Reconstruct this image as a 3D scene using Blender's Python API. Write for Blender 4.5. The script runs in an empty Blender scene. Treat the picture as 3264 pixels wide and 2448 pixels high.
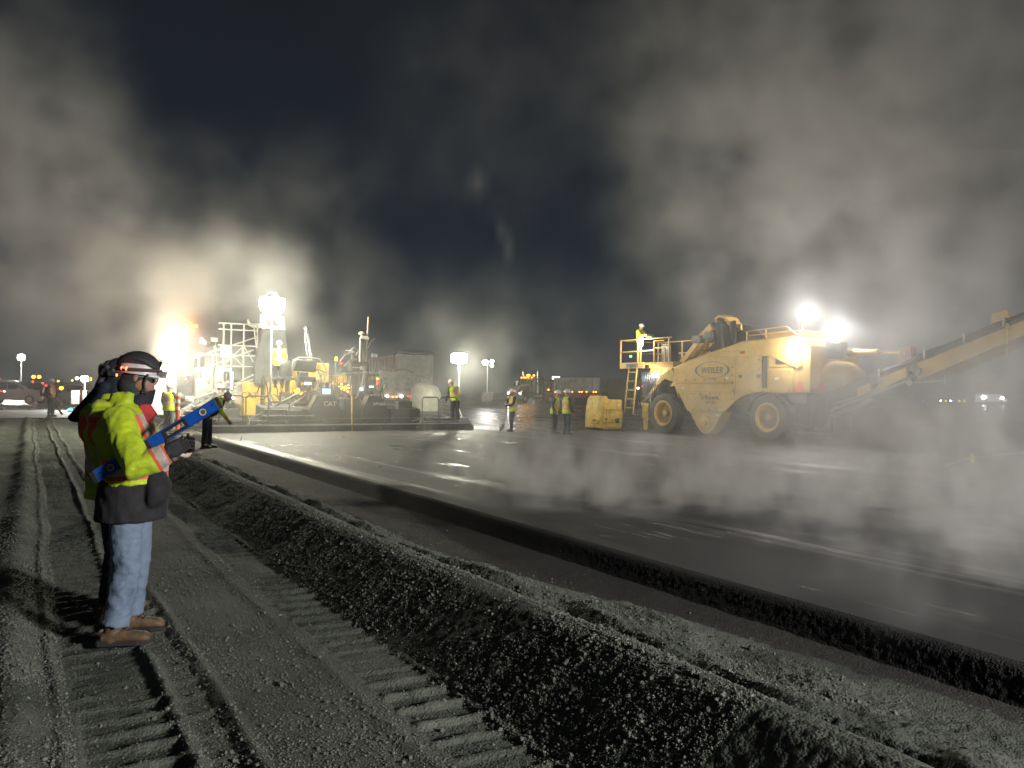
import bpy, bmesh, math, random
import numpy as np
from mathutils import Vector, Matrix, noise, Euler
from mathutils.bvhtree import BVHTree

S = bpy.context.scene
COL = S.collection

# ------------------------------------------------------------------ camera
cam_data = bpy.data.cameras.new('camera')
cam = bpy.data.objects.new('camera', cam_data)
COL.objects.link(cam)
S.camera = cam
cam_data.sensor_width = 36.0
cam_data.lens = 27.18
cam_data.clip_start = 0.1
cam_data.clip_end = 6000
CAM_H = 1.63
_r = math.radians(0.70)
_p = math.radians(0.652)
F_ = Vector((0, math.cos(_p), math.sin(_p)))
_u0 = Vector((0, -math.sin(_p), math.cos(_p)))
R_ = Vector((1, 0, 0)) * math.cos(_r) + _u0 * math.sin(_r)
U_ = _u0 * math.cos(_r) - Vector((1, 0, 0)) * math.sin(_r)
mw = Matrix.Identity(4)
for i in range(3):
    mw[i][0] = R_[i]; mw[i][1] = U_[i]; mw[i][2] = -F_[i]
mw[2][3] = CAM_H
cam.matrix_world = mw

# ------------------------------------------------------------------ night sky and exposure
W = bpy.data.worlds.new('World')
S.world = W
W.use_nodes = True
wt = W.node_tree
bg = wt.nodes['Background']
tc = wt.nodes.new('ShaderNodeTexCoord')
sx = wt.nodes.new('ShaderNodeSeparateXYZ')
rmp = wt.nodes.new('ShaderNodeValToRGB')
rmp.color_ramp.elements[0].position = 0.0
rmp.color_ramp.elements[0].color = (0.020, 0.0275, 0.036, 1)
rmp.color_ramp.elements[1].position = 0.62
rmp.color_ramp.elements[1].color = (0.0085, 0.0095, 0.0110, 1)
e = rmp.color_ramp.elements.new(0.22)
e.color = (0.0135, 0.0175, 0.0235, 1)
wt.links.new(tc.outputs['Generated'], sx.inputs[0])
wt.links.new(sx.outputs['Z'], rmp.inputs[0])
wt.links.new(rmp.outputs[0], bg.inputs['Color'])
bg.inputs['Strength'].default_value = 1.0
LAMP = 1.0          # one factor for the power of every work lamp
S.view_settings.view_transform = 'Standard'
S.view_settings.look = 'None'
S.view_settings.gamma = 1.0
S.view_settings.exposure = 0.15
S.view_settings.use_curve_mapping = False
S.render.engine = 'CYCLES'
S.cycles.use_denoising = True
S.cycles.volume_bounces = 2
S.cycles.volume_step_rate = 2.4
S.cycles.volume_max_steps = 256
S.cycles.max_bounces = 4
S.cycles.diffuse_bounces = 2
S.cycles.glossy_bounces = 2
S.cycles.transmission_bounces = 3
S.cycles.transparent_max_bounces = 6
S.cycles.sample_clamp_indirect = 3.0
S.cycles.sample_clamp_direct = 0.0
S.cycles.caustics_reflective = False
S.cycles.caustics_refractive = False

rnd = random.Random(7)
np.random.seed(7)

# ------------------------------------------------------------------ the site's own axes
# the paving lane runs along B (away from us, to the left); A crosses the lanes
TH = math.radians(31.95)
CA, SA = math.cos(TH), math.sin(TH)


def gz(b):
    """the apron rises a little towards the far side"""
    return 0.010 * min(max(b - 30.0, 0.0), 90.0)


def wd(a, b, z=0.0):
    return Vector((a * CA - b * SA, a * SA + b * CA, z))


# ------------------------------------------------------------------ materials
MATS = {}


def mat(name, col, rough=0.6, metal=0.0, emit=0.0, dirt=0.25, scale=3.0, bump=0.0, bscale=60.0, spec=0.5,
        dirt_col=None, coat=0.0, alpha=1.0):
    if name in MATS:
        return MATS[name]
    m = bpy.data.materials.new(name)
    m.use_nodes = True
    t = m.node_tree
    b = t.nodes['Principled BSDF']
    b.inputs['Roughness'].default_value = rough
    b.inputs['Metallic'].default_value = metal
    b.inputs['Specular IOR Level'].default_value = spec
    b.inputs['Coat Weight'].default_value = coat
    c4 = (*col, 1)
    b.inputs['Base Color'].default_value = c4
    if emit > 0:
        b.inputs['Emission Color'].default_value = c4
        b.inputs['Emission Strength'].default_value = emit
        if emit >= 4:
            m.cycles.emission_sampling = 'NONE'
    elif dirt > 0:
        tcn = t.nodes.new('ShaderNodeTexCoord')
        nz = t.nodes.new('ShaderNodeTexNoise')
        nz.inputs['Scale'].default_value = scale
        nz.inputs['Detail'].default_value = 6
        nz.inputs['Roughness'].default_value = 0.65
        cr = t.nodes.new('ShaderNodeValToRGB')
        d = dirt_col or tuple(c * (1 - dirt) * 0.8 for c in col)
        cr.color_ramp.elements[0].position = 0.30
        cr.color_ramp.elements[0].color = (*d, 1)
        cr.color_ramp.elements[1].position = 0.30 + 0.9 * (1 - dirt) * 0.5
        cr.color_ramp.elements[1].color = c4
        t.links.new(tcn.outputs['Object'], nz.inputs['Vector'])
        t.links.new(nz.outputs['Fac'], cr.inputs[0])
        t.links.new(cr.outputs[0], b.inputs['Base Color'])
        mr = t.nodes.new('ShaderNodeMapRange')
        mr.inputs['To Min'].default_value = min(1, rough + 0.18)
        mr.inputs['To Max'].default_value = max(0.05, rough - 0.1)
        t.links.new(nz.outputs['Fac'], mr.inputs[0])
        t.links.new(mr.outputs[0], b.inputs['Roughness'])
        if bump > 0:
            n2 = t.nodes.new('ShaderNodeTexNoise')
            n2.inputs['Scale'].default_value = bscale
            n2.inputs['Detail'].default_value = 4
            bp = t.nodes.new('ShaderNodeBump')
            bp.inputs['Strength'].default_value = bump
            bp.inputs['Distance'].default_value = 0.01
            t.links.new(tcn.outputs['Object'], n2.inputs['Vector'])
            t.links.new(n2.outputs['Fac'], bp.inputs['Height'])
            t.links.new(bp.outputs[0], b.inputs['Normal'])
    MATS[name] = m
    return m


M_YEL = mat('machine_yellow', (0.60, 0.38, 0.095), 0.42, dirt=0.25, scale=1.3, bump=0.12, bscale=4, dirt_col=(0.38, 0.25, 0.075))
M_YEL2 = mat('paver_yellow', (0.62, 0.38, 0.02), 0.45, dirt=0.3, scale=2.0, dirt_col=(0.25, 0.15, 0.03))
M_ROLY = mat('weathered_yellow', (0.50, 0.33, 0.04), 0.6, dirt=0.45, scale=3.0, dirt_col=(0.20, 0.14, 0.05))
M_BLK = mat('black_steel', (0.022, 0.023, 0.024), 0.42, dirt=0.3, scale=5, dirt_col=(0.06, 0.058, 0.05))
M_BLKP = mat('black_plastic', (0.03, 0.031, 0.033), 0.5, dirt=0.2, scale=6)
M_GRY = mat('grey_steel', (0.20, 0.20, 0.19), 0.45, 0.3, dirt=0.35, scale=4, dirt_col=(0.07, 0.065, 0.055))
M_DGRY = mat('dark_grey_steel', (0.075, 0.078, 0.078), 0.5, 0.2, dirt=0.35, scale=4)
M_RAIL = mat('rail_paint', (0.33, 0.33, 0.30), 0.45, 0.1, dirt=0.25, scale=9)
M_CHR = mat('chrome', (0.75, 0.75, 0.74), 0.12, 1.0, dirt=0.1)
M_WHT = mat('white_paint', (0.72, 0.72, 0.68), 0.45, dirt=0.25, scale=2.5, dirt_col=(0.38, 0.36, 0.31))
M_RUB = mat('tyre_rubber', (0.028, 0.028, 0.029), 0.75, dirt=0.3, scale=4, bump=0.3, bscale=40, dirt_col=(0.075, 0.07, 0.06))
M_HOSE = mat('hose_rubber', (0.016, 0.016, 0.017), 0.45, dirt=0.1)
M_ORG = mat('orange_plastic', (0.85, 0.12, 0.03), 0.45, dirt=0.1)
M_REDP = mat('red_paint', (0.42, 0.02, 0.02), 0.4, dirt=0.25)
M_MAR = mat('maroon_paint', (0.20, 0.055, 0.05), 0.5, dirt=0.35, scale=2)
M_SIL = mat('silver_aluminium', (0.50, 0.50, 0.48), 0.35, 0.6, dirt=0.3, scale=2, dirt_col=(0.28, 0.27, 0.24))
M_GLS = mat('dark_glass', (0.012, 0.014, 0.016), 0.06, dirt=0, spec=0.8)
M_BLU = mat('blue_level_enamel', (0.012, 0.11, 0.52), 0.35, dirt=0.12, scale=12)
M_SKIN = mat('skin', (0.42, 0.22, 0.15), 0.55, dirt=0.15, scale=20)
M_HELM = mat('helmet_white', (0.68, 0.68, 0.66), 0.3, dirt=0.15, scale=12)
M_HELD = mat('helmet_dark_cover', (0.045, 0.042, 0.045), 0.55, dirt=0.3, scale=25)
M_BOOT = mat('tan_boot_leather', (0.15, 0.095, 0.05), 0.65, dirt=0.4, scale=18, bump=0.4, bscale=80)
M_SOLE = mat('boot_sole', (0.03, 0.028, 0.025), 0.8, dirt=0.2)
M_DBOOT = mat('dark_boot_leather', (0.035, 0.03, 0.025), 0.6, dirt=0.3, scale=15)
M_GLV = mat('black_glove', (0.018, 0.018, 0.02), 0.7, dirt=0.2, scale=30)
M_REDC = mat('red_collar_cloth', (0.46, 0.03, 0.03), 0.75, dirt=0.25, scale=20)
M_CHAINY = mat('yellow_chain', (0.75, 0.72, 0.02), 0.4, dirt=0.1)
# lamps
M_BALL = mat('lamp_white', (1.0, 0.98, 0.80), emit=55)
M_BALLY = mat('lamp_white_strong', (1.0, 0.99, 0.92), emit=60)
M_LEDW = mat('led_white', (0.95, 0.97, 1.0), emit=70)
M_LEDM = mat('headlight_white', (1.0, 0.93, 0.88), emit=30)
M_AMB = mat('lamp_amber', (1.0, 0.30, 0.01), emit=14)
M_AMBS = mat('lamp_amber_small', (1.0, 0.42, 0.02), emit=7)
M_REDL = mat('lamp_red', (1.0, 0.03, 0.02), emit=7)
M_GRNL = mat('lamp_green', (0.1, 1.0, 0.25), emit=4)
M_BLUL = mat('lamp_blue', (0.08, 0.12, 1.0), emit=6)
M_CYNL = mat('lamp_cyan', (0.05, 0.75, 1.0), emit=5)
M_SCR = mat('screen_glow', (0.25, 0.6, 1.0), emit=2.6)
M_SCRW = mat('screen_white', (0.8, 0.88, 0.9), emit=1.8)


# ------------------------------------------------------------------ mesh builder
class MB:
    def __init__(s):
        s.v = []
        s.f = []

    def add(s, vs, fs):
        o = len(s.v)
        s.v.extend([tuple(v) for v in vs])
        s.f.extend([tuple(i + o for i in f) for f in fs])
        return s

    def box(s, x0, x1, y0, y1, z0, z1, rot=None):
        vs = [Vector((x, y, z)) for x in (x0, x1) for y in (y0, y1) for z in (z0, z1)]
        if rot:
            c = Vector(((x0 + x1) / 2, (y0 + y1) / 2, (z0 + z1) / 2))
            R = Euler(rot).to_matrix()
            vs = [c + R @ (v - c) for v in vs]
        return s.add(vs, [(0, 1, 3, 2), (4, 6, 7, 5), (0, 4, 5, 1), (2, 3, 7, 6), (0, 2, 6, 4), (1, 5, 7, 3)])

    def beam(s, p, q, w, h=None, up=(0, 0, 1)):
        h = h or w
        p = Vector(p); q = Vector(q)
        d = (q - p).normalized()
        upv = Vector(up)
        if abs(d.dot(upv)) > 0.98:
            upv = Vector((1, 0, 0))
        a = d.cross(upv).normalized()
        b = a.cross(d).normalized()
        vs = [c + a * (i * w / 2) + b * (j * h / 2) for c in (p, q) for i in (-1, 1) for j in (-1, 1)]
        return s.add(vs, [(0, 1, 3, 2), (4, 6, 7, 5), (0, 4, 5, 1), (2, 3, 7, 6), (0, 2, 6, 4), (1, 5, 7, 3)])

    def tube(s, pts, r, seg=8, closed=False, r1=None, flat=1.0, cap=True):
        pts = [Vector(p) for p in pts]
        n = len(pts)
        rings = []
        ref = None
        for i, p in enumerate(pts):
            a = pts[i - 1] if (i > 0 or closed) else pts[i]
            b = pts[(i + 1) % n] if (i < n - 1 or closed) else pts[i]
            d = (b - a).normalized()
            if ref is None:
                ref = Vector((0, 0, 1)) if abs(d.z) < 0.9 else Vector((1, 0, 0))
            u = d.cross(ref)
            if u.length < 1e-4:
                u = d.orthogonal()
            u.normalize()
            w = u.cross(d).normalized()
            ref = w
            if isinstance(r, (list, tuple)):
                rr = r[i]
            else:
                rr = r if r1 is None else r + (r1 - r) * i / (n - 1)
            rings.append([p + u * rr * math.cos(2 * math.pi * k / seg) + w * rr * flat * math.sin(2 * math.pi * k / seg)
                          for k in range(seg)])
        vs = [v for rg in rings for v in rg]
        fs = []
        m = n if closed else n - 1
        for i in range(m):
            j = (i + 1) % n
            for k in range(seg):
                l = (k + 1) % seg
                fs.append((i * seg + k, i * seg + l, j * seg + l, j * seg + k))
        if cap and not closed:
            fs.append(tuple(reversed(range(seg))))
            fs.append(tuple((n - 1) * seg + k for k in range(seg)))
        return s.add(vs, fs)

    def cyl(s, p, q, r, r1=None, seg=16):
        return s.tube([p, q], [r, r if r1 is None else r1], seg)

    def prism(s, poly, x0, x1, plane='yz'):
        n = len(poly)
        vs = []
        for x in (x0, x1):
            for (y, z) in poly:
                vs.append({'yz': (x, y, z), 'xz': (y, x, z), 'xy': (y, z, x)}[plane])
        fs = [tuple(range(n)), tuple(reversed(range(n, 2 * n)))]
        for i in range(n):
            j = (i + 1) % n
            fs.append((i, i + n, j + n, j))
        return s.add(vs, fs)

    def ball(s, c, rx, ry=None, rz=None, seg=14, rings=8, zmin=-1.0):
        ry = ry or rx; rz = rz or rx
        c = Vector(c)
        vs = []
        for i in range(rings + 1):
            ph = math.asin(zmin) + (math.pi / 2 - math.asin(zmin)) * i / rings
            for k in range(seg):
                t = 2 * math.pi * k / seg
                vs.append(c + Vector((rx * math.cos(ph) * math.cos(t), ry * math.cos(ph) * math.sin(t), rz * math.sin(ph))))
        fs = []
        for i in range(rings):
            for k in range(seg):
                l = (k + 1) % seg
                fs.append((i * seg + k, i * seg + l, (i + 1) * seg + l, (i + 1) * seg + k))
        fs.append(tuple(reversed(range(seg))))
        return s.add(vs, fs)

    def lathe(s, prof, c, axis='x', seg=32, closed=False, caps=True):
        """prof: (radius, offset along axis)"""
        c = Vector(c)
        ax = {'x': (Vector((1, 0, 0)), Vector((0, 1, 0)), Vector((0, 0, 1))),
              'y': (Vector((0, 1, 0)), Vector((0, 0, 1)), Vector((1, 0, 0))),
              'z': (Vector((0, 0, 1)), Vector((1, 0, 0)), Vector((0, 1, 0)))}[axis]
        vs = []
        for (r, h) in prof:
            for k in range(seg):
                t = 2 * math.pi * k / seg
                vs.append(c + ax[0] * h + ax[1] * r * math.cos(t) + ax[2] * r * math.sin(t))
        n = len(prof)
        fs = []
        for i in range(n if closed else n - 1):
            j = (i + 1) % n
            for k in range(seg):
                l = (k + 1) % seg
                fs.append((i * seg + k, i * seg + l, j * seg + l, j * seg + k))
        if not closed and caps:
            fs.append(tuple(reversed(range(seg))))
            fs.append(tuple((n - 1) * seg + k for k in range(seg)))
        return s.add(vs, fs)

    def loft(s, rings, seg=16):
        """rings: (centre, radius_x, radius_y[, normal]) stacked elliptical rings"""
        vs = []
        for rg in rings:
            c = Vector(rg[0])
            nrm = Vector(rg[3]).normalized() if len(rg) > 3 else Vector((0, 0, 1))
            q = Vector((0, 0, 1)).rotation_difference(nrm)
            for k in range(seg):
                t = 2 * math.pi * k / seg
                vs.append(c + q @ Vector((rg[1] * math.cos(t), rg[2] * math.sin(t), 0)))
        n = len(rings)
        fs = []
        for i in range(n - 1):
            for k in range(seg):
                l = (k + 1) % seg
                fs.append((i * seg + k, i * seg + l, (i + 1) * seg + l, (i + 1) * seg + k))
        fs.append(tuple(reversed(range(seg))))
        fs.append(tuple((n - 1) * seg + k for k in range(seg)))
        return s.add(vs, fs)

    def mesh(s, name, m=None, smooth=False):
        me = bpy.data.meshes.new(name)
        me.from_pydata(s.v, [], s.f)
        bm = bmesh.new()
        bm.from_mesh(me)
        bmesh.ops.recalc_face_normals(bm, faces=bm.faces)
        bm.to_mesh(me)
        bm.free()
        if m:
            me.materials.append(m)
        if smooth:
            me.polygons.foreach_set('use_smooth', [True] * len(me.polygons))
            me.set_sharp_from_angle(angle=math.radians(42))
        return me

    def build(s, name, m, parent=None, bevel=0.0, smooth=False, label=None):
        o = bpy.data.objects.new(name, s.mesh(name, m, smooth))
        COL.objects.link(o)
        if parent:
            o.parent = parent
        if bevel > 0:
            bv = o.modifiers.new('bevel', 'BEVEL')
            bv.width = bevel
            bv.segments = 2
            bv.limit_method = 'ANGLE'
            bv.angle_limit = math.radians(40)
        if label:
            o['label'] = label
        return o


def thing(name, label, cat, loc=(0, 0, 0), rz=0.0, group=None):
    o = bpy.data.objects.new(name, None)
    o.empty_display_size = 0.3
    COL.objects.link(o)
    o.location = loc
    o.rotation_euler = (0, 0, rz)
    o['label'] = label
    o['category'] = cat
    if group:
        o['group'] = group
    return o


def tag(o, label, cat, group=None):
    o['label'] = label
    o['category'] = cat
    if group:
        o['group'] = group
    return o


def struct(o, kind='structure'):
    o['kind'] = kind
    return o


def dup(o, label=None, parent=None):
    """a copy of a thing with its parts and sub-parts"""
    c = o.copy()
    COL.objects.link(c)
    c.parent = parent
    if label:
        c['label'] = label
    for ch in list(o.children):
        dup(ch, None, c)
    return c


def text(parent, s, loc, size, m, face='near', name='lettering', extrude=0.003, shear=0.0, offset=0.0, xs=1.0):
    cu = bpy.data.curves.new(name, 'FONT')
    cu.body = s
    cu.size = size
    cu.extrude = extrude
    cu.shear = shear
    cu.offset = offset
    cu.space_character = 1.10
    cu.align_x = 'CENTER'
    cu.align_y = 'CENTER'
    cu.materials.append(m)
    tmp = bpy.data.objects.new(name, cu)
    COL.objects.link(tmp)
    dg = bpy.context.evaluated_depsgraph_get()
    me = bpy.data.meshes.new_from_object(tmp.evaluated_get(dg), depsgraph=dg)
    bpy.data.objects.remove(tmp)
    me.name = name
    o = bpy.data.objects.new(name, me)
    COL.objects.link(o)
    o.parent = parent
    if face == 'near':      # on a face that looks along -x
        R = Matrix(((0, 0, -1), (-1, 0, 0), (0, 1, 0)))
    else:                   # on a face that looks along -y
        R = Matrix(((1, 0, 0), (0, 0, -1), (0, 1, 0)))
    o.rotation_euler = R.to_euler()
    o.location = loc
    o.scale = (xs, 1, 1)
    return o


def lamp(name, loc, power, col=(1, 0.96, 0.86), size=0.25, parent=None, spot=None, aim=None, blend=0.6):
    ld = bpy.data.lights.new(name, 'SPOT' if spot else 'POINT')
    ld.energy = power * LAMP
    ld.color = col
    ld.shadow_soft_size = size
    if spot:
        ld.spot_size = math.radians(spot)
        ld.spot_blend = blend
    o = bpy.data.objects.new(name, ld)
    COL.objects.link(o)
    o.location = loc
    if parent:
        o.parent = parent
    if aim is not None:
        d = Vector(aim) - Vector(loc)
        o.rotation_euler = d.to_track_quat('-Z', 'Y').to_euler()
    return o

# ------------------------------------------------------------------ smoke and steam (light comes from the lamps only)
def D(px, py, dep):
    """a point of the place seen in direction px, py (2212 wide photograph) at a distance dep: used for laying out smoke"""
    d = F_ + R_ * ((px - 1106) / 1669.8) - U_ * ((py - 829.5) / 1669.8)
    return Vector((0, 0, CAM_H)) + d * (dep / d.y)


def smoke(name, label, lo, hi, res, blobs, nscale, thr, detail, seed, warp, stretch=(1, 1, 1), aniso=0.25, ground_fade=None,
          col=(0.94, 0.93, 0.90), rough=0.6):
    ng = bpy.data.node_groups.new(name, 'GeometryNodeTree')
    ng.interface.new_socket('Geometry', in_out='OUTPUT', socket_type='NodeSocketGeometry')
    N = ng.nodes; L = ng.links
    out = N.new('NodeGroupOutput')
    vc = N.new('GeometryNodeVolumeCube')
    vc.inputs['Min'].default_value = lo
    vc.inputs['Max'].default_value = hi
    for k, ax in enumerate('XYZ'):
        vc.inputs['Resolution ' + ax].default_value = max(4, int((hi[k] - lo[k]) / res))
    pos = N.new('GeometryNodeInputPosition').outputs[0]

    def vm(op, a, b=None, c=None):
        n = N.new('ShaderNodeVectorMath'); n.operation = op
        for i, x in enumerate((a, b, c)):
            if x is None:
                continue
            if isinstance(x, (tuple, list, Vector)):
                n.inputs[i].default_value = x
            elif isinstance(x, (int, float)):
                n.inputs['Scale'].default_value = x
            else:
                L.new(x, n.inputs[i])
        return n.outputs['Value'] if op in ('LENGTH', 'DOT_PRODUCT') else n.outputs[0]

    def fm(op, a, b=None, clamp=False):
        n = N.new('ShaderNodeMath'); n.operation = op; n.use_clamp = clamp
        for i, x in enumerate((a, b)):
            if x is None:
                continue
            if isinstance(x, (int, float)):
                n.inputs[i].default_value = x
            else:
                L.new(x, n.inputs[i])
        return n.outputs[0]

    def nz(vec, sc, det, ro=0.6):
        n = N.new('ShaderNodeTexNoise')
        n.inputs['Scale'].default_value = sc
        n.inputs['Detail'].default_value = det
        n.inputs['Roughness'].default_value = ro
        L.new(vec, n.inputs['Vector'])
        return n

    sp = vm('ADD', vm('MULTIPLY', pos, stretch), (seed, seed * 1.7, -seed))
    w = nz(sp, nscale * 0.7, 1).outputs['Color']
    sp2 = vm('ADD', sp, vm('SCALE', vm('SUBTRACT', w, (0.5, 0.5, 0.5)), warp))
    n1 = nz(sp2, nscale, detail, rough).outputs['Fac']
    mr = N.new('ShaderNodeMapRange')
    mr.interpolation_type = 'SMOOTHSTEP'
    mr.inputs['From Min'].default_value = thr[0]
    mr.inputs['From Max'].default_value = thr[1]
    mr.inputs['To Min'].default_value = thr[2]
    mr.inputs['To Max'].default_value = 1.0
    L.new(n1, mr.inputs['Value'])
    # sum of soft ellipsoids says where the smoke hangs; their outline is bent by the warp too
    bp = vm('ADD', pos, vm('SCALE', vm('SUBTRACT', w, (0.5, 0.5, 0.5)), warp * 1.2))
    tot = None
    for (c, r, amp) in blobs:
        d = vm('LENGTH', vm('MULTIPLY', vm('SUBTRACT', bp, tuple(c)), tuple(1 / x for x in r)))
        g = fm('MULTIPLY', fm('POWER', fm('SUBTRACT', 1.0, d, True), 1.5), amp)
        tot = g if tot is None else fm('ADD', tot, g)
    dens = fm('MULTIPLY', tot, mr.outputs[0])
    if ground_fade:
        sz = N.new('ShaderNodeSeparateXYZ'); L.new(pos, sz.inputs[0])
        g2 = N.new('ShaderNodeMapRange')
        g2.inputs['From Min'].default_value = ground_fade[0]
        g2.inputs['From Max'].default_value = ground_fade[1]
        L.new(sz.outputs['Z'], g2.inputs['Value'])
        dens = fm('MULTIPLY', dens, g2.outputs[0])
    L.new(dens, vc.inputs['Density'])
    m = bpy.data.materials.new(name)
    m.use_nodes = True
    t = m.node_tree
    t.nodes.clear()
    pv = t.nodes.new('ShaderNodeVolumePrincipled')
    mo = t.nodes.new('ShaderNodeOutputMaterial')
    t.links.new(pv.outputs[0], mo.inputs['Volume'])
    pv.inputs['Density'].default_value = 1.0
    pv.inputs['Color'].default_value = (*col, 1)
    pv.inputs['Anisotropy'].default_value = aniso
    sm = N.new('GeometryNodeSetMaterial')
    sm.inputs['Material'].default_value = m
    L.new(vc.outputs[0], sm.inputs[0])
    L.new(sm.outputs[0], out.inputs[0])
    me = bpy.data.meshes.new(name)
    me.from_pydata([(0, 0, 0)], [], [])
    me.materials.append(m)
    o = bpy.data.objects.new(name, me)
    COL.objects.link(o)
    md = o.modifiers.new('smoke', 'NODES')
    md.node_group = ng
    o['kind'] = 'stuff'
    o['label'] = label
    o['category'] = 'smoke'
    return o


def bl(px, py, dep, r, amp, q=(1, 1, 1)):
    return (D(px, py, dep), (r * q[0] * 1.25, r * q[1] * 1.25, r * q[2] * 1.25), amp * 1.3)


smoke('smoke_plume', 'pale smoke rolling up to the left of the paver and over the yellow machine on the right',
      (-34, 15, 0.05), (36, 58, 26), 0.30, [
          # left plume
          bl(530, 600, 31, 3.0, 0.17), bl(380, 650, 31, 4.3, 0.13), bl(150, 600, 32, 6.0, 0.13), bl(320, 500, 32, 4.2, 0.08),
          bl(20, 440, 32, 6.0, 0.14), bl(60, 290, 32, 5.0, 0.12), bl(-80, 150, 33, 6.0, 0.14), bl(560, 430, 34, 4.0, 0.03),
          bl(620, 880, 25, 4.0, 0.07, (1.6, 1, 0.5)), bl(300, 850, 33, 6.0, 0.03, (1.3, 1, 0.5)), bl(60, 850, 36, 7.0, 0.03, (1.3, 1, 0.5)),
          bl(640, 790, 30, 3.6, 0.035, (1.6, 1, .6)), bl(740, 420, 33, 3.0, 0.03), bl(760, 640, 33, 3.0, 0.02),
          # right plume
          bl(1500, 620, 31, 3.8, 0.07), bl(1740, 560, 32, 5.0, 0.065), bl(1980, 560, 30, 5.0, 0.07), bl(1850, 340, 29, 7.5, 0.12),
          bl(2120, 380, 27, 7.0, 0.15), bl(2120, 90, 28, 8.0, 0.24), bl(1700, 170, 31, 6.5, 0.14), bl(1480, 100, 33, 6.0, 0.07),
          bl(2220, 760, 22, 6.0, 0.09), bl(1800, 910, 24, 4.5, 0.07, (1.4, 1, 0.5)), bl(1450, 400, 32, 4.0, 0.04), bl(1600, 420, 30, 5, .07),
          bl(1700, 810, 26, 4.5, 0.055, (1.5, 1, .6)), bl(1000, 800, 40, 12, 0.018, (1.6, 1, .5)),  # the widest blob is thin haze added to give the lamps halos
          # thin veil between
          bl(1045, 405, 30, 0.8, 0.10, (0.5, 1, 1.4)), bl(1088, 505, 30, 0.8, 0.08, (0.4, 1, 1.6)), bl(120, 955, 21, 2.6, 0.05, (2, 1.2, .3)), bl(1080, 170, 36, 7.5, 0.018), bl(1200, 860, 30, 6.0, 0.012, (1.6, 1, 0.35)),
      ], 0.42, (0.39, 0.63, 0.06), 6, 3.1, 1.8)

smoke('steam_wisps', 'wisps of steam rising off the fresh hot asphalt in front',
      (-6, 3.2, 0.13), (15, 19, 4.2), 0.07, [
          bl(1030, 975, 13, 0.9, 1.5, (1.0, 1, 1.0)), bl(1170, 1010, 12, 1.1, 1.6, (0.8, 1, 1.2)),
          bl(1240, 1080, 10.5, 1.2, 1.8, (1.1, 1, 0.8)), bl(1400, 1090, 10, 1.2, 1.2, (1.2, 1, 0.8)), bl(1580, 1040, 11, 1.6, 0.6), bl(1800, 1060, 10, 1.9, 0.6),
          bl(2050, 1090, 9, 2.0, 0.85), bl(2200, 980, 10, 2.8, 0.7), bl(2200, 1260, 7, 1.9, 1.1), bl(1960, 1225, 6.5, 1.0, 0.6),
          bl(1950, 900, 14, 2.8, 0.3), bl(820, 985, 16, 1.8, 0.12, (1.4, 1, 0.5)), bl(2080, 1340, 5.2, 0.9, 0.7), bl(2020, 1190, 7.5, 1.8, 0.5), bl(1760, 1150, 8.5, 1.5, 0.35), bl(1480, 980, 13, 1.5, 0.35),
      ], 1.6, (0.465, 0.64, 0.0), 7, 9.3, 0.6, stretch=(1.0, 1.0, 0.7), aniso=0.2)


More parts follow.
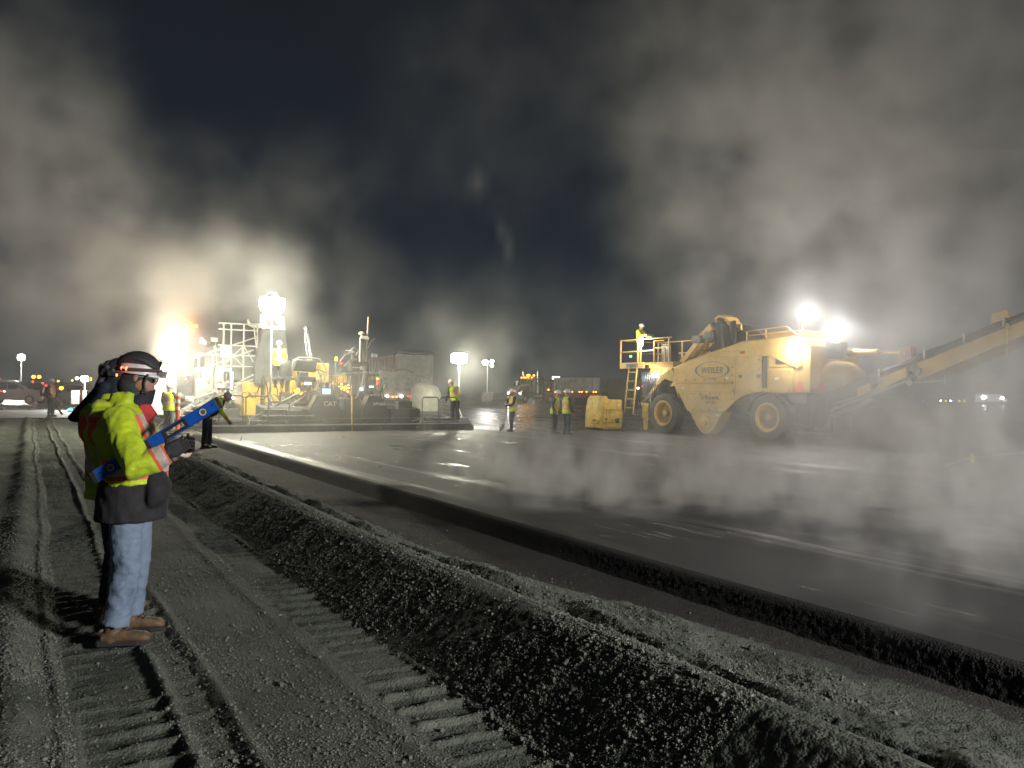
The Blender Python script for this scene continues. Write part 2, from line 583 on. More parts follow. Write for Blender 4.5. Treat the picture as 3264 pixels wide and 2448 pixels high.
# ------------------------------------------------------------------ ground
def ground_mat(name, base, dark, bump, kind):
    m = bpy.data.materials.new(name)
    m.use_nodes = True
    t = m.node_tree
    N = t.nodes; L = t.links
    b = N['Principled BSDF']
    tcn = N.new('ShaderNodeTexCoord')
    mp = N.new('ShaderNodeMapping')
    L.new(tcn.outputs['Object'], mp.inputs[0])

    def nz(sc, det, vec=None, ro=0.6):
        n = N.new('ShaderNodeTexNoise'); n.inputs['Scale'].default_value = sc; n.inputs['Detail'].default_value = det
        n.inputs['Roughness'].default_value = ro
        L.new(vec or tcn.outputs['Object'], n.inputs['Vector'])
        return n.outputs['Fac']

    cr = N.new('ShaderNodeValToRGB')
    cr.color_ramp.elements[0].position = 0.3
    cr.color_ramp.elements[0].color = (*dark, 1)
    cr.color_ramp.elements[1].position = 0.72
    cr.color_ramp.elements[1].color = (*base, 1)
    bp = N.new('ShaderNodeBump')
    if kind == 'gravel':
        vo = N.new('ShaderNodeTexVoronoi'); vo.inputs['Scale'].default_value = 75
        L.new(tcn.outputs['Object'], vo.inputs['Vector'])
        n1 = nz(0.9, 4)
        n2 = nz(60, 3)
        mx = N.new('ShaderNodeMath'); mx.operation = 'ADD'
        mm = N.new('ShaderNodeMath'); mm.operation = 'MULTIPLY'; mm.inputs[1].default_value = 0.5
        L.new(n2, mm.inputs[0]); L.new(n1, mx.inputs[0]); L.new(mm.outputs[0], mx.inputs[1])
        sb = N.new('ShaderNodeMath'); sb.operation = 'SUBTRACT'; sb.inputs[1].default_value = 0.25
        L.new(mx.outputs[0], sb.inputs[0])
        L.new(sb.outputs[0], cr.inputs[0])
        h = N.new('ShaderNodeMath'); h.operation = 'MULTIPLY_ADD'; h.inputs[1].default_value = -1.0
        L.new(vo.outputs['Distance'], h.inputs[0]); L.new(n2, h.inputs[2])
        L.new(h.outputs[0], bp.inputs['Height'])
        bp.inputs['Distance'].default_value = 0.012
        b.inputs['Roughness'].default_value = 0.9
        b.inputs['Specular IOR Level'].default_value = 0.3
    else:
        # long streaks left by rollers and water, along the lane
        mp.inputs['Scale'].default_value = (1.4, 0.055, 1)
        s1 = nz(1.1, 6, mp.outputs[0], 0.7)
        s2 = nz(0.35, 3)
        n2 = nz(110, 4)
        rr = N.new('ShaderNodeValToRGB')
        if kind == 'fresh':
            rr.color_ramp.elements[0].position = 0.34; rr.color_ramp.elements[0].color = (0.30, 0.30, 0.30, 1)
            rr.color_ramp.elements[1].position = 0.46; rr.color_ramp.elements[1].color = (0.66, 0.66, 0.66, 1)
        else:
            rr.color_ramp.elements[0].position = 0.44; rr.color_ramp.elements[0].color = (0.16, 0.16, 0.16, 1)
            rr.color_ramp.elements[1].position = 0.60; rr.color_ramp.elements[1].color = (0.6, 0.6, 0.6, 1)
        L.new(s1, rr.inputs[0])
        mp2 = N.new('ShaderNodeMapping'); mp2.inputs['Scale'].default_value = (7.0, 0.5, 1)
        L.new(tcn.outputs['Object'], mp2.inputs[0])
        s3 = nz(1.0, 3, mp2.outputs[0], 0.6)
        s4 = nz(0.9, 2)
        pm_ = N.new('ShaderNodeMath'); pm_.operation = 'MULTIPLY'
        L.new(s3, pm_.inputs[0]); L.new(s4, pm_.inputs[1])
        wt_ = N.new('ShaderNodeMapRange'); wt_.inputs['From Min'].default_value = 0.365; wt_.inputs['From Max'].default_value = 0.39
        L.new(pm_.outputs[0], wt_.inputs['Value'])
        rm_ = N.new('ShaderNodeMix'); rm_.data_type = 'FLOAT'
        L.new(wt_.outputs[0], rm_.inputs[0]); L.new(rr.outputs[0], rm_.inputs[2]); rm_.inputs[3].default_value = 0.14
        L.new(rm_.outputs[0], b.inputs['Roughness'])
        ad = N.new('ShaderNodeMath'); ad.operation = 'MULTIPLY_ADD'; ad.inputs[1].default_value = 0.5
        L.new(s1, ad.inputs[0])
        h2 = N.new('ShaderNodeMath'); h2.operation = 'MULTIPLY'; h2.inputs[1].default_value = 0.5
        L.new(s2, h2.inputs[0]); L.new(h2.outputs[0], ad.inputs[2])
        L.new(ad.outputs[0], cr.inputs[0])
        L.new(n2, bp.inputs['Height'])
        bp.inputs['Distance'].default_value = 0.012
    bp.inputs['Strength'].default_value = bump
    L.new(cr.outputs[0], b.inputs['Base Color'])
    L.new(bp.outputs[0], b.inputs['Normal'])
    return m


def site_obj(name, me, kind='structure'):
    o = bpy.data.objects.new(name, me)
    COL.objects.link(o)
    o.rotation_euler = (0, 0, TH)
    o['kind'] = kind
    return o


def grid_mesh(name, A, B, Z, m, smooth=True):
    na, nb = len(A), len(B)
    AA, BB = np.meshgrid(A, B)
    co = np.stack([AA, BB, Z], -1).reshape(-1, 3).astype(np.float32)
    idx = np.arange(na * nb).reshape(nb, na)
    q = np.stack([idx[:-1, :-1], idx[:-1, 1:], idx[1:, 1:], idx[1:, :-1]], -1).reshape(-1, 4)
    me = bpy.data.meshes.new(name)
    me.vertices.add(len(co)); me.vertices.foreach_set('co', co.ravel())
    me.loops.add(q.size); me.loops.foreach_set('vertex_index', q.ravel().astype(np.int32))
    me.polygons.add(len(q))
    me.polygons.foreach_set('loop_start', np.arange(0, q.size, 4, dtype=np.int32))
    me.update(calc_edges=True)
    me.polygons.foreach_set('use_smooth', [smooth] * len(q))
    me.materials.append(m)
    return me


def hsh(ix, iy, seed):
    h = (ix.astype(np.int64) * 374761393 + iy.astype(np.int64) * 668265263 + seed * 1442695041) & 0xffffffff
    h = ((h ^ (h >> 13)) * 1274126177) & 0xffffffff
    h = (h ^ (h >> 16)) & 0xffffff
    return h / float(0xffffff)


def vnoise(x, y, seed=0):
    ix = np.floor(x); iy = np.floor(y)
    fx = x - ix; fy = y - iy
    fx = fx * fx * (3 - 2 * fx); fy = fy * fy * (3 - 2 * fy)
    a = hsh(ix, iy, seed); b = hsh(ix + 1, iy, seed); c = hsh(ix, iy + 1, seed); d = hsh(ix + 1, iy + 1, seed)
    return (a * (1 - fx) + b * fx) * (1 - fy) + (c * (1 - fx) + d * fx) * fy - 0.5


def fbm(x, y, seed=0, octs=4, g=0.5):
    s = 0; a = 1
    for o in range(octs):
        s = s + a * vnoise(x * 2 ** o, y * 2 ** o, seed + o * 17)
        a *= g
    return s


def sstep(x, a, b):
    t = np.clip((x - a) / (b - a), 0, 1)
    return t * t * (3 - 2 * t)


def berm_height(A, B):
    """height of the gravel bed: tracks, long windrow, trough, lumpy ridge, bare strip"""
    wob = 0.05 * fbm(B * 0.5, A * 0, 3, 3)
    a = A + wob
    # crawler marks
    def tread(lo, hi, depth, pitch, phase, skew=0.0, sharp=3.0, fade=1.0):
        inside = sstep(a, lo, lo + 0.03) * (1 - sstep(a, hi - 0.03, hi))
        ph = (B + skew * (a - lo) + 0.05 * fbm(B * 1.1, a * 2, 73, 2)) / pitch + phase
        saw = np.abs((ph % 1.0) - 0.5) * 2 + 0.22 * fbm(B * 14, a * 14, 75, 3)
        rib = sstep(saw, 0.62, 0.92)
        worn = np.clip(0.80 + 1.6 * fbm(B * 0.8, a * 1.8, 71, 3), 0.0, 1.15)
        return inside, (-0.018 + depth * rib * worn) * inside * fade
    h = 0.030 * fbm(B * 0.6, a * 0.9, 11, 3) + 0.010 * fbm(B * 6, a * 6, 13, 3)
    i1, t1 = tread(1.60, 1.98, 0.032, 0.205, 0.1, 0.10)
    i2, t2 = tread(0.20, 0.62, 0.030, 0.19, 0.4, 0.05)
    i3, t3 = tread(0.62, 0.84, 0.022, 0.26, 0.2, -0.3)
    i4, t4 = tread(-1.6, -1.15, 0.022, 0.19, 0.3, 0.05)
    h = h * (1 - 0.75 * np.maximum(i1, np.maximum(i2, i3))) + t1 + t2 + t3 + t4
    # shoulder of coarse loose gravel left of the tracks and thin ridges beside them
    def ridge(c, w, ht, ns=40, seed=5):
        k = np.clip(1 + 0.9 * fbm(B * 2.2, a * 0, seed, 3), 0.1, 1.8)
        return ht * k * np.exp(-((a - c) / w) ** 2)
    h = h + ridge(-0.08, 0.14, 0.075, seed=21) + ridge(0.64, 0.035, 0.028, seed=31) + ridge(0.88, 0.03, 0.018, seed=33) \
        + ridge(1.50, 0.05, 0.012, seed=35) + ridge(0.14, 0.03, 0.018, seed=37) + ridge(-0.9, 0.2, 0.05, seed=39)
    # windrow
    crest = 2.58 + 0.05 * fbm(B * 0.8, A * 0, 41, 3)
    hc = 0.385 + 0.022 * fbm(B * 0.7, A * 0, 43, 4)
    near = hc - (crest - a) * (hc / 0.60)
    far = hc - (a - crest) * 0.50
    w = np.minimum(near, far)
    w = w - 0.03 * np.exp(-((a - crest) / 0.05) ** 2)
    w = w + 0.010 * fbm(B * 4, a * 4, 47, 3) * sstep(w, 0.0, 0.1)
    # lumpy second ridge
    c2 = 3.16 + 0.10 * fbm(B * 0.9, A * 0, 51, 3)
    lump = 0.5 + 1.3 * np.abs(fbm(B * 1.3, A * 0.4, 53, 3))
    h2 = 0.12 + 0.07 * lump
    foot = 3.56 + 0.72 * (1 - sstep(B, 2.0, 7.5)) + 0.05 * fbm(B * 2.5, A * 0, 87, 3)
    w2 = np.minimum(h2 - (c2 - a) * 0.50, h2 * (1 - ((a - c2) / np.maximum(foot - c2, 0.2))))
    w2 = w2 + 0.07 * fbm(B * 1.9, a * 2.2, 89, 2) * sstep(w2, 0.0, 0.1)
    w2 = w2 + (0.055 * fbm(B * 3.0, a * 3.0, 57, 4, 0.55)) * sstep(w2, -0.02, 0.12)
    trough = 0.05 + 0.085 * (1 - sstep(B, 3.0, 9.0)) + 0.04 * fbm(B * 2, a * 2, 59, 3)
    strip = 0.006 * fbm(B * 5, a * 5, 61, 3)
    base_r = np.where(a > 2.5, np.where(a < 3.2, trough, strip), h)
    out = np.maximum(base_r, np.maximum(w, w2))
    # ragged footing of the ridge on the bare strip
    crumb = 0.02 * np.clip(fbm(B * 16, a * 16, 63, 3), 0, 1) * sstep(a, 3.2, 3.3) * (1 - sstep(a, 3.5, 3.95))
    out = out + crumb
    # clods everywhere on loose slopes
    loose = sstep(out, 0.02, 0.09)
    out = out + (0.005 + 0.006 * loose) * fbm(B * 30, a * 30, 65, 3, 0.6)
    return out


M_GRAV = ground_mat('gravel', (0.134, 0.146, 0.118), (0.056, 0.063, 0.051), 0.55, 'gravel')
M_BARE = ground_mat('bare_strip', (0.060, 0.055, 0.048), (0.035, 0.034, 0.031), 0.5, 'gravel')
M_STRIP = ground_mat('old_asphalt', (0.075, 0.068, 0.058), (0.035, 0.034, 0.031), 0.6, 'old')
M_FRESH = ground_mat('fresh_asphalt', (0.064, 0.061, 0.060), (0.030, 0.030, 0.030), 0.9, 'fresh')
M_CONC = mat('concrete', (0.33, 0.32, 0.29), 0.7, dirt=0.35, scale=0.6, bump=0.3, bscale=20)

Bs = [1.0]
while Bs[-1] < 42.8:
    Bs.append(Bs[-1] + max(0.012, 0.0036 * Bs[-1]))
Bs[-1] = 42.8
Bs = np.array(Bs)
As = np.concatenate([np.arange(-3.0, -0.4, 0.03), np.arange(-0.4, 4.0, 0.0125), np.arange(4.0, 4.85, 0.03)])
AA, BB = np.meshgrid(As, Bs)
ZZ = berm_height(AA, BB)
ZZ = np.where(BB > 30, ZZ + 0.010 * (BB - 30), ZZ)
gme = grid_mesh('gravel_bed', As, Bs, ZZ, M_GRAV)
# bare strip of old asphalt shows between the ridge and the new mat
gme.materials.append(M_BARE)
ca = (AA[:-1, :-1] + AA[1:, 1:]) / 2
cz = (ZZ[:-1, :-1] + ZZ[1:, 1:]) / 2
cb = (BB[:-1, :-1] + BB[1:, 1:]) / 2
flat = (ca > 3.45) & (cz - np.maximum(0, 0.01 * (cb - 30)) < 0.014 + 0.012 * fbm(cb * 20, ca * 20, 77, 2))
gme.polygons.foreach_set('material_index', flat.ravel().astype(np.int32))
site_obj('gravel_bed', gme)

# wide rough ground left of the fine bed
a2 = np.array([-40., -20, -12, -8, -5, -4, -3.4, -3.0])
b2 = np.linspace(-8, 42.8, 60)
AA2, BB2 = np.meshgrid(a2, b2)
Z2 = 0.03 * fbm(BB2 * 0.3, AA2 * 0.3, 5, 3) + 0.010 * np.maximum(0, BB2 - 30)
Z2[:, -1] = 0.0 + 0.010 * np.maximum(0, b2 - 30)
site_obj('gravel_field', grid_mesh('gravel_field', a2, b2, Z2, M_GRAV))

# big base sheet out to the horizon
a3 = np.array([-1500., -400, -150, -60, -20, 0, 10, 30, 60, 120, 300, 800, 2500])
b3 = np.array([-60., 0, 20, 30, 40, 60, 90, 120, 200, 500, 1200, 3500])
AA3, BB3 = np.meshgrid(a3, b3)
Z3 = -0.06 + 0.010 * np.clip(BB3 - 30, 0, 90)
site_obj('ground', grid_mesh('ground', a3, b3, Z3, M_STRIP))

# old concrete runway beyond the gravel, on the left
for (b0, b1, zz, nm, mt) in ((42.8, 52.5, 0.05, 'concrete_apron', M_CONC),):
    bb = np.linspace(b0, b1, 6)
    aa = np.array([-60., -30, -10, 0, 4.6])
    A4, B4 = np.meshgrid(aa, bb)
    site_obj(nm, grid_mesh(nm, aa, bb, zz + 0.010 * (B4 - 30), mt))
mk = MB()
mk.box(-4.4, -1.3, 46.2, 48.6, 0.0, 0.004)
pm = site_obj('painted_marking', mk.mesh('painted_marking', mat('faded_orange_paint', (0.62, 0.30, 0.10), 0.7, dirt=0.6, scale=1.5, dirt_col=(0.33, 0.30, 0.26))))
pm.location = (0, 0, 0.05 + 0.010 * 17.4 + 0.012)
pm.rotation_euler = (0.0, 0, TH)

# fresh mat with its crumbling edge
bE = [-9.0]
while bE[-1] < 27.2:
    bE.append(bE[-1] + max(0.013, 0.005 * abs(bE[-1])))
bE[-1] = 27.2
bE = np.array(bE)
prof = [(4.43, -0.02), (4.47, 0.004), (4.49, 0.022), (4.51, 0.042), (4.53, 0.062), (4.55, 0.084), (4.57, 0.106), (4.59, 0.128), (4.615, 0.148), (4.64, 0.158), (4.67, 0.163), (4.72, 0.165), (4.8, 0.166), (5.4, 0.166), (7.4, 0.166), (10, 0.166), (13.0, 0.166), (15.2, 0.166),
        (15.24, 0.07), (15.3, 0.06), (16.0, 0.04), (17.0, 0.012), (19, 0.006), (24, 0.0), (30, 0.0), (45, 0.0), (80, 0.0), (140, -0.02)]
AA5 = np.array([p[0] for p in prof])[None, :].repeat(len(bE), 0)
ZZ5 = np.array([p[1] for p in prof])[None, :].repeat(len(bE), 0)
BB5 = bE[:, None].repeat(len(prof), 1)
edge = np.exp(-((AA5 - 4.55) / 0.09) ** 2)
nearf = np.clip(1.25 - np.abs(BB5) / 7.0, 0.0, 1.0)
AA5 = AA5 + nearf * 0.016 * fbm(BB5 * 26, ZZ5 * 260, 81, 3, 0.6) * edge
ZZ5 = ZZ5 + nearf * 0.006 * fbm(BB5 * 30, AA5 * 60, 85, 3) * edge
co = np.stack([AA5, BB5, ZZ5], -1).reshape(-1, 3).astype(np.float32)
me5 = grid_mesh('fresh_pavement', np.arange(len(prof)), bE, ZZ5, M_FRESH)
me5.vertices.foreach_set('co', co.ravel())
me5.update()
me5.materials.append(ground_mat('mat_edge_shaded', (0.030, 0.029, 0.027), (0.014, 0.014, 0.014), 0.8, 'gravel'))  # darker than the mat top: shade put into the edge colour
np_ = len(prof) - 1
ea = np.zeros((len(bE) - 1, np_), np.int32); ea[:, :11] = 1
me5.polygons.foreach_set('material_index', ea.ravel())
sm5 = np.ones((len(bE) - 1, np_), bool); sm5[:, :12] = False
me5.polygons.foreach_set('use_smooth', sm5.ravel())
site_obj('fresh_pavement', me5)
# the strip behind the screed line and the lane further on
mb = MB(); mb.box(14.9, 140, 27.2, 30, -0.05, 0.004)
site_obj('pavement', mb.mesh('pavement', M_STRIP))


# joints between the lanes of the mat: narrow open seams
def seam(pts, w=0.05, z=0.1695, m=None):
    mb = MB()
    for (p, q) in zip(pts[:-1], pts[1:]):
        d = (Vector(q) - Vector(p)).normalized()
        n = Vector((d.y, -d.x)) * w / 2
        mb.add([(p[0] - n.x, p[1] - n.y, z), (p[0] + n.x, p[1] + n.y, z), (q[0] + n.x, q[1] + n.y, z), (q[0] - n.x, q[1] - n.y, z)], [(0, 1, 2, 3)])
    return mb


M_SEAM = mat('joint_bitumen', (0.012, 0.012, 0.012), 0.5, dirt=0.2, scale=20)
site_obj('lane_joint', seam([(7.6, 24), (9.2, 16), (10.3, 9), (11.6, 2), (12.8, -8)], 0.09).mesh('lane_joint', M_SEAM))
site_obj('lane_joint', seam([(15.25, 27), (15.25, -9)], 0.10, 0.1705).mesh('lane_joint', M_SEAM))
site_obj('lane_joint', seam([(6.1, 20), (6.4, 8), (6.5, -6)], 0.03).mesh('lane_joint', M_SEAM))

# pebbles: real stones on the bed, the biggest close to us
rk = []
for k in range(5):
    bm = bmesh.new()
    bmesh.ops.create_icosphere(bm, subdivisions=1, radius=1.0)
    for v in bm.verts:
        v.co *= rnd.uniform(0.65, 1.15)
        v.co.z *= 0.7
    me = bpy.data.meshes.new('pebble')
    bm.to_mesh(me); bm.free()
    rk.append(me)
M_PEB = mat('pebble_stone', (0.155, 0.165, 0.135), 0.85, dirt=0.5, scale=0.7, dirt_col=(0.06, 0.066, 0.056))


def stones(name, label, n, region, smin, smax, seed, m, proto):
    rs = np.random.RandomState(seed)
    d = np.exp(rs.uniform(np.log(2.2), np.log(region[3]), n * 2))
    a = rs.uniform(region[0], region[1], n * 2)
    b = d
    keep = np.ones(len(a), bool)
    if region[4]:
        keep = region[4](a, b, rs)
    a = a[keep][:n]; b = b[keep][:n]
    z = berm_height(a, b)
    sc = smin + (smax - smin) * rs.power(0.45, len(a))
    z = z + sc * 0.15 + np.maximum(0, 0.01 * (b - 30))
    me = bpy.data.meshes.new(name)
    me.vertices.add(len(a))
    me.vertices.foreach_set('co', np.stack([a, b, z], -1).astype(np.float32).ravel())
    at = me.attributes.new('sc', 'FLOAT', 'POINT'); at.data.foreach_set('value', sc.astype(np.float32))
    rt = me.attributes.new('rt', 'FLOAT_VECTOR', 'POINT'); rt.data.foreach_set('vector', rs.uniform(0, 6.28, (len(a), 3)).astype(np.float32).ravel())
    o = bpy.data.objects.new(name, me)
    COL.objects.link(o)
    o.rotation_euler = (0, 0, TH)
    ng = bpy.data.node_groups.new(name, 'GeometryNodeTree')
    ng.interface.new_socket('Geometry', in_out='INPUT', socket_type='NodeSocketGeometry')
    ng.interface.new_socket('Geometry', in_out='OUTPUT', socket_type='NodeSocketGeometry')
    N = ng.nodes; L = ng.links
    gi = N.new('NodeGroupInput'); go = N.new('NodeGroupOutput')
    ip = N.new('GeometryNodeInstanceOnPoints')
    ico = N.new('GeometryNodeMeshIcoSphere'); ico.inputs['Subdivisions'].default_value = 1
    ico.inputs['Radius'].default_value = 1.0
    sp = N.new('GeometryNodeSetPosition')
    wn = N.new('ShaderNodeTexWhiteNoise'); wn.noise_dimensions = '3D'
    ps = N.new('GeometryNodeInputPosition'); L.new(ps.outputs[0], wn.inputs['Vector'])
    sub = N.new('ShaderNodeVectorMath'); sub.operation = 'SUBTRACT'; sub.inputs[1].default_value = (0.5, 0.5, 0.5)
    L.new(wn.outputs['Color'], sub.inputs[0])
    scv = N.new('ShaderNodeVectorMath'); scv.operation = 'SCALE'; scv.inputs['Scale'].default_value = 0.75
    L.new(sub.outputs[0], scv.inputs[0])
    L.new(ico.outputs[0], sp.inputs[0]); L.new(scv.outputs[0], sp.inputs['Offset'])
    na = N.new('GeometryNodeInputNamedAttribute'); na.data_type = 'FLOAT'; na.inputs[0].default_value = 'sc'
    nr = N.new('GeometryNodeInputNamedAttribute'); nr.data_type = 'FLOAT_VECTOR'; nr.inputs[0].default_value = 'rt'
    sm = N.new('GeometryNodeSetMaterial'); sm.inputs['Material'].default_value = m
    L.new(sp.outputs[0], sm.inputs[0])
    L.new(gi.outputs[0], ip.inputs['Points']); L.new(sm.outputs[0], ip.inputs['Instance'])
    L.new(na.outputs[0], ip.inputs['Scale']); L.new(nr.outputs[0], ip.inputs['Rotation'])
    L.new(ip.outputs[0], go.inputs[0])
    md = o.modifiers.new('stones', 'NODES'); md.node_group = ng
    o['kind'] = 'stuff'; o['label'] = label; o['category'] = 'gravel'
    return o


def keep_bed(a, b, rs):
    p = np.full(len(a), 0.35)
    p = np.where((a > -0.35) & (a < 0.2), 1.0, p)
    p = np.where((a > 1.95) & (a < 3.45), 0.9, p)
    p = np.where((a > 0.2) & (a < 0.6), 0.08, p)
    p = np.where((a > 1.6) & (a < 1.95), 0.08, p)
    cl = np.clip(0.55 + 1.6 * fbm(b * 0.9, a * 1.6, 91, 3), 0.08, 1.0)
    p = p * cl
    p = np.where(a > 3.45, 0.25 * np.exp(-(a - 3.45) / 0.18), p)
    return rs.uniform(0, 1, len(a)) < p


stones('loose_gravel', 'loose grey pebbles strewn over the tracks and the windrow', 210000, (-1.0, 4.4, 0, 22, keep_bed), 0.0025, 0.0075, 3, M_PEB, rk)
stones('coarse_gravel', 'larger pebbles lying among the gravel', 9000, (-0.9, 4.3, 0, 12, keep_bed), 0.007, 0.015, 4, M_PEB, rk)
stones('clods', 'scattered fist sized clods on the loose ridges', 120, (1.9, 4.1, 0, 11, keep_bed), 0.012, 0.026, 6, M_GRAV, rk)


# ------------------------------------------------------------------ the big yellow material transfer vehicle on the right
def st(a, b, z=0.0):
    return wd(a, b, z)


WV = thing('material_transfer_vehicle', 'big yellow wheeled asphalt transfer vehicle with a long conveyor boom reaching right', 'construction machine', st(22.75, 22.0, 0.0), TH)


def yb(p):
    return [(b - 22.0, z) for b, z in p]


def bY(b):
    return b - 22.0


body = MB()
body.prism(yb([(23.76, 2.12), (23.78, 2.72), (23.7, 2.80), (22.26, 3.21), (20.47, 3.60), (20.2, 3.68), (17.95, 3.76), (17.80, 3.70), (17.76, 3.12),
               (17.76, 1.72), (18.6, 1.72), (19.2, 1.76), (19.7, 1.70), (20.1, 1.60), (20.40, 1.44), (20.6, 1.30), (21.0, 1.20), (22.9, 1.20), (23.3, 1.55)]), 0.0, 2.9)
body.build('body', M_YEL, WV, 0.035, True)
h = MB()
h.prism(yb([(23.62, 1.95), (23.6, 2.10), (20.47, 2.10), (20.47, 1.38), (20.98, 0.98), (22.92, 0.97)]), -0.025, 0.06)
h.build('hopper_panel', M_YEL, WV, 0.015, True)
h = MB()
h.prism(yb([(23.73, 2.16), (23.74, 2.70), (22.26, 3.14), (21.9, 3.20), (20.49, 3.08), (20.49, 2.16)]), -0.02, 0.05)
h.build('side_panel', M_YEL, WV, 0.012, True)
for (b0, b1, z0, z1) in ((20.42, 19.15, 1.78, 3.10), (18.88, 17.82, 2.66, 3.13), (18.88, 17.82, 1.76, 2.60)):
    h = MB(); h.box(-0.022, 0.03, bY(b1), bY(b0), z0, z1)
    dr = h.build('access_door', M_YEL, WV, 0.012, True)
    if z0 > 2.6:
        for k in range(7):
            l = MB(); l.box(-0.045, -0.02, bY(18.08), bY(18.55), 2.78 + k * 0.032, 2.795 + k * 0.032, (0, 0.5, 0))
            l.build('louvre', M_DGRY, dr)
h = MB(); h.box(-0.05, 0.02, bY(18.96), bY(19.10), 1.92, 3.08); h.box(-0.035, 0.02, bY(19.13), bY(19.17), 2.15, 2.95)
h.build('channel', M_DGRY, WV, 0.01)
h = MB()
h.box(-0.045, 0.02, bY(20.47), bY(23.74), 2.115, 2.155)
h.box(-0.045, 0.0, bY(20.47), bY(23.3), 1.74, 1.775)
h.box(-0.04, 0.02, bY(20.40), bY(20.48), 1.95, 3.12)
h.box(-0.03, 0.02, bY(20.0), bY(22.0), 3.30, 3.325)
h.build('trim_strip', M_YEL, WV, 0.008)
h = MB()
h.prism(yb([(22.86, 0.975), (22.45, 0.42), (22.2, 0.17), (22.0, 0.09), (21.85, 0.09), (21.65, 0.18), (21.42, 0.45), (21.06, 0.985)]), 0.0, 0.55)
cn = h.build('auger_housing', M_YEL, WV, 0.02, True)
c = MB(); c.lathe([(0.29, 0), (0.29, -0.02), (0.27, -0.035), (0.12, -0.04), (0.11, -0.08), (0.05, -0.1)], (0.0, bY(21.95), 0.52), 'x', 28)
c.build('bearing_cover', M_YEL, cn, 0, True)
for (b, z) in ((22.7, 0.86), (22.55, 0.6), (21.3, 0.86), (21.45, 0.6)):
    c = MB(); c.cyl((0.0, bY(b), z), (-0.02, bY(b), z), 0.025, seg=8); c.build('bolt', M_DGRY, cn)
c = MB(); c.box(-0.03, 0, bY(21.05), bY(21.3), 1.03, 1.11); c.build('warning_sticker', M_WHT, WV)
c = MB(); c.box(-0.03, 0, bY(21.15), bY(21.38), 0.80, 0.9); c.build('warning_sticker', M_WHT, WV)
for (b_, z_) in [(23.55 - .52 * k, 2.24) for k in range(6)] + [(23.2 - .5 * k, 1.68) for k in range(5)] + [(20.56, 1.5 + .3 * k) for k in range(5)] + [(19.3, 1.9 + .35 * k) for k in range(4)] + [(22.6 - .42 * k, 1.05) for k in range(4)] + [(18.75, 1.85), (17.95, 1.85), (18.75, 2.5), (17.95, 2.5)]:
    c = MB(); c.cyl((-0.018, bY(b_), z_), (-0.045, bY(b_), z_), 0.022, seg=6); c.build('bolt', M_DGRY, WV)
for (b0, b1, z0, z1, mt) in ((20.25, 20.1, 2.3, 2.42, M_BLK), (19.4, 19.25, 2.3, 2.42, M_BLK), (23.3, 23.1, 1.85, 1.95, M_WHT), (20.9, 20.75, 2.25, 2.35, M_WHT), (18.6, 18.4, 2.2, 2.3, M_WHT), (20.2, 20.0, 3.2, 3.3, M_REDP)):
    c = MB(); c.box(-0.034, -0.02, bY(b0), bY(b1), z0, z1); c.build('sticker' if mt is not M_BLK else 'latch', mt, WV)
# underframe behind the panels
h = MB()
h.box(0.55, 2.3, bY(17.7), bY(25.2), 0.95, 1.35)
h.box(0.35, 2.5, bY(24.1), bY(24.5), 0.7, 1.0)
h.box(0.35, 2.5, bY(18.7), bY(19.1), 0.7, 1.0)
h.box(0.2, 2.6, bY(17.4), bY(19.9), 1.35, 1.75)
h.build('chassis', M_BLK, WV, 0.01)
# round logo: dark pointed oval ring and the maker's name
h = MB()
n = 48
outer = []; inner = []
for k in range(n):
    t = 2 * math.pi * k / n
    cx, cz = 21.62, 2.615
    ct, s_ = math.cos(t), math.sin(t)
    px = 0.92 * (abs(ct) ** 0.92) * (1 if ct > 0 else -1)
    outer.append((-px + cx, 0.345 * s_ * (1 - 0.18 * abs(ct)) + cz))
    px2 = 0.80 * ct
    inner.append((-px2 + cx, 0.315 * s_ + cz))
vs = [(-0.028, bY(b), z) for b, z in outer] + [(-0.028, bY(b), z) for b, z in inner]
h.add(vs, [(k, (k + 1) % n, n + (k + 1) % n, n + k) for k in range(n)])
M_LOGK = mat('logo_black', (0.05, 0.05, 0.055), 0.5, dirt=0.1)
M_LOGO = mat('logo_grey', (0.10, 0.13, 0.16), 0.5, dirt=0.15)
h.build('logo_ring', M_LOGO, WV)
text(WV, 'WEILER', (-0.026, bY(21.62), 2.60), 0.34, M_LOGO, offset=0.004, shear=0.12, xs=0.94)
text(WV, 'Kiewit', (-0.031, bY(21.62), 1.535), 0.25, M_LOGK, offset=0.005)
text(WV, '267232', (-0.031, bY(21.70), 1.345), 0.16, M_LOGK, offset=0.001)
h = MB(); h.lathe([(0.10, 0), (0.078, 0)], (-0.031, bY(22.12), 1.54), 'x', 24, closed=True)
h.box(-0.033, -0.028, bY(22.135), bY(22.105), 1.49, 1.59); h.box(-0.033, -0.028, bY(22.16), bY(22.08), 1.54, 1.56)
h.build('emblem', M_LOGO, WV)


M_DISC = mat('rusty_shaded_disc', (0.22, 0.13, 0.045), 0.6, dirt=0.6, scale=4, dirt_col=(0.06, 0.04, 0.025))  # rust and dirt, with the rim recess's shade put into the colour


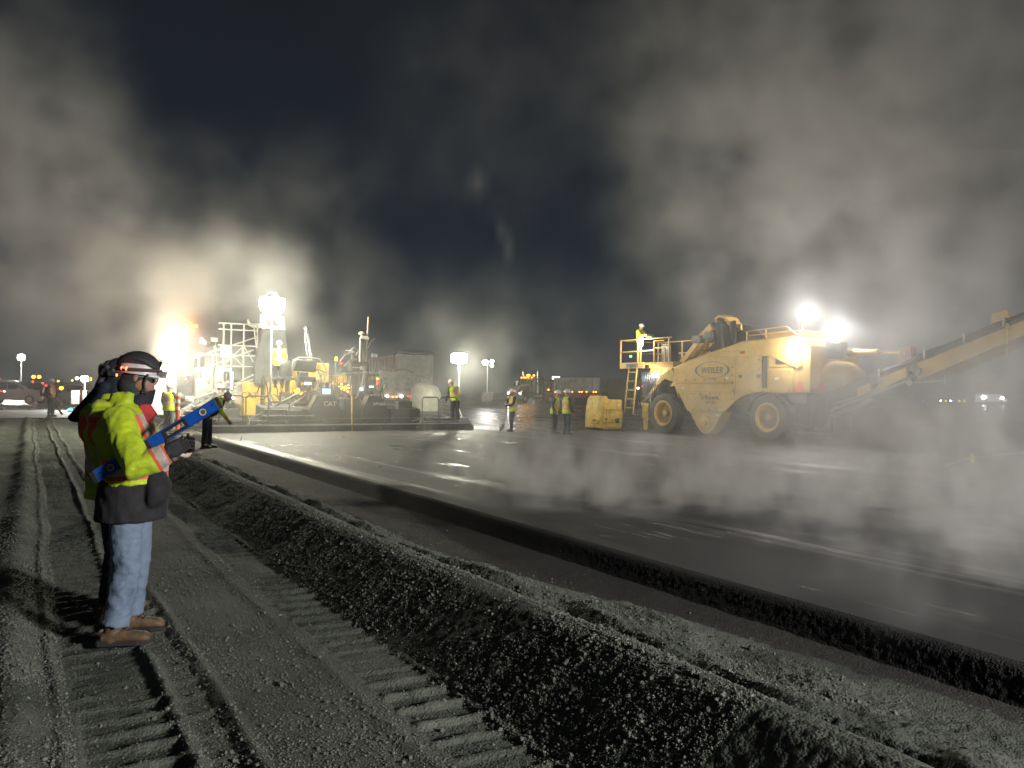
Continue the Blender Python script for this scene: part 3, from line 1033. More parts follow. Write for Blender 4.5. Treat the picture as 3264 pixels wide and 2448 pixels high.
def wheel(parent, c, r, w, rimr, side=-1, m_rim=M_YEL, lug=True, seg=48):
    """tyre with lugs > rim, hub"""
    c = Vector(c)
    t = MB()
    hw = w / 2
    t.lathe([(rimr, -hw * 0.8), (rimr + 0.04, -hw), (r - 0.10 * r, -hw * 1.02), (r - 0.02, -hw * 0.86), (r - 0.012, -hw * 0.3), (r - 0.012, hw * 0.3), (r - 0.02, hw * 0.86),
             (r - 0.10 * r, hw * 1.02), (rimr + 0.04, hw), (rimr, hw * 0.8)], c, 'x', seg, closed=True)
    if lug:
        nl = 34
        for k in range(nl):
            for sgn in (-1, 1):
                an = 2 * math.pi * (k + (0.5 if sgn > 0 else 0)) / nl
                p = Vector((sgn * hw * 0.95, math.cos(an) * (r - 0.03), math.sin(an) * (r - 0.03)))
                q = Vector((sgn * hw * 0.08, math.cos(an + 0.12) * (r), math.sin(an + 0.12) * (r)))
                t.beam(c + p, c + q, 0.055, 0.055, up=(0, math.cos(an), math.sin(an)))
    ty = t.build('wheel', M_RUB, parent, 0, True)
    s = side
    q = MB()
    q.lathe([(rimr + 0.015, s * hw * 0.92), (rimr + 0.02, s * hw * 1.0), (rimr - 0.03, s * hw * 1.02), (rimr - 0.05, s * hw * 0.9), (rimr * 0.80, s * hw * 0.75), (rimr * 0.76, s * hw * 0.10),
             (rimr * 0.70, s * hw * 0.08), (rimr * 0.70, s * hw * 0.04)], c, 'x', 40, caps=False)
    q.build('rim', m_rim, ty, 0, True)
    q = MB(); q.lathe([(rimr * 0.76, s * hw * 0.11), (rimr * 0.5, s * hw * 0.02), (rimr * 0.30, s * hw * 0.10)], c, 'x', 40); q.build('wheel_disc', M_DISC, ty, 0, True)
    q = MB()
    q.lathe([(rimr * 0.27, s * hw * 0.0), (rimr * 0.27, s * hw * 0.5), (rimr * 0.22, s * hw * 0.62), (rimr * 0.1, s * hw * 0.64)], c, 'x', 24)
    for k in range(10):
        an = 2 * math.pi * k / 10
        y, z = math.cos(an) * rimr * 0.42, math.sin(an) * rimr * 0.42
        q.cyl(c + Vector((s * hw * 0.02, y, z)), c + Vector((s * hw * 0.18, y, z)), 0.018, seg=6)
    q.build('hub', m_rim, ty, 0, True)
    return ty


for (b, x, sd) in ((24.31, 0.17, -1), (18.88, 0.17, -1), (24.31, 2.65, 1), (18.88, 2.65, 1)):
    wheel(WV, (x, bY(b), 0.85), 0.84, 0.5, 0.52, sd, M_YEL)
h = MB()
for (b0, b1, z) in ((20.35, 17.9, 1.74),):
    pts = [(0.02, bY(18.88) + 1.02 * math.cos(t), 0.82 + 0.93 * math.sin(t)) for t in [math.pi * k / 14 for k in range(1, 14)]]
    for p, q in zip(pts[:-1], pts[1:]):
        h.beam(Vector(p) + Vector((0.3, 0, 0)), Vector(q) + Vector((0.3, 0, 0)), 0.7, 0.03, up=(0, p[1] - bY(18.88), p[2] - 0.82))
h.build('mudguard', M_BLK, WV)

# operator platform with railing, gate and ladder
h = MB()
h.box(0.0, 2.3, bY(23.8), bY(27.2), 2.93, 3.02)
h.box(-0.03, 0.04, bY(25.6), bY(27.2), 2.78, 3.04)
h.box(0.0, 2.3, bY(27.16), bY(27.24), 2.84, 3.04)
h.box(0.1, 2.0, bY(23.9), bY(25.4), 2.80, 2.93)
h.build('platform', M_YEL, WV, 0.01)
h = MB(); h.box(-0.045, -0.03, bY(25.95), bY(26.75), 2.80, 3.00); h.build('number_plate', M_GRY, WV)
text(WV, 'E2850C', (-0.048, bY(26.35), 2.895), 0.19, M_BLK, offset=0.004)
for (x, b, z0, z1) in ((0, 27.17, 3.02, 4.06), (0, 26.0, 3.02, 4.0), (0, 25.82, 3.02, 4.2), (0, 24.95, 3.02, 3.95), (0, 24.3, 3.02, 3.62), (0, 24.05, 3.02, 4.0), (2.28, 27.17, 3.02, 4.06), (2.28, 25.6, 3.02, 4.06), (2.28, 24.1, 3.02, 4.06), (1.15, 27.17, 3.02, 4.06)):
    h = MB(); h.beam((x, bY(b), z0), (x, bY(b), z1), 0.06); h.build('rail_post', M_YEL, WV, 0.008)
for (p, q) in (((0, 27.17, 4.06), (0, 23.9, 4.04)), ((0, 27.17, 3.53), (0, 25.0, 3.53)), ((0, 24.95, 3.93), (0, 24.35, 3.93)), ((0, 24.9, 3.62), (0, 24.3, 3.62)),
               ((0, 27.17, 4.06), (2.28, 27.17, 4.06)), ((0, 27.17, 3.53), (2.28, 27.17, 3.53)), ((2.28, 27.17, 4.06), (2.28, 23.9, 4.06)), ((2.28, 27.17, 3.53), (2.28, 23.9, 3.53))):
    h = MB(); h.tube([(p[0], bY(p[1]), p[2]), (q[0], bY(q[1]), q[2])], 0.028, 8); h.build('handrail', M_YEL, WV, 0, True)
h = MB()
h.box(0.35, 0.8, bY(24.3), bY(24.9), 3.02, 3.75); h.box(0.3, 0.75, bY(24.32), bY(24.85), 3.75, 3.82)
h.build('control_desk', M_BLKP, WV, 0.02)
h = MB()
for b, bb in ((26.55, 26.82), (26.02, 26.22)):
    h.beam((-0.03, bY(b), 2.85), (-0.06, bY(bb), 0.75), 0.06, 0.05)
lad = h.build('ladder', M_ROLY, WV, 0.006)
for k in range(5):
    f = (k + 0.6) / 5.3
    r_ = MB(); r_.beam((-0.04, bY(26.55 + 0.27 * f), 2.85 - 2.1 * f), (-0.04, bY(26.02 + 0.2 * f), 2.85 - 2.1 * f), 0.035, 0.045)
    r_.build('rung', M_ROLY, lad)
# inclined discharge elevator behind the platform
h = MB()
for x in (0.55, 0.95, 1.35):
    h.beam((x, bY(24.55), 2.35), (x, bY(22.45), 4.25), 0.10, 0.22)
for k in range(6):
    f = k / 5
    h.beam((0.5, bY(24.4 - 1.85 * f), 2.5 + 1.68 * f), (1.45, bY(24.4 - 1.85 * f), 2.5 + 1.68 * f), 0.12, 0.06)
h.build('elevator', M_YEL, WV, 0.01)
h = MB()
h.beam((0.9, bY(22.9), 3.55), (0.9, bY(22.15), 4.72), 0.16, 0.10)
h.beam((0.5, bY(22.65), 3.95), (0.5, bY(22.05), 4.4), 0.3, 0.28)
h.build('elevator_head', M_YEL, WV, 0.02)
h = MB()
h.cyl((0.4, bY(22.25), 4.05), (1.6, bY(22.25), 4.05), 0.27, seg=20); h.cyl((0.35, bY(22.25), 4.05), (0.42, bY(22.25), 4.05), 0.2, seg=20)
h.box(0.2, 0.5, bY(22.5), bY(22.95), 3.75, 4.05)
h.build('drive_motor', M_GRY, WV, 0.015, True)
h = MB()
pts = [(0.8, bY(21.95), 4.66), (0.8, bY(21.7), 4.8), (0.8, bY(21.4), 4.68), (0.8, bY(21.22), 4.42), (0.8, bY(21.2), 4.15)]
for p, q in zip(pts[:-1], pts[1:]):
    h.beam(p, q, 0.5, 0.13, up=(1, 0, 0)) if False else h.beam(p, q, 0.7, 0.10)
h.build('chute_arch', M_YEL, WV, 0.02)
h = MB()
vs = []; fs = []
nn = 12
for i in range(nn + 1):
    for j in range(nn + 1):
        u, v = i / nn, j / nn
        b = 22.1 - 1.2 * u - 0.2 * v
        z = 4.55 - 1.35 * v - 0.25 * u * v
        if u > 0.8:
            z -= 0.2 * v
        x = 0.45 + 0.10 * math.sin(u * 9 + v * 2) * v + 0.06 * math.sin(u * 21)
        vs.append((x, bY(b), z)); vs.append((x + 0.012, bY(b), z))
for i in range(nn):
    for j in range(nn):
        a = (i * (nn + 1) + j) * 2; b = ((i + 1) * (nn + 1) + j) * 2
        fs.append((a, b, b + 2, a + 2)); fs.append((a + 1, a + 3, b + 3, b + 1))
h.add(vs, fs)
h.build('rubber_curtain', M_HOSE, WV, 0, True)
h = MB()
h.prism(yb([(21.3, 3.45), (21.2, 4.45), (20.6, 4.35), (19.9, 3.95), (19.6, 3.7)]), 0.9, 2.4)
h.build('belt_cover', M_DGRY, WV, 0.02)
for (p, q) in (((0.6, 21.2, 4.35), (0.6, 19.7, 3.75)), ((1.2, 21.2, 4.45), (1.2, 19.5, 3.9))):
    h = MB(); h.tube([(p[0], bY(p[1]), p[2]), (q[0], bY(q[1]), q[2])], 0.025, 6); h.build('strut', M_DGRY, WV)
# the hood top: rails, fittings, boxes
for (p, q) in (((0.1, 20.0, 4.05), (0.1, 18.2, 4.12)), ((0.1, 18.2, 4.12), (0.1, 17.7, 3.76)), ((0.1, 20.0, 3.7), (0.1, 20.0, 4.05)), ((0.1, 19.1, 3.72), (0.1, 19.1, 4.08)), ((0.1, 20.0, 3.88), (0.1, 18.2, 3.93)), ((2.8, 20.0, 4.05), (2.8, 17.7, 4.12))):
    h = MB(); h.tube([(p[0], bY(p[1]), p[2]), (q[0], bY(q[1]), q[2])], 0.022, 6); h.build('hood_rail', M_YEL, WV, 0, True)
h = MB(); h.box(0.5, 2.2, bY(18.0), bY(19.4), 3.74, 4.0); h.box(0.9, 1.7, bY(19.5), bY(20.0), 3.7, 3.9); h.build('engine_cowl', M_YEL, WV, 0.04, True)
h = MB(); h.prism(yb([(18.85, 3.10), (17.9, 3.14), (17.45, 2.70), (17.62, 2.62)]), -0.06, -0.03); h.prism(yb([(17.85, 3.12), (17.74, 2.62), (17.40, 2.60), (17.55, 3.05)]), -0.03, 0.0); h.build('open_flap', M_YEL, WV)
h = MB(); h.box(0.0, 0.05, bY(17.1), bY(17.76), 1.75, 3.35); h.box(0.05, 2.8, bY(17.15), bY(17.7), 1.9, 3.4); h.build('rear_cabinet', M_YEL, WV, 0.03, True)
h = MB(); h.prism([(0.35, 1.80), (0.92, 1.80), (0.635, 2.30)], bY(17.10), bY(17.08), 'xz'); t_ = h.build('slow_vehicle_triangle', M_ORG, WV)
h = MB()
h.prism([(bY(17.72), 1.82), (bY(17.33), 1.82), (bY(17.525), 2.2)], -0.025, -0.005, 'yz'); h.build('slow_vehicle_triangle', M_ORG, WV)
# rounded engine nose above the boom
h = MB(); h.loft([((1.45, bY(17.1), 2.35), 0.9, 0.55, (0, -1, 0)), ((1.45, bY(16.7), 2.33), 0.86, 0.52, (0, -1, 0)), ((1.45, bY(16.4), 2.25), 0.7, 0.42, (0, -1, 0)), ((1.45, bY(16.25), 2.15), 0.3, 0.2, (0, -1, 0))], 24)
h.build('engine_nose', M_YEL, WV, 0, True)
h = MB(); h.box(0.7, 1.1, bY(16.45), bY(16.95), 2.95, 3.5); h.box(0.8, 1.0, bY(16.9), bY(17.1), 3.3, 3.9); h.build('mirror_frame', M_BLK, WV, 0.01)


# conveyor boom
def ax(b, off=0.0):
    """point on the boom axis at b, off metres above it"""
    return 1.33 + (17.6 - b) * 0.367 + off


BM = MB()
for x in (0.95, 2.1):
    BM.prism(yb([(17.7, ax(17.7, -0.15)), (17.7, ax(17.7, 0.2)), (8.2, ax(8.2, 0.26)), (8.2, ax(8.2, 0.02))]), x, x + 0.08)
for k in range(13):
    b = 17.4 - k * 0.75
    BM.box(0.95, 2.18, bY(b) - 0.05, bY(b) + 0.05, ax(b, -0.1), ax(b, 0.0))
bm_ = BM.build('boom_frame', M_DGRY, WV, 0.008)
h = MB(); h.prism(yb([(17.5, ax(17.5, 0.10)), (17.5, ax(17.5, 0.13)), (8.3, ax(8.3, 0.15)), (8.3, ax(8.3, 0.12))]), 1.06, 2.07); h.build('belt', M_HOSE, WV)
h = MB(); h.prism(yb([(13.9, ax(13.9, -0.50)), (13.9, ax(13.9, 0.03)), (8.2, ax(8.2, 0.03)), (8.2, ax(8.2, -0.22)), (11.0, ax(11.0, -0.38))]), 0.93, 1.0)
h.prism(yb([(13.9, ax(13.9, -0.53)), (13.9, ax(13.9, -0.48)), (8.2, ax(8.2, -0.20)), (8.2, ax(8.2, -0.25)), (11.0, ax(11.0, -0.41))]), 0.90, 2.15)
h.build('boom_side_plate', M_YEL, WV, 0.01)
h = MB(); h.prism(yb([(15.95, ax(15.95, -0.30)), (15.95, ax(15.95, -0.02)), (15.5, ax(15.5, -0.0)), (15.45, ax(15.45, -0.28))]), 0.90, 0.98); h.build('boom_cover_plate', M_YEL, WV, 0.01)
h = MB(); h.prism(yb([(15.2, ax(15.2, -0.32)), (15.2, ax(15.2, 0.02)), (14.25, ax(14.25, 0.03)), (14.2, ax(14.2, -0.30))]), 0.90, 0.98); h.build('boom_cover_plate', M_YEL, WV, 0.01)
for (b_, o_, x_, r_) in ((15.08, -.13, .86, .08), (14.0, -.1, .86, .10), (13.85, -.25, .8, .13), (14.1, -.5, .84, .11)):
    h = MB(); h.cyl((x_, bY(b_), ax(b_, o_)), (.93, bY(b_), ax(b_, o_)), r_, seg=16); h.build('pivot_boss', M_GRY, WV, 0, True)
# lower chord and braces
for (p, q, r_) in (((17.3, -0.38), (14.15, -0.42), 0.05), ((17.3, -0.62), (15.4, -0.58), 0.08), ((17.0, -0.2), (14.6, -0.36), 0.035)):
    h = MB(); h.tube([(0.97, bY(p[0]), ax(p[0], p[1])), (0.97, bY(q[0]), ax(q[0], q[1]))], r_, 8); h.build('boom_chord', M_RAIL, WV, 0, True)
for k in range(7):
    b = 17.0 - 0.45 * k
    h = MB(); h.beam((0.95, bY(b), ax(b, -0.38)), (0.95, bY(b - 0.2), ax(b - 0.2, -0.02)), 0.05, 0.05); h.build('brace', M_DGRY, WV)
h = MB(); h.beam((0.9, bY(14.1), ax(14.1, -0.52)), (0.9, bY(13.0), ax(13.9, -0.52)), 0.05); h.beam((0.9, bY(13.0), ax(13.9, -0.35)), (0.9, bY(13.0), ax(13.9, -0.62)), 0.05); h.build('boom_rest_bar', M_RAIL, WV)
# hose run with clamps along the top
h = MB()
h.tube([(0.9, bY(17.6 - k * 0.6), ax(17.6 - k * 0.6, 0.24) + 0.02 * math.sin(k * 2.1)) for k in range(16)], 0.028, 6)
h.tube([(0.84, bY(17.6 - k * 0.6), ax(17.6 - k * 0.6, 0.16) + 0.025 * math.sin(k * 1.7)) for k in range(16)], 0.022, 6)
h.build('hose_run', M_HOSE, WV, 0, True)
for b in (17.2, 15.1, 13.6, 12.4, 11.3):
    h = MB(); h.box(0.80, 0.96, bY(b) - 0.03, bY(b) + 0.03, ax(b, 0.05), ax(b, 0.32)); h.build('hose_clamp', M_SIL, WV)
h = MB(); h.prism(yb([(11.75, ax(11.75, 0.25)), (11.7, ax(11.7, 0.62)), (11.3, ax(11.3, 0.55)), (11.2, ax(11.2, 0.25))]), 1.0, 1.06); h.build('lifting_tab', M_YEL, WV, 0.01)
h = MB(); h.prism(yb([(14.55, ax(14.5, 0.2)), (14.5, 3.22), (14.15, 3.25), (14.1, ax(14.1, 0.2))]), 0.98, 1.06)
h.prism(yb([(14.55, ax(14.5, 0.2)), (14.5, 3.22), (14.15, 3.25), (14.1, ax(14.1, 0.2))]), 1.2, 1.28); h.build('clevis', mat('primer_pink', (0.42, 0.24, 0.20), 0.5), WV, 0.01)
h = MB(); h.cyl((1.13, bY(16.75), 3.19), (1.13, bY(15.37), 3.11), 0.115, seg=18); h.cyl((1.13, bY(15.42), 3.115), (1.13, bY(15.33), 3.105), 0.135, seg=18)
cy = h.build('hydraulic_cylinder', M_YEL, WV, 0, True)
h = MB(); h.cyl((1.13, bY(15.35), 3.11), (1.13, bY(14.6), 3.06), 0.05, seg=12); h.cyl((1.13, bY(14.62), 3.06), (1.13, bY(14.3), 3.04), 0.07, seg=12); h.build('piston_rod', M_YEL, cy, 0, True)
h = MB(); h.cyl((0.95, bY(14.33), 3.04), (1.31, bY(14.33), 3.04), 0.045, seg=12); h.build('pin', M_CHR, cy, 0, True)
# head pulley at the boom tip (past the edge of the picture)
h = MB(); h.cyl((1.0, bY(8.2), ax(8.2, 0.12)), (2.1, bY(8.2), ax(8.2, 0.12)), 0.2, seg=20); h.build('head_pulley', M_BLK, WV, 0, True)
h = MB(); h.box(0.86, 0.92, bY(11.28), bY(11.2), ax(11.2, -0.45), ax(11.2, 0.1)); h.build('chain_bracket', M_YEL, WV)
# yellow chain
h = MB()
for k in range(13):
    z = ax(11.2, -0.12) - 0.062 * k
    pts = []
    for j in range(10):
        t = 2 * math.pi * j / 10
        d = Vector((0, math.cos(t) * 0.018, math.sin(t) * 0.036)) if k % 2 else Vector((math.cos(t) * 0.018, 0, math.sin(t) * 0.036))
        pts.append(Vector((0.84, bY(11.22), z)) + d)
    h.tube(pts, 0.0075, 5, closed=True)
h.build('chain', M_CHAINY, WV)
# hitch frame and hose loops at ground level
h = MB()
fr = [(0.3, 18.45, 0.66), (0.3, 18.25, 0.36), (0.3, 16.55, 0.36), (0.3, 16.35, 0.42), (0.3, 16.4, 1.02)]
h.tube([(x, bY(b), z) for x, b, z in fr], 0.022, 6); h.tube([(0.3, bY(18.45), 0.66), (0.3, bY(17.9), 0.66)], 0.022, 6); h.tube([(0.3, bY(16.6), 0.42), (0.3, bY(16.6), 0.95)], 0.02, 6)
h.build('step_frame', M_RAIL, WV, 0, True)
h = MB(); h.box(0.5, 1.8, bY(16.7), bY(18.0), 0.55, 0.95); h.prism(yb([(17.9, 0.95), (16.6, 0.95), (17.0, 0.55), (17.5, 0.5)]), 0.3, 0.6); h.box(0.9, 1.5, bY(17.0), bY(17.6), 0.95, 1.5); h.build('hitch', M_BLK, WV, 0.02)
for k in range(5):
    h = MB()
    c0 = 17.75 - 0.11 * k
    h.tube([(0.28 + 0.03 * k, bY(c0 + 0.1), 1.6), (0.22, bY(c0 + 0.28 - 0.05 * k), 1.05), (0.24, bY(c0 + 0.05), 0.62), (0.24, bY(c0 - 0.35), 0.55), (0.25, bY(c0 - 0.62), 0.9), (0.3, bY(c0 - 0.65), 1.5)], 0.03, 7)
    h.build('hose', M_HOSE, WV, 0, True)
# gear between ladder and front wheel
h = MB()
h.beam((0.5, bY(26.1), 1.15), (0.5, bY(24.55), 2.45), 0.5, 0.16); h.beam((1.4, bY(26.1), 1.15), (1.4, bY(24.55), 2.45), 0.5, 0.16)
h.prism(yb([(24.9, 2.3), (25.6, 2.55), (25.5, 2.8), (23.9, 2.85), (23.9, 2.2)]), 0.3, 0.4)
h.build('front_conveyor', M_ROLY, WV, 0.015)
h = MB(); h.prism(yb([(23.9, 2.75), (24.6, 2.45), (24.9, 2.1), (24.7, 2.05), (24.3, 2.3), (23.8, 2.15), (23.5, 1.5), (23.6, 2.1)]), 0.02, 0.2); h.build('support_plate', M_ROLY, WV, 0.015)
h = MB(); h.box(0.05, 0.35, bY(25.35), bY(25.75), 0.62, 1.25); h.prism(yb([(25.75, 0.62), (25.4, 0.62), (25.45, 0.15), (25.6, 0.05), (25.72, 0.15)]), 0.1, 0.3); h.build('jack_leg', M_ROLY, WV, 0.015)
h = MB()
for k in range(9):
    z = 1.6 - 0.13 * k
    h.box(0.02, 0.2, bY(25.32), bY(25.16), z, z + 0.05)
h.box(0.1, 0.2, bY(25.3), bY(25.2), 0.5, 1.7)
h.build('cooling_fins', M_GRY, WV)
h = MB(); h.box(0.4, 1.4, bY(25.2), bY(24.9), 1.3, 2.0); h.box(0.3, 0.7, bY(26.0), bY(25.7), 1.5, 2.1); h.box(0.6, 1.2, bY(25.9), bY(25.3), 1.7, 2.5); h.build('valve_box', M_BLK, WV, 0.02)
for k in range(9):
    h = MB()
    b0 = 25.9 - 0.11 * k
    h.tube([(0.15, bY(b0), 2.6), (0.1 + 0.02 * k, bY(b0 - 0.12), 1.9 - 0.05 * k), (0.14, bY(b0 + 0.1), 1.3), (0.3, bY(b0 + 0.15 - 0.3 * (k % 2)), 0.8)], 0.022, 6)
    h.build('hose', M_HOSE, WV, 0, True)
# lamps carried by the machine
h = MB(); h.tube([(1.45, bY(18.57), 3.7), (1.45, bY(18.57), 4.45)], 0.03, 8); ml = h.build('light_mast', M_YEL, WV)
h = MB(); h.ball((1.45, bY(18.57), 4.60), 0.17, 0.17, 0.16, 16, 10); h.build('lamp_globe', M_LEDW, ml, 0, True)
h = MB(); h.box(1.3, 1.6, bY(17.04) - 0.12, bY(17.04) + 0.12, 3.85, 4.02, (0.5, 0, 0.3)); h.build('work_light', M_LEDW, WV)
h = MB(); h.box(-0.03, 0.12, bY(18.02), bY(17.9), 3.0, 3.16); h.build('work_light', M_LEDW, WV)
h = MB(); h.box(0.0, 0.1, bY(17.6), bY(17.45), 3.28, 3.5); h.build('work_light', M_LEDW, WV)
h = MB(); h.box(-0.02, 0.06, bY(25.78), bY(25.92), 3.75, 4.12); h.build('work_light', M_LEDW, WV)
h = MB(); h.box(0.25, 0.35, bY(25.2), bY(25.05), 2.42, 2.50); h.build('work_light', M_LEDW, WV)
h = MB(); h.box(-0.06, -0.03, bY(26.5), bY(26.38), 3.28, 3.36); h.build('indicator_lamp', M_GRNL, WV)
lamp('mast_light', (1.15, bY(18.57) - 0.35, 4.62), 420, (1, 0.97, 0.93), 0.2, WV)
lamp('boom_work_light', (0.9, bY(16.95), 3.95), 1300, (1, 0.95, 0.92), 0.12, WV, spot=150, aim=(-2.0, bY(10.0), 0.2))
lamp('side_work_light', (-0.35, bY(17.7), 3.25), 160, (1, 0.93, 0.86), 0.1, WV)
lamp('platform_light', (-0.25, bY(25.6), 3.95), 190, (1, 0.90, 0.70), 0.06, WV)
lamp('under_platform_light', (0.0, bY(25.15), 2.42), 90, (0.95, 0.97, 1), 0.05, WV)

# weathered yellow counterweight block standing left of the vehicle
RB = thing('hopper_insert', 'weathered chipped yellow steel block with white stickers standing beside the ladder', 'machine attachment', st(22.1, 26.9, 0.0), TH)
RB.scale = (0.93, 0.93, 0.93)
h = MB()
h.prism([(-0.75, 0.12), (-0.78, 0.35), (-0.7, 1.15), (-0.62, 1.5), (-0.45, 1.68), (-0.25, 1.5), (0.55, 1.48), (0.58, 1.3), (0.55, 1.0), (0.66, 0.85), (0.60, 0.3), (0.5, 0.08), (-0.5, 0.05)], 0.0, 1.2, 'xz')
h.build('body', M_ROLY, RB, 0.03, True)
for (x0, x1, z0, z1) in ((-0.55, 0.5, 1.05, 1.38), (-0.2, 0.38, 0.5, 0.98), (-0.6, -0.28, 0.35, 1.1)):
    h = MB(); h.box(x0, x1, -0.02, 0.01, z0, z1); h.build('panel', M_ROLY, RB, 0.01)
for z_ in (.42, 1.0):
    h = MB(); h.box(-0.6, 0.55, -0.05, 0.0, z_, z_ + .045); h.build('rib', M_ROLY, RB, 0.01)
h = MB(); h.lathe([(0.12, 0), (0.12, -0.06), (0.05, -0.07)], (0.25, 0.0, 0.48), 'y', 20); h.build('socket', M_BLK, RB)
for (x, z, w_, h_) in ((-0.5, 0.72, 0.05, 0.14), (0.33, 1.22, 0.14, 0.06), (0.45, 0.45, 0.05, 0.12)):
    h = MB(); h.box(x - w_ / 2, x + w_ / 2, -0.03, -0.02, z - h_ / 2, z + h_ / 2); h.build('sticker', M_WHT, RB)
text(RB, 'W', (-0.42, -0.03, 0.53), 0.16, M_BLK, 'back', offset=0.004)
h = MB(); h.box(-1.0, -0.74, 0.1, 0.25, 0.38, 0.5); h.lathe([(0.12, -0.05), (0.12, 0.05), (0.05, 0.05), (0.05, -0.05)], (-1.02, 0.17, 0.45), 'y', 18, closed=True); h.build('tow_eye', M_ROLY, RB, 0, True)
for k in range(6):
    h = MB(); h.box(-0.65 + 0.2 * k, -0.60 + 0.2 * k, -0.012, 0.0, 0.12, 0.17); h.build('bolt', M_BLK, RB)

# ------------------------------------------------------------------ the asphalt paver
PV = thing('asphalt_paver', 'asphalt paver seen from behind with full width black screed and operator stations', 'construction machine', st(10.0, 27.0, 0.0), TH)


def X(a):
    return a - 10.0


h = MB(); h.box(X(5.1), X(14.8), 0.0, 0.55, 0.14, 0.40); h.build('screed', M_BLK, PV, 0.015)
h = MB(); h.box(X(5.1), X(14.8), -0.10, 0.6, 0.40, 0.425); h.build('walkway', M_DGRY, PV, 0.004)
h = MB(); h.box(X(5.1), X(14.8), -0.105, -0.10, 0.385, 0.435); h.build('walkway_edge', M_SIL, PV)
h = MB(); h.box(X(5.05), X(14.85), -0.02, 0.0, 0.145, 0.17); h.build('trailing_edge', M_GRY, PV)
for a in (6.2, 7.9, 9.3, 11.1, 12.6, 14.0):
    h = MB(); h.lathe([(0.035, 0), (0.035, -0.03), (0.015, -0.035)], (X(a), 0.0, 0.27), 'y', 12); h.build('adjuster_bolt', M_GRY, PV)
for a in (5.9, 7.2, 8.6, 10.0, 11.4, 12.9, 14.2):
    h = MB(); h.box(X(a) - 0.012, X(a) + 0.012, -0.012, 0.0, 0.17, 0.39); h.build('screed_joint', M_DGRY, PV)
h = MB()
for a in (5.0, 14.82):
    h.prism([(-0.35, 0.14), (0.9, 0.14), (0.9, 0.62), (0.2, 0.62), (-0.35, 0.3)], X(a), X(a) + 0.06, 'yz')
h.build('end_gate', M_BLK, PV, 0.01)


def hoop(x0, x1, z0, z1, y, m=M_BLK, r=0.022, name='guard_rail', parent=PV):
    h = MB()
    c = 0.1
    h.tube([(x0, y, z0), (x0, y, z1 - c), (x0 + c * 0.4, y, z1 - c * 0.3), (x0 + c, y, z1), (x1 - c, y, z1), (x1 - c * 0.4, y, z1 - c * 0.3), (x1, y, z1 - c), (x1, y, z0)], r, 8)
    return h.build(name, m, parent, 0, True)


hoop(X(5.35), X(6.12), 0.43, 1.42, -0.05, M_DGRY)
hoop(X(6.21), X(6.96), 0.43, 1.42, -0.05, M_DGRY)
hoop(X(12.77), X(13.47), 0.43, 1.42, -0.05, M_DGRY)
hoop(X(13.55), X(14.3), 0.43, 1.42, 0.0, M_DGRY)
hoop(X(7.05), X(7.75), 0.80, 1.22, 0.2, M_DGRY)
# end-of-screed frame on the right
h = MB(); h.tube([(X(12.4), 0.1, 0.5), (X(13.5), 0.1, 0.78), (X(14.4), 0.1, 0.52)], 0.02, 6); h.tube([(X(12.8), 0.15, 0.48), (X(14.6), 0.15, 0.48)], 0.03, 6)
h.tube([(X(13.9), 0.3, 1.5), (X(14.7), 0.3, 1.5)], 0.02, 6); h.build('side_frame', M_RAIL, PV, 0, True)
# main screed body behind the walkway
h = MB()
h.prism([(0.62, 0.42), (1.9, 0.42), (1.9, 1.1), (0.62, 0.95)], X(7.0), X(13.0), 'yz'); h.build('screed_body', M_BLK, PV, 0.02)
for (a0, a1, txt) in ((8.55, 9.78, 'CAT'), (10.55, 11.62, 'AP1055')):
    h = MB()
    w_ = X(a1) - X(a0)
    h.prism([(X(a0), 0.9), (X(a0) + 0.05, 0.62), (X(a1) - 0.05, 0.62), (X(a1), 0.9), (X(a1) - 0.28, 1.45), (X(a0) + 0.28, 1.45)], 0.52, 0.95, 'xz')
    h.build('end_panel', M_BLKP, PV, 0.02)
    text(PV, txt, ((X(a0) + X(a1)) / 2 + 0.16, 0.512, 1.14), 0.23 if txt == 'CAT' else 0.14, M_WHT, 'back', offset=0.008)
for (a0, a1, z0, z1, y0) in ((6.9, 7.6, 0.42, 0.75, 0.5), (7.75, 8.3, 0.42, 0.9, 0.45), (9.85, 10.5, 0.42, 1.35, 0.6), (11.7, 12.5, 0.42, 0.95, 0.45), (9.0, 9.5, 0.43, 0.58, 0.2), (12.1, 12.7, 0.9, 1.25, 0.7), (5.2, 6.7, 0.43, 0.62, 0.35), (13.2, 14.5, 0.43, 0.6, 0.35)):
    h = MB(); h.box(X(a0), X(a1), y0, y0 + 0.4, z0, z1); h.build('equipment_box', rnd.choice([M_BLK, M_DGRY, M_BLKP]), PV, 0.02)
for (a0, a1, z, y, r_) in ((6.9, 8.5, 1.0, 0.45, 0.03), (6.9, 8.7, 0.72, 0.3, 0.025), (9.2, 12.9, 0.62, 0.25, 0.018), (7.0, 8.4, 1.18, 0.6, 0.02), (5.3, 8.8, 0.55, 0.28, 0.022)):
    h = MB(); h.tube([(X(a0), y, z), (X(a1), y, z)], r_, 7); h.build('cross_tube', M_GRY, PV, 0, True)
h = MB(); h.beam((X(9.95), -0.12, 0.14), (X(9.93), -0.1, 1.45), 0.07, 0.03); h.build('depth_gauge', M_YEL2, PV)
h = MB(); h.tube([(X(6.6), 0.9, 0.6), (X(8.8), 1.2, 1.75)], 0.045, 8); h.tube([(X(7.0), 0.7, 0.45), (X(8.9), 1.2, 1.6)], 0.03, 8); h.build('tow_arm', M_DGRY, PV, 0, True)
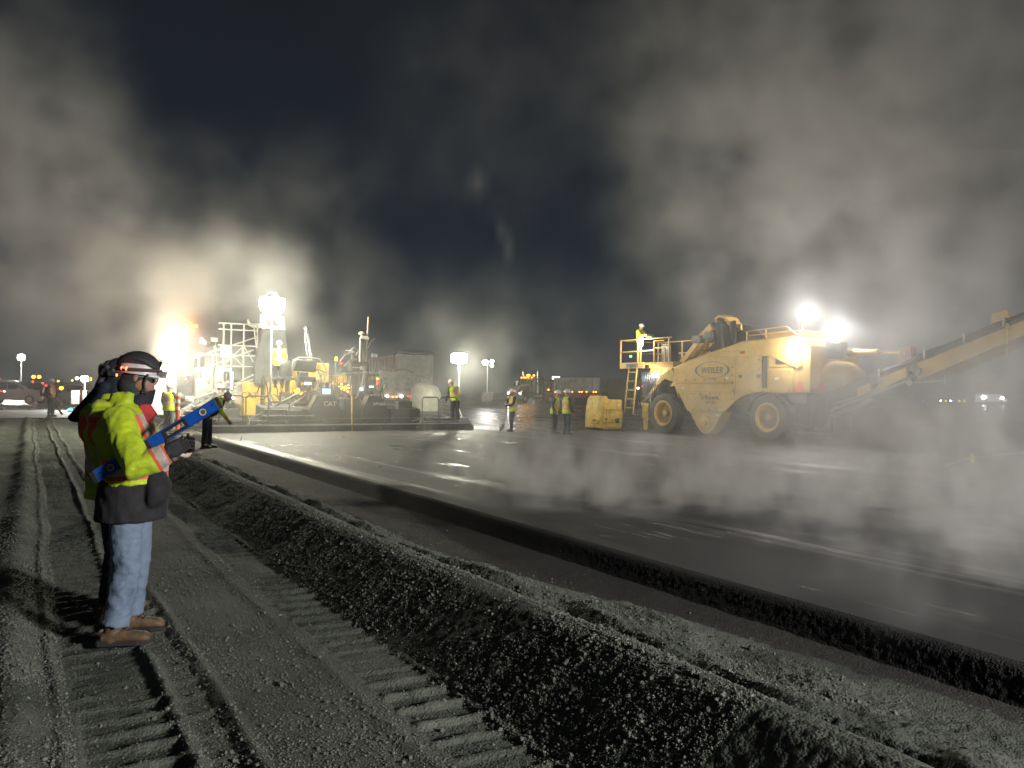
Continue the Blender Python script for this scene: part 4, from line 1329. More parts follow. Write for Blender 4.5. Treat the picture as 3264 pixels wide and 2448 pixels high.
# tractor
h = MB(); h.box(X(8.9), X(11.3), 2.3, 7.2, 0.55, 1.55); h.build('tractor_frame', M_BLK, PV, 0.03)
for (x, nm) in ((8.6, 'l'), (11.2, 'r')):
    h = MB(); h.prism([(2.6, 0.35), (2.9, 0.08), (6.3, 0.08), (6.7, 0.45), (6.5, 0.9), (2.8, 0.9)], X(x), X(x) + 0.42, 'yz'); h.build('crawler_track', M_RUB, PV, 0.04)
h = MB(); h.box(X(9.55), X(10.62), 4.5, 6.6, 1.5, 2.77); h.box(X(10.62), X(11.6), 4.8, 6.9, 1.5, 2.3); h.build('hood', M_YEL2, PV, 0.04, True)
text(PV, 'CAT', (X(10.25), 4.49, 2.25), 0.2, M_BLK, 'back', offset=0.004)
for (x0, x1, y0, z0, z1, mt) in ((8.4, 9.6, 2.4, 1.5, 2.0, M_YEL2), (9.7, 10.9, 2.0, 1.45, 1.95, M_BLK), (9.0, 9.5, 2.9, 1.9, 2.35, M_YEL2), (10.9, 11.9, 2.4, 1.5, 2.1, M_BLK), (11.6, 12.1, 2.9, 2.1, 2.3, M_YEL2), (8.3, 8.8, 1.4, 1.1, 1.5, M_DGRY)):
    h = MB(); h.box(X(x0), X(x1), y0, y0 + 0.8, z0, z1); h.build('side_cabinet', mt, PV, 0.03)
h = MB()
for p, q in (((9.75, 2.05), (10.0, 2.7)), ((10.0, 2.7), (10.3, 2.05)), ((9.75, 2.05), (10.3, 2.05)), ((9.6, 2.7), (10.55, 2.35)), ((9.62, 2.35), (9.9, 2.72))):
    h.beam((X(p[0]), 4.45, p[1]), (X(q[0]), 4.45, q[1]), 0.04)
h.build('ladder_brace', M_BLK, PV)
# exhaust
h = MB(); h.tube([(X(9.28), 2.8, 2.6), (X(9.25), 2.8, 2.9), (X(9.18), 2.8, 3.5), (X(9.12), 2.8, 3.95), (X(9.08), 2.8, 4.08), (X(9.04), 2.8, 4.1)], [0.10, 0.11, 0.115, 0.11, 0.08, 0.03], 16)
h.build('exhaust_stack', M_CHR, PV, 0, True)


def operator_seat(x, y, z, m=M_BLKP, w_=0.5):
    h = MB()
    h.loft([((x, y, z), w_ / 2, 0.07), ((x, y, z + 0.1), w_ / 2 * 1.02, 0.09), ((x, y - 0.02, z + 0.4), w_ / 2, 0.09), ((x, y - 0.03, z + 0.55), w_ / 2 * 0.85, 0.07), ((x, y - 0.03, z + 0.6), w_ / 2 * 0.5, 0.03)], 20)
    o = h.build('seat_back', m, PV, 0, True)
    h = MB(); h.box(x - w_ / 2, x + w_ / 2, y, y + 0.5, z - 0.15, z - 0.02); h.build('seat_cushion', m, o, 0.04, True)
    return o


operator_seat(X(8.28), 2.6, 2.15)
operator_seat(X(11.1), 2.6, 2.82, w_=0.46)
# left station: console, arms, steering
h = MB(); h.box(X(8.45), X(9.35), 2.1, 2.5, 2.35, 2.80, (0, 0.06, 0.1)); h.box(X(8.6), X(9.0), 2.0, 2.3, 1.75, 2.35); h.build('console', M_BLKP, PV, 0.06, True)
h = MB(); h.box(X(9.3), X(9.48), 2.06, 2.1, 2.45, 2.6); h.build('display', M_YEL2, PV)
h = MB(); h.box(X(7.9), X(9.3), 2.4, 3.5, 2.02, 2.1); h.box(X(10.5), X(11.9), 2.2, 3.5, 2.25, 2.32); h.build('platform_deck', M_DGRY, PV, 0.01)
h = MB(); h.box(X(10.68), X(11.4), 2.0, 2.5, 2.40, 2.78, (0, -0.05, 0)); h.box(X(10.7), X(11.6), 2.3, 2.6, 1.2, 2.3); h.build('console', M_BLKP, PV, 0.03, True)
h = MB()
for k, x in enumerate((10.72, 10.80, 10.88, 10.96)):
    h.box(X(x), X(x) + 0.045, 1.97, 2.0, 2.52, 2.57)
h.box(X(11.02), X(11.12), 1.97, 2.0, 2.46, 2.6)
h.build('button_row', M_SIL, PV)
for (pts, r_) in (([(10.55, 3.1), (10.7, 3.28), (10.95, 3.2), (10.85, 3.02)], 0.03), ([(10.2, 2.75), (10.42, 3.05), (10.75, 3.08)], 0.03), ([(10.4, 2.6), (10.62, 2.85), (10.9, 2.88)], 0.025), ([(8.35, 2.2), (8.38, 2.7), (8.6, 2.86), (9.4, 2.84), (9.6, 2.55), (9.7, 2.3), (9.5, 1.95)], 0.028)):
    h = MB(); h.tube([(X(a), 2.0, z) for a, z in pts], r_, 7); h.build('armrest_tube', M_GRY, PV, 0, True)
h = MB(); h.lathe([(0.19, -0.015), (0.19, 0.015), (0.16, 0.015), (0.16, -0.015)], (X(10.72), 2.3, 3.22), 'z', 20, closed=True); h.build('steering_wheel', M_GRY, PV, 0, True)
# hanging tangle of hoses and cables
for k in range(64):
    a0 = rnd.choice([rnd.uniform(10.3, 11.7), rnd.uniform(8.6, 10.2), rnd.uniform(7.0, 9.0)])
    z0 = rnd.uniform(1.6, 2.6) if a0 > 10.2 else rnd.uniform(1.2, 2.2)
    y0 = rnd.uniform(1.2, 2.0)
    h = MB()
    a1 = a0 + rnd.uniform(-0.5, 0.5); z1 = rnd.uniform(0.9, 1.7)
    sag = rnd.uniform(0.05, 0.35)
    pts = []
    for j in range(7):
        f = j / 6
        pts.append((X(a0 + (a1 - a0) * f) + 0.03 * math.sin(j * 2 + k), y0 - 0.1 * math.sin(f * 3), z0 + (z1 - z0) * f - sag * math.sin(f * math.pi)))
    h.tube(pts, rnd.choice([0.012, 0.018, 0.024]), 6)
    h.build('hose', rnd.choice([M_HOSE, M_HOSE, M_BLK, M_GRY]), PV, 0, True)
for k in range(30):
    a0 = rnd.choice([rnd.uniform(10.4, 11.9), rnd.uniform(7.8, 10.2)])
    z0 = rnd.uniform(1.15, 2.2); w_ = rnd.uniform(0.05, 0.16)
    h = MB(); h.box(X(a0), X(a0) + w_, 1.5, 1.6, z0, z0 + rnd.uniform(0.05, 0.18), (rnd.uniform(-.3, .3), rnd.uniform(-.4, .4), 0))
    h.build('fitting', rnd.choice([M_BLK, M_GRY, M_DGRY, M_SIL, M_YEL2]), PV, 0.006)
# masts, gps, pole
h = MB(); h.tube([(X(11.15), 2.4, 1.2), (X(11.17), 2.4, 3.75)], 0.04, 8); h.build('mast', M_RAIL, PV, 0, True)
h = MB(); h.lathe([(0.02, 0), (0.11, 0.02), (0.13, 0.07), (0.09, 0.13), (0.02, 0.15)], (X(11.22), 2.4, 3.86), 'z', 20); h.box(X(11.18), X(11.5), 2.3, 2.45, 3.70, 3.82, (0, 0.2, 0)); h.build('positioning_receiver', mat('receiver_beige', (0.55, 0.52, 0.40), 0.5), PV, 0.01, True)
h = MB(); h.tube([(X(11.46), 2.5, 2.3), (X(11.53), 2.5, 4.62)], 0.032, 8); h.build('pole', mat('wood_pole', (0.42, 0.33, 0.22), 0.6), PV, 0, True)
h = MB(); h.tube([(X(11.5), 2.5, 3.3), (X(11.62), 2.45, 3.6), (X(11.78), 2.4, 3.75)], 0.012, 5); h.build('whip_aerial', M_SIL, PV)
h = MB(); h.box(X(11.62), X(11.95), 2.4, 2.44, 2.98, 3.14, (0, 0, 0.4)); h.build('mirror', M_SIL, PV, 0.02)
h = MB(); h.tube([(X(10.1), 2.2, 1.9), (X(10.12), 2.2, 2.85)], 0.02, 6); h.build('beacon_post', M_DGRY, PV)
h = MB(); h.lathe([(0.05, 0), (0.05, 0.1), (0.03, 0.14)], (X(10.12), 2.2, 2.80), 'z', 14); h.build('beacon', M_AMB, PV)
h = MB(); h.ball((X(10.35), 2.2, 2.68), 0.09, 0.09, 0.07); h.build('red_cap', M_REDP, PV, 0, True)
# glowing beads imitating amber lights reflected in chrome, and screens
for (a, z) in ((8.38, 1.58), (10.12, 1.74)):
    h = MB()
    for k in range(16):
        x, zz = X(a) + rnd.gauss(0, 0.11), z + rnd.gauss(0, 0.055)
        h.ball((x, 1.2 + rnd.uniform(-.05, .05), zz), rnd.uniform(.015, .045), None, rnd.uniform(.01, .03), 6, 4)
    h.build('amber_reflection', M_AMBS, PV)
    lamp('reflection_light', (X(a), 0.95, z), 16, (1, 0.4, 0.08), 0.08, PV)  # added light that goes with the imitated amber reflections
for (a, z, w_, h_, mt) in ((9.35, 1.60, 0.30, 0.18, M_SCR), (8.64, 1.88, 0.26, 0.10, M_SCRW), (10.72, 1.70, 0.14, 0.12, M_SCR), (11.12, 1.80, 0.18, 0.06, M_SCRW)):
    h = MB(); h.box(X(a) - w_ / 2 - 0.02, X(a) + w_ / 2 + 0.02, 1.02, 1.06, z - h_ / 2 - 0.02, z + h_ / 2 + 0.02)
    sc_ = h.build('monitor', M_BLKP, PV, 0.005)
    h = MB(); h.box(X(a) - w_ / 2, X(a) + w_ / 2, 1.005, 1.018, z - h_ / 2, z + h_ / 2); h.build('screen', mt, sc_)
h = MB(); h.box(X(8.3), X(8.95), 1.0, 1.45, 1.95, 2.13); h.build('console', M_BLKP, PV, 0.02)
# balloon lamp mast with board
h = MB(); h.tube([(X(7.72), 2.6, 0.9), (X(7.72), 2.6, 4.5)], 0.035, 8); bm1 = h.build('light_mast', M_RAIL, PV, 0, True)
h = MB(); h.loft([((X(7.72), 2.6, 4.47), 0.12, 0.12), ((X(7.72), 2.6, 4.53), 0.30, 0.30), ((X(7.72), 2.6, 4.66), 0.42, 0.42), ((X(7.72), 2.6, 4.85), 0.46, 0.46), ((X(7.72), 2.6, 5.06), 0.46, 0.46), ((X(7.72), 2.6, 5.09), 0.42, 0.42)], 28)
h.build('lamp_balloon', M_BALL, bm1, 0, True)
h = MB(); h.tube([(X(7.72) + 0.25 * math.cos(t), 2.6, 5.09 + 0.22 * math.sin(t)) for t in [math.pi * k / 10 for k in range(11)]], 0.012, 5); h.build('lamp_cage', mat('orange_cage', (0.7, 0.2, 0.03), 0.5), bm1)
lamp('balloon_light', (X(7.72), 2.6 - 1.0, 4.75), 3200, (1, 0.975, 0.76), 0.40, PV)

# high machine with stairs and hopper left of the paver
TM = thing('feeder_machine', 'tall feeder machine with stairs, handrails and a white bin behind the bending worker', 'construction machine', st(7.0, 34.0, 0.04), TH)


def X2(a):
    return a - 7.0


for (a0, a1, y0, y1, z0, z1, mt, nm) in ((7.45, 8.2, -1.0, 0.6, 0.5, 1.9, M_YEL2, 'body'), (8.35, 9.25, -1.2, 0.5, 0.9, 1.95, M_YEL2, 'body'), (5.9, 6.5, 0.2, 1.6, 0.4, 2.5, M_WHT, 'bin_panel'), (5.0, 9.3, 0.4, 3.0, 0.3, 1.0, M_DGRY, 'chassis'),
                                         (4.2, 4.75, 0.5, 1.6, 0.5, 2.6, M_WHT, 'cabinet'), (4.85, 5.15, 0.5, 1.6, 0.4, 2.6, M_WHT, 'cabinet'), (3.3, 4.0, 0.8, 2.6, 0.6, 2.4, M_MAR, 'tank'), (6.6, 8.2, 0.6, 2.6, 2.0, 3.45, M_DGRY, 'hopper'), (5.15, 5.85, 0.7, 2.4, 0.9, 2.75, M_DGRY, 'engine_house'), (5.3, 8.2, -0.6, 0.3, 0.35, 0.8, M_BLK, 'deck'), (8.3, 9.6, 0.8, 2.6, 1.2, 2.9, M_BLK, 'engine_house')):
    h = MB(); h.box(X2(a0), X2(a1), y0, y1, z0, z1); h.build(nm, mt, TM, 0.04, True)
text(TM, 'CAT', (X2(7.75), -1.01, 1.35), 0.32, M_BLK, 'back', offset=0.006)
h = MB(); h.prism([(X2(7.2), 2.9), (X2(7.0), 2.3), (X2(7.2), 1.95), (X2(8.6), 1.95), (X2(8.9), 2.9), (X2(8.0), 2.95)], -0.6, 0.4, 'xz'); h.build('hopper_wing', M_DGRY, TM, 0.03)
h = MB(); h.prism([(X2(6.55), 1.2), (X2(6.65), 2.5), (X2(6.85), 2.6), (X2(7.1), 1.2)], 0.1, 0.5, 'xz'); h.build('chute', M_WHT, TM, 0.02)
for (p, q) in (((5.0, 2.6), (8.05, 3.8)), ((6.7, 1.55), (8.08, 2.3)), ((5.2, 2.1), (7.9, 3.25)), ((5.6, 1.2), (8.0, 2.05))):
    h = MB(); h.tube([(X2(p[0]), -0.9, p[1]), (X2(q[0]), -0.9, q[1])], 0.03, 7); h.build('stair_handrail', M_RAIL, TM, 0, True)
h = MB()
for x in (5.1, 5.9):
    h.beam((X2(x) - 0.3, -0.7, 0.4), (X2(x) + 1.9, -0.7, 1.9), 0.06, 0.2)
stg = h.build('stair_stringer', M_RAIL, TM)
for k in range(8):
    h = MB(); h.box(X2(5.0 + 0.27 * k), X2(5.3 + 0.27 * k), -1.2, -0.6, 0.5 + 0.19 * k, 0.53 + 0.19 * k); h.build('stair_tread', M_RAIL, TM)
for a in (5.75, 6.3, 6.7, 7.0, 7.5, 8.05):
    h = MB(); h.beam((X2(a), -0.9, 1.0), (X2(a), -0.9, 4.3 if a > 6.5 else 3.0), 0.05); h.build('frame_post', M_RAIL, TM)
for (a0, a1, z) in ((6.5, 8.05, 4.3), (6.5, 8.05, 4.05), (6.5, 8.3, 3.4), (5.7, 8.05, 3.0), (6.5, 8.05, 2.55)):
    h = MB(); h.beam((X2(a0), -0.9, z), (X2(a1), -0.9, z), 0.045); h.build('frame_rail', M_RAIL, TM)
for (p, q) in (((6.7, 3.4), (7.5, 2.55)), ((7.5, 3.4), (6.7, 2.55)), ((7.5, 3.4), (8.05, 2.55)), ((6.3, 1.2), (6.3, 3.0))):
    h = MB(); h.beam((X2(p[0]), -0.88, p[1]), (X2(q[0]), -0.88, q[1]), 0.035); h.build('brace', M_RAIL, TM)
h = MB()
h.tube([(X2(7.75), -0.5, 4.55), (X2(7.8), -0.5, 4.35), (X2(8.0), -0.5, 4.28), (X2(8.3), -0.5, 4.32)], [0.03, 0.07, 0.10, 0.12], 10); h.box(X2(8.3), X2(8.62), -0.7, -0.3, 4.25, 4.6); h.tube([(X2(8.4), -0.5, 4.3), (X2(8.5), -0.5, 3.6), (X2(8.35), -0.5, 2.9)], 0.08, 8)
h.build('discharge_elbow', M_WHT, TM, 0.02, True)
# conveyor hood that feeds the paver, with the white board on top
h = MB(); h.prism([(X2(8.2), 4.12), (X2(9.12), 4.14), (X2(9.35), 2.5), (X2(9.4), 1.8), (X2(7.9), 1.8), (X2(7.9), 2.6)], -1.2, -0.6, 'xz'); h.build('conveyor_hood', M_DGRY, TM, 0.05)
h = MB(); h.prism([(X2(8.05), 4.16), (X2(9.1), 4.12), (X2(9.05), 4.68), (X2(8.05), 4.72)], -1.3, -1.26, 'xz'); bd = h.build('sign_board', M_WHT, TM, 0.008)
h = MB()
for (x0, x1, z0, z1) in ((8.40, 8.66, 4.55, 4.60), (8.38, 8.70, 4.49, 4.55), (8.36, 8.68, 4.43, 4.49), (8.34, 8.74, 4.38, 4.43), (8.36, 8.80, 4.30, 4.38), (8.35, 8.90, 4.26, 4.30)):
    h.box(X2(x0), X2(x1), -1.306, -1.30, z0, z1)
h.build('red_marking', mat('red_print', (0.75, 0.02, 0.02), 0.5), bd)
h = MB(); h.box(X2(5.28), X2(5.94), 0.8, 0.9, 4.20, 4.26); lb = h.build('light_bar', M_BLK, TM)
for a in (5.33, 5.88):
    h = MB(); h.ball((X2(a), 0.78, 4.25), 0.09, 0.05, 0.045); h.build('amber_lens', M_AMB, lb, 0, True)
h = MB(); h.tube([(X2(5.6), 0.85, 4.2), (X2(5.6), 0.85, 1.0)], 0.03, 6); h.build('light_mast', M_RAIL, TM)
lamp('amber_light', (X2(5.6), 0.4, 4.24), 140, (1, 0.33, 0.02), 0.1, TM)
h = MB(); h.box(X2(6.60), X2(6.9), -1.0, -0.9, 2.9, 3.35); h.box(X2(6.7), X2(7.0), -0.98, -0.9, 2.35, 2.45); h.box(X2(7.0), X2(7.08), -0.98, -0.9, 1.6, 2.3); h.build('work_light', mat('glowing_panel', (0.9, 0.95, 1.0), emit=1.6), TM)  # light-coloured panels with a weak glow of their own
h = MB(); h.ball((X2(5.3), -0.9, 1.95), 0.08); h.build('red_lamp', M_REDL, TM)
# clutter of pipes
for k in range(34):
    a0 = rnd.uniform(5.0, 8.4); z0 = rnd.uniform(1.0, 3.6)
    h = MB()
    if rnd.random() < .5:
        h.tube([(X2(a0), -0.3, z0), (X2(a0 + rnd.uniform(-.1, .1)), -0.3, z0 + rnd.uniform(.3, 1.0))], rnd.uniform(.012, .03), 6)
    else:
        h.box(X2(a0), X2(a0) + rnd.uniform(.1, .35), -0.4, -0.2, z0, z0 + rnd.uniform(.06, .3))
    h.build('fitting', rnd.choice([M_RAIL, M_GRY, M_WHT, M_DGRY]), TM)


def balloon(loc, r, hz, post, label, cat='work lamp', power=1200, col=(1, 0.975, 0.76), m=M_BALL, fwd=0.75, base=True):
    t = thing('balloon_light', label, cat, loc, TH, 'glowing balloon lamps')
    h = MB(); h.tube([(0, 0, 0.0), (0, 0, post)], 0.035, 8); h.tube([(0, 0, post - 0.5), (0, 0, post - 0.15)], 0.055, 8); h.build('post', M_RAIL, t, 0, True)
    h = MB(); h.loft([((0, 0, post - 0.02), r * .3, r * .3), ((0, 0, post + 0.04 * hz), r * .8, r * .8), ((0, 0, post + .2 * hz), r * .98, r * .98), ((0, 0, post + .5 * hz), r, r), ((0, 0, post + .85 * hz), r * .97, r * .97), ((0, 0, post + hz), r * .8, r * .8)], 28)
    h.build('lamp_balloon', m, t, 0, True)
    if base:
        for k in range(3):
            an = k * 2.09 + 0.5
            h = MB(); h.tube([(0, 0, 0.7), (0.6 * math.cos(an), 0.6 * math.sin(an), 0.02)], 0.018, 6); h.build('tripod_leg', M_RAIL, t)
    lamp('balloon_glow', (0, -fwd * 1.02 * r - 0.2, post + hz * .45), power, col, r * 0.9, t)
    return t


b2_ = balloon(st(4.8, 33.0, 0.05), 0.505, 0.60, 2.76, 'widest glowing balloon lamp left of the tall feeder machine', power=480, fwd=.75)
p3_ = st(19.9, 37.4, 0.07)
balloon(p3_, 0.44, 0.52, 3.15, 'glowing square balloon lamp on a pole right of the dump trucks', power=2600)


# ------------------------------------------------------------------ people
def eval_mesh(mb, voxel, smooth=4, extra=None):
    """join closed pieces into one continuous skin"""
    me = mb.mesh('tmp')
    o = bpy.data.objects.new('tmp', me)
    COL.objects.link(o)
    r = o.modifiers.new('r', 'REMESH'); r.mode = 'VOXEL'; r.voxel_size = voxel; r.use_smooth_shade = True
    s = o.modifiers.new('s', 'SMOOTH'); s.factor = 0.6; s.iterations = smooth
    dg = bpy.context.evaluated_depsgraph_get()
    dg.update()
    m2 = bpy.data.meshes.new_from_object(o.evaluated_get(dg), preserve_all_data_layers=False, depsgraph=dg)
    bpy.data.objects.remove(o)
    bpy.data.meshes.remove(me)
    m2.materials.clear()
    return m2


def wrinkle(me, amp, sc, seed=0.0, aniso=(1, 1, 1)):
    n = len(me.vertices)
    co = np.empty(n * 3, np.float32); me.vertices.foreach_get('co', co); co = co.reshape(-1, 3)
    no = np.empty(n * 3, np.float32); me.vertices.foreach_get('normal', no); no = no.reshape(-1, 3)
    d = np.empty(n, np.float32)
    for i in range(n):
        p = co[i] * sc
        v = Vector((p[0] * aniso[0] + seed, p[1] * aniso[1], p[2] * aniso[2]))
        w = noise.noise_vector(v * 0.5) * 1.3
        v2 = v + w
        d[i] = (1 - abs(noise.noise(v2)) * 2.2) * 0.6 + noise.noise(v2 * 2.3) * 0.35
    co += no * (d * amp)[:, None]
    me.vertices.foreach_set('co', co.ravel())
    me.update()
    return me


def put(me, name, m, parent, label=None):
    me.name = name
    if m:
        me.materials.append(m)
    me.polygons.foreach_set('use_smooth', [True] * len(me.polygons))
    o = bpy.data.objects.new(name, me)
    COL.objects.link(o)
    o.parent = parent
    if label:
        o['label'] = label
    return o


def cloth(name, base, edge=(0.85, 0.13, 0.04), tape=(0.60, 0.50, 0.43), noise_sc=16):
    """work-wear with sewn reflective tape; 'td' is the distance to the middle of the nearest tape"""
    if name in MATS:
        return MATS[name]
    m = bpy.data.materials.new(name)
    m.use_nodes = True
    t = m.node_tree; N = t.nodes; L = t.links
    b = N['Principled BSDF']
    b.inputs['Roughness'].default_value = 0.62
    b.inputs['Sheen Weight'].default_value = 0.15
    at = N.new('ShaderNodeAttribute'); at.attribute_name = 'td'
    cr = N.new('ShaderNodeValToRGB'); cr.color_ramp.interpolation = 'CONSTANT'
    E = cr.color_ramp.elements
    E[0].position = 0.0; E[0].color = (*tape, 1)
    E[1].position = 0.26; E[1].color = (*edge, 1)
    e = E.new(0.46); e.color = (*base, 1)
    ml = N.new('ShaderNodeMath'); ml.operation = 'MULTIPLY'; ml.inputs[1].default_value = 10
    L.new(at.outputs['Fac'], ml.inputs[0]); L.new(ml.outputs[0], cr.inputs[0])
    tcn = N.new('ShaderNodeTexCoord')
    nz = N.new('ShaderNodeTexNoise'); nz.inputs['Scale'].default_value = 7; nz.inputs['Detail'].default_value = 5
    L.new(tcn.outputs['Object'], nz.inputs['Vector'])
    mr = N.new('ShaderNodeMapRange'); mr.inputs['From Min'].default_value = 0.3; mr.inputs['From Max'].default_value = 0.65
    mr.inputs['To Min'].default_value = 0.62; mr.inputs['To Max'].default_value = 1.0
    L.new(nz.outputs['Fac'], mr.inputs[0])
    mx = N.new('ShaderNodeMix'); mx.data_type = 'RGBA'; mx.blend_type = 'MULTIPLY'; mx.inputs[0].default_value = 1.0
    L.new(cr.outputs[0], mx.inputs[6]); L.new(mr.outputs[0], mx.inputs[7])
    L.new(mx.outputs[2], b.inputs['Base Color'])
    n2 = N.new('ShaderNodeTexNoise'); n2.inputs['Scale'].default_value = noise_sc; n2.inputs['Detail'].default_value = 5
    L.new(tcn.outputs['Object'], n2.inputs['Vector'])
    bp = N.new('ShaderNodeBump'); bp.inputs['Strength'].default_value = 0.5; bp.inputs['Distance'].default_value = 0.02
    L.new(n2.outputs['Fac'], bp.inputs['Height']); L.new(bp.outputs[0], b.inputs['Normal'])
    MATS[name] = m
    return m


M_LIME = cloth('lime_jacket_cloth', (0.50, 0.66, 0.015))
M_LIMEV = cloth('lime_vest_cloth', (0.52, 0.66, 0.03))
M_ORGV = cloth('orange_vest_cloth', (0.85, 0.14, 0.05), edge=(0.5, 0.52, 0.1))
M_DARKC = mat('dark_coat_cloth', (0.022, 0.021, 0.024), 0.85, dirt=0.3, scale=10, bump=0.5, bscale=25)
M_JEAN = mat('light_denim', (0.17, 0.23, 0.31), 0.8, dirt=0.55, scale=5, bump=0.35, bscale=120, dirt_col=(0.06, 0.095, 0.15))
M_NAVY = mat('dark_denim', (0.018, 0.021, 0.030), 0.85, dirt=0.3, scale=8, bump=0.4, bscale=60)
M_GREYT = mat('grey_trousers', (0.10, 0.105, 0.11), 0.85, dirt=0.3, scale=8, bump=0.4, bscale=40)
M_SLV = mat('dark_sleeve', (0.045, 0.045, 0.05), 0.85, dirt=0.3, scale=10)

BASE_POSE = dict(pelvis=(0, 0, 0.95), chest=(0.0, 0, 1.30), neck=(0.0, 0, 1.49), head=(0.03, 0, 1.66),
                 shR=(0, -0.20, 1.43), elR=(0.02, -0.26, 1.14), wrR=(0.12, -0.24, 0.90),
                 shL=(0, 0.20, 1.43), elL=(0.02, 0.26, 1.14), wrL=(0.12, 0.24, 0.90),
                 hipR=(0, -0.095, 0.92), knR=(0.03, -0.11, 0.50), anR=(-0.01, -0.12, 0.09),
                 hipL=(0, 0.095, 0.92), knL=(0.03, 0.11, 0.50), anL=(-0.01, 0.12, 0.09))


def seg_dist(P, a, b):
    a = np.array(a); b = np.array(b)
    ab = b - a
    t = np.clip(((P - a) @ ab) / (ab @ ab), 0, 1)
    return np.linalg.norm(P - (a + t[:, None] * ab), axis=1), t


def tape_attr(me, J, arms=True, xback=True, waist=(0.13,), torso_r=0.19, wide=1.0, arm_t=0.74):
    n = len(me.vertices)
    co = np.empty(n * 3, np.float32); me.vertices.foreach_get('co', co); co = co.reshape(-1, 3).astype(float)
    P = np.array(J['pelvis']); C = np.array(J['neck'])
    ax_ = (C - P); Ls = np.linalg.norm(ax_); ax_ /= Ls
    lat = np.array(J['shL'], float) - np.array(J['shR'], float); lat -= ax_ * (lat @ ax_); lat /= np.linalg.norm(lat)
    fw = np.cross(lat, ax_)
    rel = co - P
    s = rel @ ax_; y = rel @ lat; f = rel @ fw
    td = np.full(n, 1.0)
    for w0 in waist:
        td = np.minimum(td, np.abs(s - w0) / wide)
    front = f > 0.02
    # straps over the shoulders in front, a cross on the back
    strap = np.abs(np.abs(y) - 0.115) / wide
    td = np.where(front & (s > waist[0] - 0.01), np.minimum(td, strap), td)
    if xback:
        sc = waist[0] + 0.17
        slope = 0.125 / (Ls - sc + 0.02)
        slope2 = 0.20 / (sc - waist[0])
        xl = np.where(s > sc, np.abs(np.abs(y) - (s - sc) * slope), np.abs(np.abs(y) - (sc - s) * slope2 * 0.6)) * 0.85 / wide
        td = np.where((~front) & (s > waist[0] - 0.01), np.minimum(td, xl), td)
    else:
        td = np.where((~front) & (s > waist[0] - 0.01), np.minimum(td, strap), td)
    td = np.where(s > Ls - 0.075, 1.0, td)
    if arms:
        for sd in 'RL':
            d1, t1 = seg_dist(co, J['sh' + sd], J['el' + sd])
            d2, t2 = seg_dist(co, J['el' + sd], J['wr' + sd])
            near_arm = (np.minimum(d1, d2) < 0.105) & (np.abs(y) > torso_r * 0.9)
            la = np.linalg.norm(np.array(J['wr' + sd]) - np.array(J['el' + sd]))
            band = np.abs(t2 - arm_t) * la
            on2 = d2 < d1 + 0.0
            a_td = np.where(on2, band, 1.0)
            td = np.where(near_arm, a_td, td)
    at = me.attributes.new('td', 'FLOAT', 'POINT')
    at.data.foreach_set('value', np.clip(td, 0, 1).astype(np.float32))


def hand(mb, w, d, side, r=1.0, curl=0.5, palm_dir=None):
    """palm, four unequal curled fingers and a thumb that leaves the side of the palm"""
    w = Vector(w); d = Vector(d).normalized()
    side = Vector(side); side = (side - d * side.dot(d)).normalized()
    down = d.cross(side).normalized()
    if palm_dir is not None and down.dot(Vector(palm_dir)) < 0:
        down = -down
    p1 = w + d * 0.085 * r
    mb.loft([(w, .028 * r, .022 * r, d), (w + d * .03 * r, .040 * r, .020 * r, d), (p1, .042 * r, .017 * r, d), (p1 + d * .012 * r, .036 * r, .013 * r, d)], 12) if False else None
    for k in range(5):
        f = k / 4 * 0.062 * r - 0.031 * r
        mb.tube([w + side * f * 0.7, w + side * f + d * .045 * r, p1 + side * f], [.016 * r, .017 * r, .014 * r], 7)
    ln = [0.066, 0.076, 0.071, 0.056]
    for k in range(4):
        f = (k / 3 - 0.5) * 0.068 * r
        p = p1 + side * f
        pts = [p]
        dd = d.copy()
        for j, fr in enumerate((0.45, 0.32, 0.23)):
            an = curl * (0.6 + 0.5 * j)
            dd = (dd * math.cos(an) + down * math.sin(an)).normalized()
            pts.append(pts[-1] + dd * ln[k] * fr * r * 1.35)
        mb.tube(pts, [.0095 * r, .009 * r, .0082 * r, .006 * r], 7)
    tb = w + d * 0.02 * r + side * 0.03 * r
    t1 = tb + (d * 0.5 + side * 0.8 + down * 0.3).normalized() * 0.035 * r
    t2 = t1 + (d * 0.9 + side * 0.2 + down * 0.5).normalized() * 0.032 * r
    mb.tube([tb - d * .01, tb, t1, t2], [.012 * r, .012 * r, .011 * r, .008 * r], 7)


